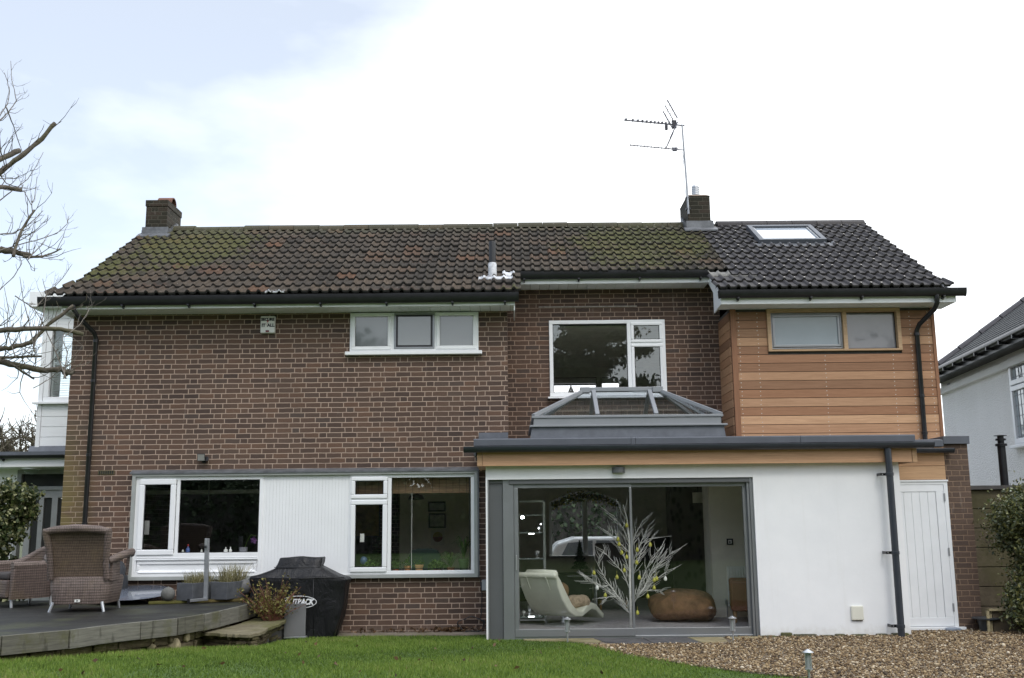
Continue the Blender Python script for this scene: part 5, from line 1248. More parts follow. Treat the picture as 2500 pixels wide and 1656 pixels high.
for k_ in range(len(line) - 1):
    a = Vector((*line[k_], 0)); b = Vector((*line[k_ + 1], 0)); d_ = (b - a).normalized(); n2 = Vector((d_.y, -d_.x, 0)); ln_ = (b - a).length; s0 = 0
    if k_ >= 9: break
    while s0 < ln_:
        for zc in range(3):
            w_ = q.uniform(.14, .34); w_ = min(w_, ln_ - s0 + .02); zb = .02 + zc * .105 + q.uniform(-.01, .01); pr_ = q.uniform(-.075, -.005) - .03
            p0 = a + d_ * s0 + n2 * pr_; p1 = a + d_ * (s0 + w_ - .01) + n2 * pr_
            m.r = q.random(); m.prism([(p0.x, p0.y), (p1.x, p1.y), ((p1 - n2 * .2).x, (p1 - n2 * .2).y), ((p0 - n2 * .2).x, (p0 - n2 * .2).y)], 'z', zb, zb + .095)
        s0 += w_
m.build('stone', st_w, wl, bevel=.014)
pal = plain('pale_rubble', (.42, .35, .22), .9, vary=.3, scale=14, bump=.8, bscale=30)
for c, r in (((-3.98, -2.92, .22), (.10, .07, .075)), ((-4.14, -3.12, .29), (.055, .05, .03)), ((-4.13, -3.14, .22), (.05, .05, .035)), ((-3.87, -2.72, .27), (.035, .05, .05))): lump('pale_stone', None, None, c, r, pal, 3.2, int(c[0] * -100), .1, wl)
pl = thing('stone_planter', 'low raised stone planter capped with a mossy flagstone', 'planter', (-3.4, -1.6, .1))
cap = [(-3.83, -2.40), (-3.62, -2.50), (-3.40, -2.64), (-3.12, -2.75), (-3.05, -2.4), (-3.08, -1.97), (-3.06, -1.5), (-3.12, -.62), (-3.58, -.62), (-3.60, -1.5), (-3.68, -2.1)]
cs = stone_mat('mossy_flag', [(.10, .085, .055), (.16, .14, .09), (.24, .21, .14)], 4.5, .7, .65, flat=(1, 1, 1), mosscol=(.10, .10, .03))
cap2 = []
for a_, b_ in zip(cap, cap[1:] + cap[:1]):
    for k_ in range(6):
        t_ = k_ / 6; cap2.append((a_[0] + (b_[0] - a_[0]) * t_ + q.uniform(-.018, .018), a_[1] + (b_[1] - a_[1]) * t_ + q.uniform(-.022, .022)))
m = MB(); m.prism(cap2, 'z', .258, .30); m.build('cap_stone', cs, pl, bevel=.008)
m = MB()
edge = [(-3.80, -2.33), (-3.40, -2.57), (-3.15, -2.67), (-3.10, -2.3), (-3.13, -1.5), (-3.17, -.60)]
for k_ in range(5):
    a = Vector((*edge[k_], 0)); b = Vector((*edge[k_ + 1], 0)); d_ = (b - a).normalized(); n2 = Vector((d_.y, -d_.x, 0)); ln_ = (b - a).length; s0 = 0
    while s0 < ln_:
        w_ = min(q.uniform(.18, .45), ln_ - s0 + .03)
        for zc in range(8):
            zb = -.08 + zc * .0425; pr_ = q.uniform(-.06, .02)
            p0 = a + d_ * (s0 + q.uniform(-.03, .03)) + n2 * pr_; p1 = a + d_ * (s0 + w_ - .005) + n2 * pr_
            m.r = q.random(); m.prism([(p0.x, p0.y), (p1.x, p1.y), ((p1 - n2 * .12).x, (p1 - n2 * .12).y), ((p0 - n2 * .12).x, (p0 - n2 * .12).y)], 'z', zb, zb + .037)
        s0 += w_
m.build('stone', stone_mat('layered_slate', [(.05, .04, .025), (.11, .085, .055), (.19, .155, .105)], 8, 1.0, .3, flat=(1, 1, 5)), pl, bevel=.008)
m = MB(); m.prism([(-3.72, -2.2), (-3.2, -2.5), (-3.16, -.62), (-3.58, -.62)], 'z', -.05, .23); m.build('soil', M['dark_room'], pl)
sh = thing('shrub', 'low shrub with red stems and yellow green leaves on the stone planter', 'shrub', (-3.4, -.95, .30))
m = MB(); tips = []
for i in range(85):
    a_ = q.uniform(0, 6.28); r_ = q.uniform(.02, .10); e_ = q.uniform(.05, .40); h_ = q.uniform(.24, .56) * (1.1 - e_ * .7)
    b0 = Vector((-3.27 + r_ * math.cos(a_), -1.0 + r_ * math.sin(a_), .28)); p1 = b0 + Vector((math.cos(a_) * e_ * .5, math.sin(a_) * e_ * .4, h_ * .6)); p2 = b0 + Vector((math.cos(a_) * e_ * 1.05, math.sin(a_) * e_ * .8, h_))
    m.tube([b0, p1, p2], [.006, .0045, .002], 5)
    for k_ in range(15): t_ = q.uniform(.25, 1.05); tips.append(b0.lerp(p2, t_) + Vector((q.gauss(0, .028), q.gauss(0, .028), q.gauss(.01, .028))))
m.build('stem', plain('red_stem', (.17, .07, .045), .6, vary=.3), sh)
leaves('foliage', np.array([tuple(t) for t in tips]), .042, leaf_mat('shrub_leaf', [(0, (.09, .045, .02)), (.2, (.10, .08, .02)), (.6, (.16, .15, .035)), (1, (.33, .30, .10))]), sh, 5, .6)
# grey board, timber, steel post, troughs, balls
m = MB(); m.box(-3.135, -2.845, -.84, -.80, .07, .502); m.m = 1; m.box(-3.135, -2.835, -.842, -.70, .045, .068); tag(m.build('grey_board', [plain('mid_grey_board', (.17, .17, .175), .5, vary=.05), M['steel']], None, bevel=.004), 'plain mid grey panel standing in front of the covered barbecue', 'panel')
m = MB(); m.prism([(-4.93, -1.02), (-3.75, -.60), (-3.80, -.42), (-4.98, -.84)], 'z', .522, .560); tag(m.build('timber_plank', stone_mat('mossy_timber', [(.06, .045, .018), (.11, .085, .03), (.16, .13, .05)], 6, .6, .7, flat=(.5, 2, 4)), None, bevel=.008), 'mossy plank on the deck under the slate troughs', 'plank')
slate = stone_mat('slate_trough', [(.055, .06, .068), (.085, .09, .10), (.13, .135, .145)], 4, .5, .08)
gr_m = leaf_mat('tuft_grass', [(0, (.12, .11, .035)), (.5, (.24, .22, .09)), (1, (.42, .38, .24))], trans=.3)
def trough(label, c, w_, rz, tuft, seed):
    T = thing('trough', label, 'trough', (c[0], c[1], .56), R(rz))
    def P(o): o.parent = T; return o
    m = MB(); d2 = .56; h_ = .235
    m.box(-w_ / 2, w_ / 2, 0, .025, 0, h_); m.box(-w_ / 2, w_ / 2, d2 - .025, d2, 0, h_); m.box(-w_ / 2, -w_ / 2 + .025, .026, d2 - .026, .001, h_ - .002); m.box(w_ / 2 - .025, w_ / 2, .026, d2 - .026, .001, h_ - .002); m.box(-w_ / 2 + .025, w_ / 2 - .025, .026, d2 - .026, .0, .205)
    P(m.build('pot', slate, None, bevel=.006))
    g = np.random.default_rng(seed); n2 = 520
    bx = g.uniform(-w_ / 2 + .03, w_ / 2 - .03, n2); by = g.uniform(.05, d2 - .05, n2); hg = tuft * g.uniform(.35, 1.0, n2) ** 1.2; an = g.uniform(0, 6.28, n2); le = hg * g.uniform(.05, .75, n2)
    b0 = np.stack([bx * .75, by, np.full(n2, .2)], 1); tp = b0 + np.stack([le * np.cos(an) + bx * .5, le * np.sin(an), hg], 1); md = b0 * .5 + tp * .5 + np.stack([np.zeros(n2), np.zeros(n2), hg * .12], 1); wv = np.stack([np.cos(an + 1.57), np.sin(an + 1.57) * .3, an * 0], 1) * .0032
    V = np.stack([b0 - wv, b0 + wv, md + wv, md - wv, tp], 1).reshape(-1, 3); k5 = np.arange(n2)[:, None] * 5
    F = np.concatenate([k5 + np.array([0, 1, 2, 3]), k5 + np.array([3, 2, 4, 4])])
    me = bpy.data.meshes.new('foliage'); me.from_pydata(V.tolist(), [], [tuple(f) if f[2] != f[3] else tuple(f[:3]) for f in F.tolist()]); me.materials.append(gr_m)
    at = me.attributes.new('rnd', 'FLOAT', 'FACE'); at.data.foreach_set('value', np.tile(g.uniform(size=n2), 2).astype(np.float32))
    o = bpy.data.objects.new('foliage', me); COL.objects.link(o); P(o)
trough('grey slate trough of wispy grass beside the stone ball', (-4.49, -.90), .275, -24, .22, 1)
trough('grey slate trough of taller wispy grass right of the steel post', (-4.06, -.76), .265, -20, .30, 2)
T = thing('steel_post', 'grey square steel post on a foot plate between the troughs', 'post', (-4.20, -.92, .52))
m = MB(); m.add([(-4.222, -.92, .56), (-4.168, -.92, .56), (-4.168, -.866, .56), (-4.222, -.866, .56), (-4.237, -.92, 1.388), (-4.183, -.92, 1.388), (-4.183, -.866, 1.388), (-4.237, -.866, 1.388)], [(0, 3, 2, 1), (4, 5, 6, 7), (0, 1, 5, 4), (1, 2, 6, 5), (2, 3, 7, 6), (3, 0, 4, 7)]); m.build('pole', M['galv'], T, bevel=.004)
m = MB(); m.add(bar((-4.19, -.9, .58), (-4.335, -1.18, .58), .045, .035), BARF); m.m = 1; m.add(bar((-4.336, -1.182, .575), (-4.34, -1.19, .575), .05, .06), BARF); m.build('foot', [M['galv'], M['black']], T, bevel=.003)
m = MB(); m.box(-4.232, -4.205, -.93, -.92, 1.30, 1.38); m.m = 1; m.box(-4.235, -4.20, -.95, -.915, 1.265, 1.285); m.build('catch', [M['steel'], M['black']], T)
sb = stone_mat('stone_ball', [(.09, .09, .095), (.14, .14, .145), (.19, .185, .18)], 9, .5, .15)
for lab, c, r in (('smaller grey stone ball at the end of the mossy plank', (-4.71, -.90, .652), .092), ('larger grey stone ball beside the covered barbecue', (-3.80, -.38, .70), .112)):
    m = MB(); m.lathe([(r * math.sin(math.pi * i / 14) + .001, -r * math.cos(math.pi * i / 14)) for i in range(15)], c, 24); m.lathe([(.012, r - .004), (.010, r + .012)], c, 8); tag(m.build('stone_ball', sb, None, smooth='auto'), lab, 'stone ball')

# covered barbecue
T = thing('barbecue', 'barbecue under a black fitted cover with a white oval badge', 'barbecue', (-2.98, -.46, .02))
def rrect(x0, x1, y0, y1, n2=56, p=9):
    out = []
    for i in range(n2):
        t = 2 * math.pi * (i + .5) / n2; cx, sx_ = math.cos(t), math.sin(t)
        k_ = (abs(cx) ** p + abs(sx_) ** p) ** (-1 / p)
        out.append(((x0 + x1) / 2 + (x1 - x0) / 2 * cx * k_, (y0 + y1) / 2 + (y1 - y0) / 2 * sx_ * k_))
    return out
lv = [(1.098, -3.24, -2.70, -.55, -.36), (1.112, -3.275, -2.68, -.58, -.33), (1.10, -3.285, -2.672, -.60, -.31), (1.04, -3.30, -2.685, -.62, -.29), (.985, -3.33, -2.70, -.635, -.27), (.975, -3.335, -2.70, -.64, -.265), (.93, -3.43, -2.60, -.67, -.24), (.88, -3.54, -2.49, -.70, -.20), (.855, -3.62, -2.40, -.715, -.18), (.845, -3.655, -2.345, -.72, -.175), (.82, -3.675, -2.31, -.725, -.17), (.79, -3.675, -2.315, -.725, -.17), (.72, -3.655, -2.335, -.72, -.17), (.60, -3.65, -2.35, -.72, -.17), (.45, -3.64, -2.375, -.72, -.17), (.30, -3.62, -2.41, -.715, -.17), (.15, -3.60, -2.45, -.71, -.17), (.05, -3.58, -2.485, -.70, -.17), (.022, -3.57, -2.50, -.70, -.17)]
rings = []
for z, x0, x1, y0, y1 in lv:
    fold = max(0, min(1, (.84 - z) / .5)); rg = []
    for i, (x, y) in enumerate(rrect(x0, x1, y0, y1)):
        t = 2 * math.pi * (i + .5) / 56
        wv = (math.sin(t * 9 + 1.3 * math.sin(z * 5)) * .5 + math.sin(t * 17 + z * 9 + 1) * .35 + math.sin(t * 5 - z * 7) * .4) * .020 * fold
        if y < y0 + .03 and -3.2 < x < -2.7: wv *= .25
        wv2 = .006 * math.sin(x * 23 + z * 31) + .005 * math.sin(x * 41 - z * 17)
        sagz = .016 * math.sin((x + 3) * 7) * (1 if .8 < z < 1.0 else .2) if z < 1.05 else .008 * math.sin(x * 14)
        rg.append((x + wv * math.cos(t) + wv2 * .6, y + wv * math.sin(t) + wv2 * .5, z + sagz))
    rings.append(rg)
m = MB(); m.loft(rings[::-1])
cv = NT('black_cover'); o_ = cv.obj()
nzz = cv.noise(cv.scaled(o_, (1, 1, .55)), 5.5, 5, .6, 1.2)
cv.pbr(cv.mix(cv.noise(o_, 3, 4), (.006, .006, .007), (.014, .014, .016)), cv.math('MULTIPLY_ADD', cv.noise(o_, 6, 3), .25, .30), 0, cv.bump(cv.math('ADD', nzz, cv.math('MULTIPLY', cv.noise(o_, 120, 2), .05)), .9, .035), .3)
m.build('cover', cv.m, T, smooth='auto')
m = MB(); m.tube([(-3.335, -.646, .978), (-3.02, -.648, .975), (-2.70, -.646, .978)], .006, 6); m.tube([(-3.655, -.727, .842), (-3.0, -.73, .832), (-2.345, -.727, .842)], .006, 6); m.tube([(-2.77, -.725, .83), (-2.765, -.735, .5), (-2.75, -.73, .05)], .004, 6); m.build('seam', M['black'], T, smooth=True)
bw_ = plain('white_print', (.75, .76, .78), .6)
m = MB(); cx, cz, rx, rz_ = -2.965, .515, .245, .082
for i in range(48):
    t0, t1 = 2 * math.pi * i / 48, 2 * math.pi * (i + 1) / 48
    f_ = lambda t, k_: (cx + (rx + k_) * math.cos(t), -.742, cz + (rz_ + k_) * math.sin(t))
    m.quad(f_(t0, -.005), f_(t1, -.005), f_(t1, .004), f_(t0, .004))
m.build('badge_ring', bw_, T)
text('badge_text', 'OUTBACK', (-2.965, -.742, .515), .105, bw_, T, .005, .3, .80)
m = MB(); m.lathe([(.02, -.03), (.075, -.03), (.075, .03), (.02, .03)], (-2.77, -.70, .075), 16, Matrix.Rotation(R(90), 4, 'X')); m.build('wheel', M['black'], T, smooth='auto')
# low round glass table and dark covered item
T = thing('garden_table', 'low round glossy grey table reflecting the white window', 'table', (-5.15, -.85, .52))
tm = plain('glossy_table', (.13, .145, .18), .03, vary=.05, spec=1.0)
tl = Matrix.Rotation(R(7.0), 4, 'X')
m = MB(); m.lathe([(.01, -.012), (.52, -.012), (.545, 0), (.52, .008), (.01, .008)], (-5.30, -.60, .655), 48, tl); m.build('table_top', tm, T, smooth='auto')
m = MB(); m.lathe([(.16, .522), (.14, .54), (.05, .55), (.05, .645)], (-5.30, -.5, 0), 20); m.build('base', M['black'], T, smooth='auto')
T0 = lump('parasol_cover', 'dark grey fabric cover standing in the corner behind the wicker chair', 'cover', (-5.68, -.30, .78), (.17, .15, .28), plain('charcoal_fabric', (.03, .033, .04), .8, vary=.2, scale=9), 3.0, 5, .1)

# ---------------------------------------------------------------- wicker furniture
wk = wicker_mat('brown_wicker', (.055, .042, .036), (.25, .19, .165)); wkd = wicker_mat('dark_wicker', (.045, .033, .028), (.19, .138, .12)); wkp = wicker_mat('back_weave', (.06, .042, .030), (.20, .145, .105))
alu_leg = M['steel']
def hi_chair(label, loc, rz):
    T = thing('wicker_chair', label, 'chair', loc, rz)
    def P(o): o.parent = T; return o
    def ringr(z, hw, y0, y1): return [(x, y, z) for x, y in [(px, py) for px, py in rrect(-hw, hw, y0, y1, 40, 6)]]
    m = MB(); m.loft([ringr(.095, .335, 0, .64), ringr(.11, .345, -.005, .645), ringr(.28, .375, -.01, .66), ringr(.40, .385, 0, .66), ringr(.43, .37, .02, .64)]); P(m.build('seat_base', wk, None, smooth='auto'))
    # frame of the back
    def side(s_): return [(s_ * .345, .02, .40), (s_ * .345, -.03, .60), (s_ * .36, -.07, .80), (s_ * .385, -.12, .98), (s_ * .38, -.13, 1.015)]
    m = MB(); m.tube(side(-1), [.036, .038, .042, .046, .042], 10); m.tube(side(1), [.036, .038, .042, .046, .042], 10)
    m.tube([(-.39, -.125, .985), (-.28, -.13, 1.01), (0, -.135, 1.03), (.28, -.13, 1.01), (.39, -.125, .985)], [.04, .047, .05, .047, .04], 12)
    P(m.build('back_frame', wk, None, smooth='auto'))
    m = MB(); rows_ = []
    for i in range(13):
        t = i / 12; z = .38 + t * .64; y = .035 - .155 * t ** 1.2; hw = .315 + .05 * t
        rows_.append([(hw * (2 * j / 14 - 1), y + .055 * (1 - (2 * j / 14 - 1) ** 2) * (.4 + .6 * t), z) for j in range(15)])
    V = [p for r_ in rows_ for p in r_]; F = [(a_ * 15 + b_, a_ * 15 + b_ + 1, a_ * 15 + b_ + 16, a_ * 15 + b_ + 15) for a_ in range(12) for b_ in range(14)]
    m.add(V, F); m.add([(x, y + .02, z) for x, y, z in V], [f[::-1] for f in F]); P(m.build('backrest', wkp, None, smooth=True))
    for s_ in (-1, 1):
        m = MB(); m.tube([(s_ * .36, .0, .62), (s_ * .44, .12, .665), (s_ * .47, .32, .70), (s_ * .475, .52, .715), (s_ * .46, .58, .68)], [.04, .05, .05, .05, .035], 10)
        m.prism([(.05, .38), (.05, .63), (.30, .67), (.33, .38)], 'x', s_ * .385 - .02, s_ * .385 + .02)
        P(m.build('armrest', wk, None, smooth='auto'))
        m = MB(); m.tube([(s_ * .43, .55, .66), (s_ * .405, .58, .42)], .02, 8); P(m.build('arm_post', wk, None, smooth='auto'))
        for y, dy in ((.03, -.02), (.60, .03)):
            m = MB(); m.tube([(s_ * .30, y, .12), (s_ * (.315 if y > .3 else .335), y + dy, 0.0)], [.02, .018], 10); P(m.build('leg', alu_leg, None, smooth='auto'))
    m = MB(); m.box(-.02, .045, -.022, -.012, .122, .155); m.m = 1; m.box(.005, .02, -.024, -.021, .13, .148); P(m.build('maker_tag', [M['plaster_w'], M['black']]))
    return T
hi_chair('tall backed wicker armchair seen from behind, nearest the house wall corner', (-5.455, -2.08, .52), R(2))
T = thing('wicker_chair', 'low tub wicker armchair turned sideways on the deck', 'chair', (-6.70, -.88, .52), R(-36))
def P(o): o.parent = T; return o
def uring(z, out, lift=0.0):
    r = []; 
    for i in range(25):
        t = math.pi * i / 24; r.append((out * math.cos(t), .02 + out * .92 * math.sin(t), z + lift * math.sin(t) ** 2))
    return [(out, -.36, z)] + r + [(-out, -.36, z)]
m = MB(); lo_o, lo_i = uring(.11, .37), uring(.11, .30); hi_o, hi_i = uring(.54, .40, .20), uring(.54, .31, .20)
k_ = len(lo_o); V = lo_o + hi_o + hi_i + lo_i; F = []
for a_ in range(3):
    for b_ in range(k_ - 1): F.append((a_ * k_ + b_, a_ * k_ + b_ + 1, (a_ + 1) * k_ + b_ + 1, (a_ + 1) * k_ + b_))
F += [(0, k_, 2 * k_, 3 * k_), (k_ - 1, 4 * k_ - 1, 3 * k_ - 1, 2 * k_ - 1)]
m.add(V, F); P(m.build('backrest', wkd, None, smooth='auto', bevel=.02))
m = MB(); top = [((x_o + x_i) / 2, (y_o + y_i) / 2, z_o + .005) for (x_o, y_o, z_o), (x_i, y_i, z_i) in zip(hi_o, hi_i)]; m.tube(top, .052, 10); P(m.build('rim', wk, None, smooth='auto'))
m = MB(); m.prism([(.29, -.38), (.29, .1), (.2, .27), (-.2, .27), (-.29, .1), (-.29, -.38)], 'z', .12, .36); P(m.build('seat_base', wkd, None, bevel=.03))
m = MB(); m.prism([(.285, -.37), (.285, .08), (.2, .24), (-.2, .24), (-.285, .08), (-.285, -.37)], 'z', .365, .45); P(m.build('cushion', plain('grey_brown_cushion', (.06, .052, .05), .9), None, bevel=.03, seg=3))
for x, y in ((.33, -.32), (-.33, -.32), (.27, .26), (-.27, .26)): m = MB(); m.tube([(x * .93, y, .13), (x, y, 0)], [.02, .018], 10); P(m.build('leg', alu_leg, None, smooth='auto'))

# ---------------------------------------------------------------- lights, boxes and aerial fixed to the house
T = thing('alarm_box', 'white burglar alarm box under the eaves of the brick wall', 'alarm box', (-3.675, -.03, 4.39))
m = MB(); m.prism([(-3.783, 4.40), (-3.567, 4.40), (-3.567, 4.66), (-3.783, 4.66)], 'y', -.075, 0); m.build('case', plain('cream_case', (.68, .68, .64), .4, vary=.05), T, bevel=.012, seg=3)
dk_t = plain('black_print', (.02, .02, .02), .6)
text('lettering', 'SECURE', (-3.675, -.077, 4.605), .056, dk_t, T, .0035); text('lettering', 'IT', (-3.735, -.077, 4.515), .066, dk_t, T, .0035); text('lettering', 'ALL', (-3.625, -.077, 4.515), .066, dk_t, T, .0035)
m = MB(); m.add([(-3.66, -.0765, 4.645), (-3.69, -.0765, 4.565), (-3.672, -.0765, 4.57), (-3.695, -.0765, 4.50), (-3.655, -.0765, 4.59), (-3.672, -.0765, 4.585)], [(0, 1, 2, 5), (5, 2, 3, 4)]); m.build('emblem', plain('red_print', (.35, .03, .03), .5), T)
m = MB(); m.box(-3.70, -3.65, -.082, -.075, 4.412, 4.44); m.build('lens', plain('red_lens', (.12, .01, .01), .2), T)
T = thing('floodlight', 'small black floodlight on the brick wall above the kitchen window', 'floodlight', (-4.57, -.06, 2.54))
m = MB(); m.loft([[(-4.64, -.10, 2.49), (-4.52, -.10, 2.49), (-4.52, -.12, 2.60), (-4.64, -.12, 2.60)], [(-4.61, -.04, 2.51), (-4.55, -.04, 2.51), (-4.55, -.05, 2.58), (-4.61, -.05, 2.58)]]); m.build('housing', M['black'], T, bevel=.006)
m = MB(); m.quad((-4.63, -.1025, 2.50), (-4.53, -.1025, 2.50), (-4.53, -.1215, 2.59), (-4.63, -.1215, 2.59)); m.build('glass', plain('flood_glass', (.28, .28, .26), .1), T)
m = MB(); m.lathe([(.03, -.02), (.035, .02)], (-4.515, -.05, 2.525), 12, Matrix.Rotation(R(80), 4, 'X')); m.box(-4.58, -4.53, -.05, 0, 2.47, 2.52); m.build('bracket', M['black'], T)
T = thing('wall_lamp', 'grey half round wall lamp above the sliding door', 'wall lamp', (1.425, -1.25, 2.25))
m = MB(); pr = [(1.425 + .088 * math.cos(t), -1.2 - .085 * math.sin(t)) for t in [math.pi * i / 16 for i in range(17)]]; m.prism(pr, 'z', 2.212, 2.285); m.build('lamp_shade', M['alu_d'], T, smooth='auto')
T = thing('wall_vent', 'small cream square vent cover low on the white wall', 'vent cover', (4.53, -1.2, .34))
m = MB(); m.box(4.45, 4.612, -1.235, -1.2, .245, .432); m.build('cover', plain('cream_plastic', (.66, .65, .56), .45, vary=.04), T, bevel=.014, seg=3)
m = MB(); m.box(4.462, 4.60, -1.21, -1.2, .235, .245); m.build('slot', M['black'], T)
T = thing('porch_light', 'white bulkhead ceiling light under the porch eaves', 'lamp', (-7.95, 1.78, 2.5))
m = MB(); m.lathe([(.15, 2.50), (.15, 2.52), (.02, 2.525)], (-7.95, 1.80, 0), 20); m.build('rim', M['soffit'], T, smooth='auto'); m = MB(); m.lathe([(.02, 2.41), (.08, 2.43), (.115, 2.47), (.12, 2.50)], (-7.95, 1.80, 0), 20); m.build('lamp_shade', M['glass_clear'], T, smooth=True)
T = thing('socket_box', 'grey outdoor socket box on the brick at the corner of the extension', 'socket', (-.43, -.03, .68))
m = MB(); m.box(-.47, -.40, -.07, 0, .60, .75); m.m = 1; m.box(-.485, -.471, -.06, 0, .59, .72); m.build('case', [plain('grey_case', (.3, .31, .32), .5), M['black']], T, bevel=.006)
cb = MB(); cp = [(-.50, -.03, .79), (-.47, -.02, .55), (-.475, -.02, .30), (-.50, -.02, .20)]
for i in range(60): t = i * .34; cp.append((-.62 + (.19 + .02 * math.sin(i)) * math.cos(t), -.05 - .03 * math.sin(t * .7) - .0006 * i, .13 + (.10 + .015 * math.sin(i * 1.7)) * math.sin(t)))
cb.tube(cp, .006, 6); tag(cb.build('cable', M['black'], None, smooth=True), 'black cable hanging in loose loops at the foot of the brick wall', 'cable')

T = thing('tv_aerial', 'tv aerial with two long arrays on a mast strapped to the chimney', 'aerial', (3.16, 2.35, 6.9))
ag = plain('aerial_grey', (.10, .10, .125), .4, metal=.3); ab = plain('aerial_black', (.02, .02, .03), .5)
m = MB(); m.tube([(3.162, 2.345, 6.92), (3.15, 2.345, 7.5), (3.11, 2.345, 8.60)], [.019, .018, .015], 10); m.tube([(3.10, 2.37, 8.1), (3.12, 2.37, 7.95), (3.10, 2.37, 7.8), (3.135, 2.37, 7.2)], .006, 5); mast = m.build('mast', M['galv'], T, smooth='auto')
m = MB()
for z in (7.02, 7.22): m.box(3.12, 3.20, 2.33, 2.41, z - .015, z + .015)
m.build('bracket', ab, T)
m = MB(); m.tube([(3.155, 2.345, 8.578), (2.067, 2.345, 8.696)], .014, 8); m.build('boom', ag, T, smooth='auto')
m = MB()
for i in range(11):
    t = i / 10; x = 2.10 + .78 * t ** .8; z = 8.692 - (x - 2.067) * .1085; l_ = .19 - .03 * t
    m.tube([(x - .01, 2.345 - l_, z + .02), (x, 2.345, z), (x + .01, 2.345 + l_, z + .02)], .0045, 5); m.m = 1; m.box(x - .02, x + .02, 2.335, 2.355, z, z + .035); m.m = 0
m.build('director', [ag, ab], T)
def grid(p0, p1, nrod, hw):
    m = MB()
    for y in (-hw, 0, hw): m.tube([(p0[0], 2.345 + y, p0[1]), (p1[0], 2.345 + y, p1[1])], .012 if y else .009, 6)
    for i in range(nrod):
        t = i / (nrod - 1); x = p0[0] + (p1[0] - p0[0]) * t; z = p0[1] + (p1[1] - p0[1]) * t; m.tube([(x, 2.345 - hw, z), (x, 2.345 + hw, z)], .0045, 4)
    m.build('reflector', [ag], T)
grid((2.985, 8.62), (2.82, 8.96), 5, .26); grid((2.99, 8.55), (2.84, 8.24), 6, .26)
m = MB(); m.box(2.93, 3.01, 2.32, 2.37, 8.53, 8.68); m.box(2.80, 2.85, 2.32, 2.37, 8.50, 8.60); m.build('dipole_box', ab, T, bevel=.008)
m = MB(); m.tube([(3.13, 2.345, 8.115), (2.149, 2.345, 8.221)], .010, 7); m.tube([(3.12, 2.345, 8.20), (2.96, 2.345, 8.12)], .005, 6)
for i in range(14): x = 2.17 + i * .062; z = 8.219 - (x - 2.149) * .108; m.tube([(x, 2.345 - .09, z + .03), (x, 2.345, z), (x, 2.345 + .09, z + .0)], .004, 4)
for i in range(3): m.tube([(3.0 - i * .05, 2.22, 8.04 - i * .03), (3.02 - i * .05, 2.46, 8.06)], .004, 4)
m.box(2.92, 3.0, 2.32, 2.37, 8.10, 8.16); m.build('second_array', ag, T)

# ---------------------------------------------------------------- path lights
def path_light(label, loc):
    T = thing('path_light', label, 'garden light', loc, 0.0, 'steel garden path lights')
    ORIGIN[T.name] = Matrix.Identity(4)
    m = MB(); m.lathe([(.010, -.03), (.010, .125), (.017, .127), (.017, .135), (.036, .14), (.036, .152), (.02, .155)], (0, 0, 0), 14); m.build('post', M['steel'], T, smooth='auto')
    m = MB(); m.lathe([(.023, .155), (.023, .295)], (0, 0, 0), 16); m.build('lantern', plain('pale_tube', (.30, .32, .31), .12), T, smooth='auto')
    m = MB()
    for i in range(4): a_ = i * math.pi / 2 + .4; m.tube([(.034 * math.cos(a_), .034 * math.sin(a_), .15), (.034 * math.cos(a_), .034 * math.sin(a_), .30)], .0045, 6)
    m.build('cage', M['steel'], T)
    m = MB(); m.lathe([(.054, .295), (.054, .30), (.012, .325), (.004, .328)], (0, 0, 0), 18); m.build('cap', M['steel'], T, smooth='auto')
    return T
pt = path_light('steel path light by the left sliding door leaf', (.672, -1.62, .035))
copy_thing(pt, (2.755, -1.80, .045), label='steel path light at the gravel by the right door leaf')
copy_thing(pt, (2.752, -5.2, .045), label='steel path light standing in the gravel nearest the camera')

# ---------------------------------------------------------------- right hand side: wall, bush, neighbour
cw = stone_mat('mossy_concrete', [(.06, .048, .033), (.105, .085, .06), (.16, .132, .095)], 3.2, .5, .5, mosscol=(.07, .07, .025))
T = thing('garden_wall', 'mossy concrete panel wall with a black coping behind the bush', 'wall', (8, 1.3, 0))
for i in range(7):
    m = MB(); m.r = q.random(); m.box(6.46, 12.5, 1.25 + q.uniform(0, .02), 1.36, -.1 + i * .30, .19 + i * .30); m.build('wall_panel', cw, T, bevel=.008)
m = MB(); m.box(6.46, 12.5, 1.29, 1.34, -.1, 2.0); m.build('wall_core', M['dark_room'], T)
m = MB(); m.box(6.46, 12.5, 1.2, 1.42, 2.0, 2.06); m.build('coping', M['dark_room'], T)
T = thing('flue_pipe', 'black metal flue pipe with a cowl rising behind the bush', 'flue', (7.93, 1.5, 0))
m = MB(); m.lathe([(.062, 0), (.062, 2.70), (.09, 2.70), (.09, 2.735), (.066, 2.74)], (7.93, 1.5, 0), 18); m.build('pipe', M['black'], T, smooth='auto'); m = MB(); m.lathe([(.05, 2.74), (.05, 2.79), (.08, 2.79), (.08, 2.82), (.05, 2.82), (.05, 2.86), (.10, 2.865), (.10, 2.872), (.01, 2.88)], (7.93, 1.5, 0), 18); m.build('cowl', M['black'], T, smooth='auto')
T = thing('cold_frame_lid', 'leaning pale wooden frame with a dark panel at the foot of the bush', 'frame', (6.6, -.95, .05))
m = MB(); tilt = lambda x, z, d_=0: (x + z * .12, -1.0 + z * .25 + d_, .05 + z)
m.add([tilt(6.34, 0), tilt(6.375, 0), tilt(6.375, .30), tilt(6.34, .30), tilt(6.34, 0, .03), tilt(6.375, 0, .03), tilt(6.375, .30, .03), tilt(6.34, .30, .03)], BARF); m.add([tilt(6.40, 0, .05), tilt(6.43, 0, .05), tilt(6.43, .28, .05), tilt(6.40, .28, .05), tilt(6.40, 0, .08), tilt(6.43, 0, .08), tilt(6.43, .28, .08), tilt(6.40, .28, .08)], BARF)
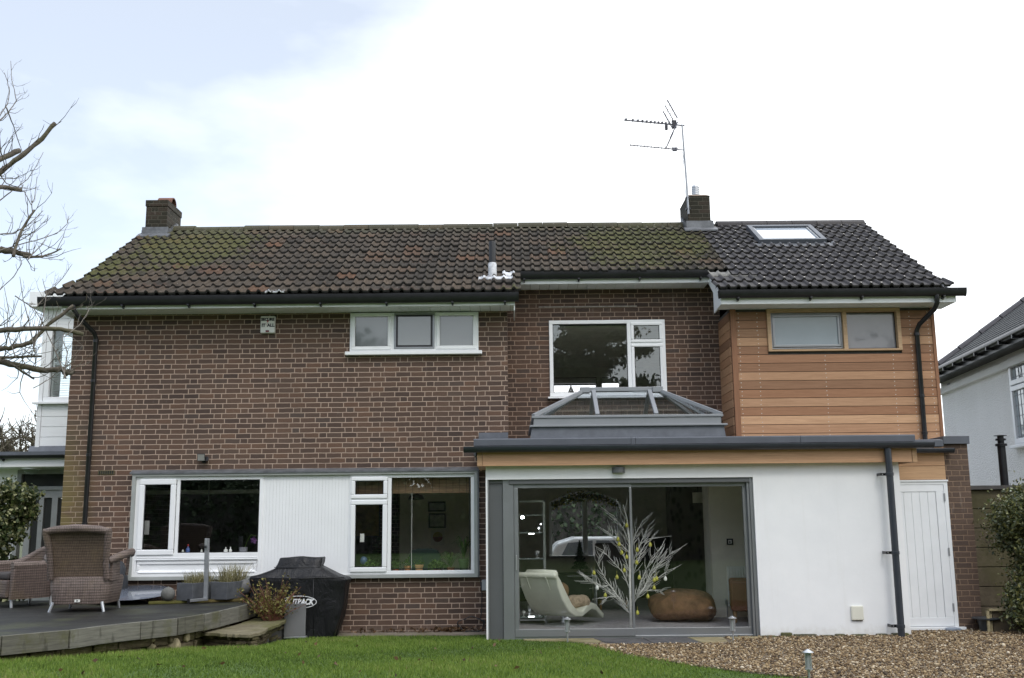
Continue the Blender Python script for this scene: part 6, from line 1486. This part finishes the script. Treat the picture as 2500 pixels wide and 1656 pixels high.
m.add([tilt(6.34, .27), tilt(6.98, .27), tilt(6.98, .30), tilt(6.34, .30), tilt(6.34, .27, .03), tilt(6.98, .27, .03), tilt(6.98, .30, .03), tilt(6.34, .30, .03)], BARF); m.build('frame', plain('pale_timber', (.30, .25, .14), .8, vary=.3), T, bevel=.003)
m = MB(); m.add([tilt(6.44, 0, .05), tilt(6.97, 0, .05), tilt(6.97, .27, .05), tilt(6.44, .27, .05), tilt(6.44, 0, .07), tilt(6.97, 0, .07), tilt(6.97, .27, .07), tilt(6.44, .27, .07)], BARF); m.build('panel', plain('brown_panel', (.075, .055, .03), .8), T)
T = thing('plastic_bowl', 'dark upturned plastic dish at the foot of the brick pier', 'dish', (6.37, -.85, .05))
m = MB(); m.lathe([(.10, .05), (.12, .20), (.19, .21), (.19, .225), (.02, .235)], (6.42, -.80, 0), 20); m.build('body', plain('dark_blue_plastic', (.03, .035, .04), .4), T, smooth='auto')
lump('pebble', 'pale blue grey cobble under the garden door sill', 'stone', (5.98, -.74, .065), (.11, .06, .03), plain('blue_stone', (.2, .23, .28), .6), 2.2, 3)

bush_l = leaf_mat('bush_leaf', [(0, (.028, .042, .022)), (.35, (.065, .085, .028)), (.65, (.125, .13, .04)), (.85, (.21, .20, .065)), (1, (.25, .29, .20))], .4, .5, .2)
T = thing('bush', 'tall evergreen bush with glossy mixed green leaves by the wall', 'bush', (7.2, -1.0, 0))
P1 = clumps(19000, (7.42, -.95, 1.42), (.72, .7, .72), 46, 31, .12, .5); P2 = clumps(10000, (7.35, -.95, .62), (.62, .6, .55), 26, 32, .12, .5); P3 = clumps(4600, (6.86, -1.1, 1.30), (.22, .3, .60), 16, 35, .07, .4)
P4 = clumps(7000, (7.05, -1.2, .40), (.48, .4, .36), 20, 36, .09, .45); PP = np.concatenate([P1, P2, P3, P4]); PP = PP[PP[:, 2] > .05]
leaves('foliage', PP, .055, bush_l, T, 33, .5)
m = MB()
for i in range(24):
    a_ = q.uniform(0, 6.28); b0 = Vector((7.3 + .1 * math.cos(a_), -.95 + .1 * math.sin(a_), 0)); e_ = Vector((7.4 + .62 * math.cos(a_) * q.random(), -.95 + .6 * math.sin(a_), q.uniform(.9, 2.2))); m.tube([b0, b0.lerp(e_, .5) + Vector((0, 0, .15)), e_], [.02, .012, .004], 6)
m.build('branch', plain('bark', (.10, .075, .05), .9), T)

T = thing('neighbour_house', 'white pebbledashed house with a grey tiled roof and leaded window', 'house', (11.22, 11.44, -.319), R(-6.2)); T.scale = (1.2, 1.2, 1.2)
def P(o): o.parent = T; return o
pd = NT('pebbledash'); o_ = pd.obj(); nn = pd.n('TexVoronoi', {'Vector': o_, 'Scale': 42.0}).outputs['Distance']
c_ = pd.ramp(pd.noise(pd.scaled(o_, (1, 1, .4)), 1.4, 5), [(.3, (.84, .83, .80)), (.7, (.91, .90, .87))]); c_ = pd.mix(pd.math('MULTIPLY', pd.ss(pd.noise(o_, 70, 3, .8), .4, .62), .3), c_, (.62, .61, .59))
pd.pbr(c_, .9, 0, pd.bump(pd.math('ADD', nn, pd.noise(o_, 90, 3)), .9, .02))
m = MB(); m.wall('x', 0, .25, -10, 0, -.3, 4.5, [(-4.95, -4.06, 2.80, 4.36)]); m.wall('y', -.25, 0, .25, 7, -.3, 4.5); m.prism([(0.0, 4.5), (7, 4.5), (3.5, 7.2)], 'y', -.25, 0); m.wall('x', 6.75, 7, -10, -.25, -.3, 4.5); P(m.build('wall', pd.m))
nt_ = NT('grey_plain_tile'); o_ = nt_.obj(); s_ = nt_.n('SeparateXYZ', {0: o_}); rw_ = nt_.math('MULTIPLY', s_.outputs['Z'], 1 / .095); fr_ = nt_.math('FRACT', rw_)
c_ = nt_.mix(nt_.noise(o_, 5, 5), (.045, .047, .047), (.10, .10, .098)); c_ = nt_.mix(nt_.ss(fr_, .0, .25), (.012, .012, .013), c_)
nt_.pbr(c_, .8, 0, nt_.bump(fr_, .6, .03))
m = MB()
for i in range(26):
    x0_, x1_ = -.45 + i * .155, -.45 + (i + 1) * .155 + .02; z0_ = 4.79 + .72 * x0_; z1_ = 4.79 + .72 * x1_
    m.prism([(x0_, z0_ + .03), (x1_, z1_ + .008), (x1_, z1_ - .02), (x0_, z0_ - .0)], 'y', -10.3, .25)
m.prism([(3.58, 7.36), (3.58, 7.30), (7.5, 4.50), (7.5, 4.58)], 'y', -10.3, .25)
rf = P(m.build('roof', nt_.m))
m = MB(); d_ = 0
for i in range(9):
    x0_ = -.4 + i * .47; m.tube([(x0_, .24, 4.83 + .72 * x0_), (x0_ + .45, .24, 4.83 + .72 * (x0_ + .45))], [.085, .075], 8)
own(m.build('verge_tiles', plain('verge_clay', (.075, .072, .078), .8)), rf)
m = MB(); m.box(-.42, -.40, -10.3, .2, 4.40, 4.56); m.box(-.40, 0, -10.3, .2, 4.44, 4.46); y = -.2
while y > -10: m.box(-.56, -.0, y - .04, y, 4.44, 4.50); y -= .62
own(m.build('eaves_board', M['black']), rf)
g_ = MB(); g_.tube([(-.50, -10.3, 4.53), (-.50, .2, 4.53)], .055, 10); own(g_.build('gutter', M['black'], None, smooth='auto'), rf)
m = MB(); m.box(-.1, 0, -10, 0, 4.18, 4.30); P(m.build('frieze_moulding', pd.m))
wn = MB()
def xframe(mb, y0, y1, z0, z1, t, x0, x1): mb.box(x0, x1, y0, y1, z0, z0 + t); mb.box(x0, x1, y0, y1, z1 - t, z1); mb.box(x0, x1, y0, y0 + t, z0 + t, z1 - t); mb.box(x0, x1, y1 - t, y1, z0 + t, z1 - t)
xframe(wn, -4.95, -4.06, 2.80, 4.36, .06, -.03, .1); xframe(wn, -4.93, -4.08, 3.86, 4.34, .085, -.045, .05); xframe(wn, -4.93, -4.08, 2.83, 3.84, .085, -.045, .05); wn.box(-.12, .05, -5.0, -4.0, 2.75, 2.80)
w_o = P(wn.build('window', M['white'], None, bevel=.006))
m = MB(); m.quad((0, -4.9, 2.85), (0, -4.1, 2.85), (0, -4.1, 4.3), (0, -4.9, 4.3)); own(m.build('pane', frosted('leaded_pane', (.32, .36, .38), .9)), w_o)
m = MB()
for y in (-4.30, -4.44, -4.58, -4.72): m.box(-.006, -.001, y - .005, y + .005, 2.85, 4.3)
for z in (2.95, 3.13, 3.31, 3.49, 3.67, 4.0, 4.16): m.box(-.006, -.001, -4.9, -4.1, z - .005, z + .005)
m.add(bar((-.008, -4.51, 3.95), (-.008, -4.44, 4.08), .006, .006), BARF); m.add(bar((-.008, -4.44, 4.08), (-.008, -4.51, 4.22), .006, .006), BARF); m.add(bar((-.008, -4.51, 3.95), (-.008, -4.58, 4.08), .006, .006), BARF); m.add(bar((-.008, -4.58, 4.08), (-.008, -4.51, 4.22), .006, .006), BARF)
own(m.build('lead_came', M['lead']), w_o)
m = MB(); m.box(-.015, 0, -.64, -.48, 4.28, 4.37); P(m.build('air_brick', plain('vent_grey', (.35, .36, .38), .8)))

# ---------------------------------------------------------------- left: ivy, trees
T = thing('ivy_bush', 'mushroom shaped variegated ivy on a stem beside the porch door', 'ivy', (-7.45, .1, .5))
iv = leaf_mat('ivy_leaf', [(0, (.018, .03, .012)), (.4, (.045, .07, .018)), (.6, (.08, .10, .025)), (.72, (.22, .23, .09)), (1, (.42, .42, .24))], .42, .5, .2)
PP = np.concatenate([clumps(6200, (-7.52, .1, 1.93), (.44, .42, .30), 34, 41, .075, .55), clumps(2600, (-7.47, .1, 1.5), (.25, .24, .30), 16, 42, .06, .5), clumps(900, (-7.45, .1, 1.1), (.14, .14, .3), 8, 43, .05, .5), clumps(500, (-7.3, .0, .58), (.35, .2, .08), 8, 44, .05, .5)])
leaves('foliage', PP, .062, iv, T, 45, .75)
m = MB(); m.tube([(-7.45, .1, .45), (-7.46, .1, 1.2), (-7.5, .1, 1.9)], [.05, .045, .03], 8); m.build('trunk', plain('ivy_stem', (.10, .075, .05), .9), T, smooth=True)

bark = stone_mat('tree_bark', [(.055, .045, .036), (.10, .085, .068), (.17, .15, .125)], 16, .7, .25)
cutw = plain('pale_bark', (.16, .14, .12), .8, vary=.4, scale=14)
T = thing('fruit_tree', 'pruned bare fruit tree reaching in from the left with cut branch ends', 'tree', (-8.4, -6.9, .3))
BRN = [(0.032,0.022,[(-5.768,-4.4,5.33),(-5.609,-4.31,5.497),(-5.471,-4.23,5.692),(-5.356,-4.14,5.917),(-5.237,-4.05,6.133)]),
(0.035,0.03,[(-5.996,-4.0,5.65),(-5.895,-3.83,5.804),(-5.813,-3.65,5.961)]),
(0.03,0.022,[(-5.656,-4.6,5.188),(-5.608,-4.42,5.265),(-5.441,-4.25,5.277)]),
(0.045,0.03,[(-5.82,-4.2,4.708),(-5.729,-4.08,4.652),(-5.614,-3.97,4.631),(-5.49,-3.85,4.615)]),
(0.018,0.006,[(-5.326,-4.2,4.529),(-5.237,-4.08,4.567),(-5.196,-3.97,4.622),(-5.154,-3.85,4.704)]),
(0.018,0.012,[(-5.445,-4.3,4.578),(-5.472,-4.18,4.771),(-5.468,-4.07,4.956),(-5.436,-3.95,5.131)]),
(0.035,0.022,[(-5.587,-4.5,3.682),(-5.492,-4.41,3.685),(-5.183,-4.33,3.68),(-4.893,-4.24,3.676),(-4.705,-4.15,3.671)]),
(0.04,0.03,[(-5.772,-4.1,3.469),(-5.652,-4.04,3.38),(-5.436,-3.98,3.319),(-5.197,-3.92,3.308),(-5.053,-3.87,3.298),(-5.003,-3.81,3.262),(-4.957,-3.75,3.289)]),
(0.035,0.018,[(-5.674,-4.3,3.506),(-5.566,-4.23,3.481),(-5.46,-4.16,3.492),(-5.285,-4.09,3.586),(-5.14,-4.02,3.793),(-4.907,-3.95,4.027)]),
(0.018,0.012,[(-5.823,-4.0,3.461),(-5.736,-3.88,3.459),(-5.55,-3.77,3.481),(-5.383,-3.65,3.493)]),
(0.016,0.01,[(-5.401,-4.2,3.286),(-5.387,-4.03,3.247),(-5.357,-3.85,3.206)]),
(0.008,0.003,[(-5.679,-4.4,6.035),(-5.643,-4.34,6.135),(-5.607,-4.28,6.249),(-5.605,-4.23,6.339),(-5.667,-4.17,6.496),(-5.741,-4.11,6.654),(-5.799,-4.05,6.909)]),
(0.007,0.003,[(-5.715,-4.3,6.179),(-5.708,-4.21,6.319),(-5.743,-4.12,6.488),(-5.819,-4.04,6.66),(-5.907,-3.95,6.822)]),
(0.008,0.003,[(-5.588,-4.4,6.11),(-5.588,-4.28,6.004),(-5.561,-4.17,5.869),(-5.558,-4.05,5.757)]),
(0.007,0.003,[(-5.735,-4.2,5.474),(-5.69,-4.13,5.396),(-5.599,-4.06,5.367),(-5.518,-3.99,5.493),(-5.475,-3.92,5.66),(-5.434,-3.85,5.869)]),
(0.007,0.003,[(-5.66,-4.3,5.138),(-5.56,-4.23,5.285),(-5.472,-4.16,5.282),(-5.41,-4.09,5.151),(-5.412,-4.02,5.25),(-5.435,-3.95,5.532)]),
(0.009,0.003,[(-5.681,-4.2,4.781),(-5.582,-4.11,4.818),(-5.484,-4.03,4.918),(-5.411,-3.94,5.045),(-5.384,-3.85,5.149)]),
(0.008,0.003,[(-5.616,-4.3,4.568),(-5.464,-4.23,4.647),(-5.262,-4.16,4.726),(-5.106,-4.09,4.819),(-5.022,-4.02,4.94),(-5.041,-3.95,5.063)]),
(0.008,0.003,[(-5.303,-4.2,4.542),(-5.297,-4.03,4.688),(-5.303,-3.85,4.877)]),
(0.007,0.003,[(-5.336,-4.3,4.005),(-5.229,-4.21,3.926),(-5.139,-4.12,4.114),(-5.022,-4.04,4.306),(-4.967,-3.95,4.49)]),
(0.007,0.003,[(-5.582,-4.3,4.128),(-5.509,-4.18,4.301),(-5.481,-4.07,4.479),(-5.569,-3.95,4.585)]),
(0.008,0.003,[(-5.233,-4.2,3.566),(-5.354,-4.08,3.831),(-5.477,-3.97,4.103),(-5.597,-3.85,4.382)]),
(0.008,0.003,[(-5.189,-4.2,3.614),(-5.189,-4.08,3.879),(-5.225,-3.97,4.151),(-5.341,-3.85,4.354)]),
(0.006,0.003,[(-4.749,-4.4,3.621),(-4.689,-4.28,3.737),(-4.653,-4.17,3.905),(-4.729,-4.05,3.979)]),
(0.006,0.002,[(-5.129,-4.2,3.089),(-5.069,-4.08,3.175),(-4.919,-3.97,3.384),(-4.835,-3.85,3.574)]),
(0.009,0.004,[(-4.881,-4.2,3.252),(-5.004,-4.11,3.459),(-5.139,-4.03,3.645),(-5.278,-3.94,3.859),(-5.428,-3.85,4.028)]),
(0.007,0.003,[(-4.858,-4.2,3.252),(-4.898,-4.08,3.462),(-5.008,-3.97,3.629),(-5.031,-3.85,3.774)]),
(0.007,0.003,[(-5.39,-4.3,3.467),(-5.535,-4.18,3.693),(-5.588,-4.07,3.96),(-5.714,-3.95,4.234)]),
]
q = random.Random(77)
m = MB(); m.tube([(-8.4, -6.9, .2), (-8.3, -6.7, 1.2), (-8.1, -6.4, 2.2), (-7.8, -6.0, 3.0), (-7.4, -5.6, 3.9), (-7.1, -5.3, 4.8)], [.17, .14, .13, .12, .09, .06], 12); m.build('trunk', bark, T, smooth=True)
TR = [Vector(p) for p in [(-8.1, -6.4, 2.2), (-7.8, -6.0, 3.0), (-7.4, -5.6, 3.9), (-7.1, -5.3, 4.8)]]
for r0, r1, p in BRN:
    P_ = [Vector(a_) for a_ in p]; n2 = len(P_); m = MB()
    if P_[0].x < -5.55 and r0 > .02:
        base = min(TR, key=lambda t_: (t_ - (P_[0] + Vector((-1.2, -1, -.5)))).length); P_ = [base, base.lerp(P_[0], .5) + Vector((0, 0, .12))] + P_; n2 = len(P_)
    elif r0 <= .02:
        P_ = [P_[0] + (P_[0] - P_[1]) * .5] + P_; n2 = len(P_)
    jig = [Vector((0, 0, 0))] + [Vector((q.gauss(0, 1), q.gauss(0, 1), q.gauss(0, 1))) * min(.012, r0 * .5) for _ in P_[1:]]
    Q = []; R_ = []
    for i in range(n2 - 1):
        for k_ in range(4):
            t_ = k_ / 4; Q.append(P_[i].lerp(P_[i + 1], t_) + jig[i].lerp(jig[i + 1], t_) + Vector((q.gauss(0, 1), q.gauss(0, 1), q.gauss(0, 1))) * r0 * .12); rr_ = r0 + (r1 - r0) * (i + t_) / (n2 - 1); R_.append(rr_ * q.uniform(.9, 1.15))
    Q.append(P_[-1] + jig[-1]); R_.append(r1)
    m.tube(Q, R_, 8 if r0 > .012 else 5)
    for i in range(3, len(Q) - 1):
        if q.random() < (.62 if r0 > .012 else .42):
            d_ = (Q[i + 1] - Q[i - 1]).normalized(); s_ = Vector((q.gauss(.35, .6), q.gauss(0, .6), q.gauss(.45, .6))).normalized(); l_ = q.uniform(.12, .62) * (1 if r0 > .012 else .55)
            tr = min(.0058, R_[i] * .6); dd = (d_ * .5 + s_).normalized(); pts_ = [Q[i]]; rs_ = [tr]; ns = 5
            for w_ in range(ns):
                dd = (dd + Vector((q.gauss(0, .28), q.gauss(0, .28), q.gauss(.16, .25)))).normalized(); pts_.append(pts_[-1] + dd * l_ / ns); rs_.append(tr * (1 - .75 * (w_ + 1) / ns))
                if w_ in (1, 3) and q.random() < .6:
                    e1 = (dd + Vector((q.gauss(0, .8), q.gauss(0, .8), q.gauss(.3, .5)))).normalized(); b1 = pts_[-1]; m.tube([b1, b1 + e1 * l_ * .14, b1 + (e1 + Vector((0, 0, .3))).normalized() * l_ * .26], [tr * .6, tr * .45, tr * .25], 4)
            m.tube(pts_, rs_, 5)
    m.build('branch', bark if r0 > .012 else cutw, T, smooth=True)

def bare_tree(label, base, h_, spread, seed, n0=7):
    T = thing('bare_tree', label, 'tree', base); rr = random.Random(seed)
    m = MB(); top = Vector(base) + Vector((0, 0, h_ * .35)); m.tube([base, top], [h_ * .035, h_ * .028], 8); m.build('trunk', bark, T, smooth=True)
    m = MB()
    def grow(p, d_, l_, r_, lv):
        p1 = p + d_ * l_ * .5 + Vector((rr.gauss(0, .06), rr.gauss(0, .06), rr.gauss(0, .06))) * l_; p2 = p1 + (d_ + Vector((rr.gauss(0, .15), rr.gauss(0, .15), .12))).normalized() * l_ * .5
        m.tube([p, p1, p2], [r_, r_ * .8, r_ * .6], 5 if lv < 2 else 4, caps=False)
        if lv < 4:
            for i in range(4 if lv < 3 else 4): t_ = rr.uniform(.35, 1); b0 = p.lerp(p2, t_); grow(b0, (d_ * .8 + Vector((rr.gauss(0, .6), rr.gauss(0, .6), rr.gauss(.15, .5)))).normalized(), l_ * rr.uniform(.55, .75), r_ * .62, lv + 1)
    for i in range(n0): a_ = 6.28 * i / n0 + rr.random(); grow(top - Vector((0, 0, h_ * .12 * rr.random())), Vector((math.cos(a_) * spread, math.sin(a_) * spread, .8)).normalized(), h_ * .36, h_ * .017, 0)
    m.build('crown', bark, T)
bare_tree('bare round headed tree far beyond the porch roof', (-27.2, 40, -.4), 8.6, .75, 3, 8)
bare_tree('smaller bare tree beside the round headed one beyond the porch', (-26.2, 44, -.4), 7.0, .5, 6, 5)

# evergreens at the far end of the garden: they show as dark reflections in the upstairs windows
ced = leaf_mat('conifer', [(0, (.03, .045, .028)), (.6, (.06, .085, .05)), (1, (.10, .13, .075))], .7, .2, .1)
T = thing('cedar_tree', 'tall layered cedar at the end of the garden reflected in the upper windows', 'tree', (4.5, -36, .3))
m = MB(); m.tube([(4.5, -36, .2), (4.5, -36, 8), (4.7, -36, 15)], [.5, .35, .08], 10); m.build('trunk', bark, T, smooth=True)
g = np.random.default_rng(55); L_ = []
for k_ in range(46):
    z = 3.2 + 11.5 * (k_ / 46); a_ = g.uniform(0, 6.283); l_ = (1 - ((z - 3) / 14) ** 1.5) * g.uniform(3.4, 6.0); n2 = 900
    t_ = g.uniform(.1, 1, n2); wd = .9 * (1 - t_ * .5)
    L_.append(np.stack([4.5 + l_ * t_ * math.cos(a_) + g.normal(0, 1, n2) * wd * abs(math.sin(a_)) * .9, -36 + l_ * t_ * math.sin(a_) + g.normal(0, 1, n2) * wd * .7, z + .25 * l_ * t_ * .3 + g.normal(0, .16, n2)], 1))
leaves('crown', np.concatenate(L_), .24, ced, T, 6, .6)
for i, (x, y, h_, w_) in enumerate([(-32, -27, 12, 4.5), (-24, -31, 13.5, 4.6), (-16, -34, 12.5, 4.6), (-8.5, -36, 13.5, 4.4), (-1, -40, 13, 4.6), (12, -36, 13.5, 4.6), (19, -33, 12.5, 4.6), (26, -30, 13.5, 4.6), (33, -25, 12, 4.6)]):
    T = thing('garden_tree', 'tall evergreen screen tree at the far end of the garden, %s from the west' % ('first', 'second', 'third', 'fourth', 'fifth', 'sixth', 'seventh', 'eighth', 'ninth')[i], 'tree', (x, y, .3), 0, 'screen trees at the end of the garden')
    m = MB(); m.tube([(x, y, .2), (x, y, h_ * .6)], [.3, .12], 8); m.build('trunk', bark, T, smooth=True)
    h_ *= .74
    leaves('crown', clumps(24000, (x, y, h_ * .53), (w_, w_ * .7, h_ * .5), 80, 60 + i, .75, .3), .34, ced, T, 70 + i, .7)
def hedge(label, x0, x1, y, h_, n2, seed, z0=.2, th=.8, sz=.36):
    T = thing('hedge', label, 'hedge', ((x0 + x1) / 2, y, z0)); g = np.random.default_rng(seed)
    pts = np.stack([g.uniform(x0, x1, n2), y + g.normal(0, th * .5, n2), z0 + h_ * g.uniform(0, 1, n2) ** .8], 1); pts[:, 2] += np.where(pts[:, 2] > z0 + h_ * .8, .35 * np.sin(pts[:, 0] * 1.3) + .2 * np.sin(pts[:, 0] * 3.1), 0)
    leaves('foliage', pts, sz, ced, T, seed, .7)
    m = MB(); m.box(x0 + .3, x1 - .3, y - th * .3, y + th * .3, z0 - .3, z0 + h_ * .8); m.build('branch', M['dark_room'], T)  # solid dark box added inside the leaves to stop sky showing through
hedge('long dark hedge across the far end of the garden, mirrored in the glass', -26, 26, -27, 3.4, 36000, 91, .2, .8, .22)
hedge('dark green hedge across the front drive beyond the parked car', -7, 10.5, 14.5, 4.6, 30000, 92, -.4, .8, .15)

m = MB(); m.prism([(6.5, .9), (14, .9), (14, 12), (6.5, 12)], 'z', -.2, -.05); tag(m.build('bounce_slab', plain('pale_bounce', (.42, .41, .38), .9, vary=.15)), kind='structure')  # unseen pale slab, added to bounce light onto the neighbour's wall
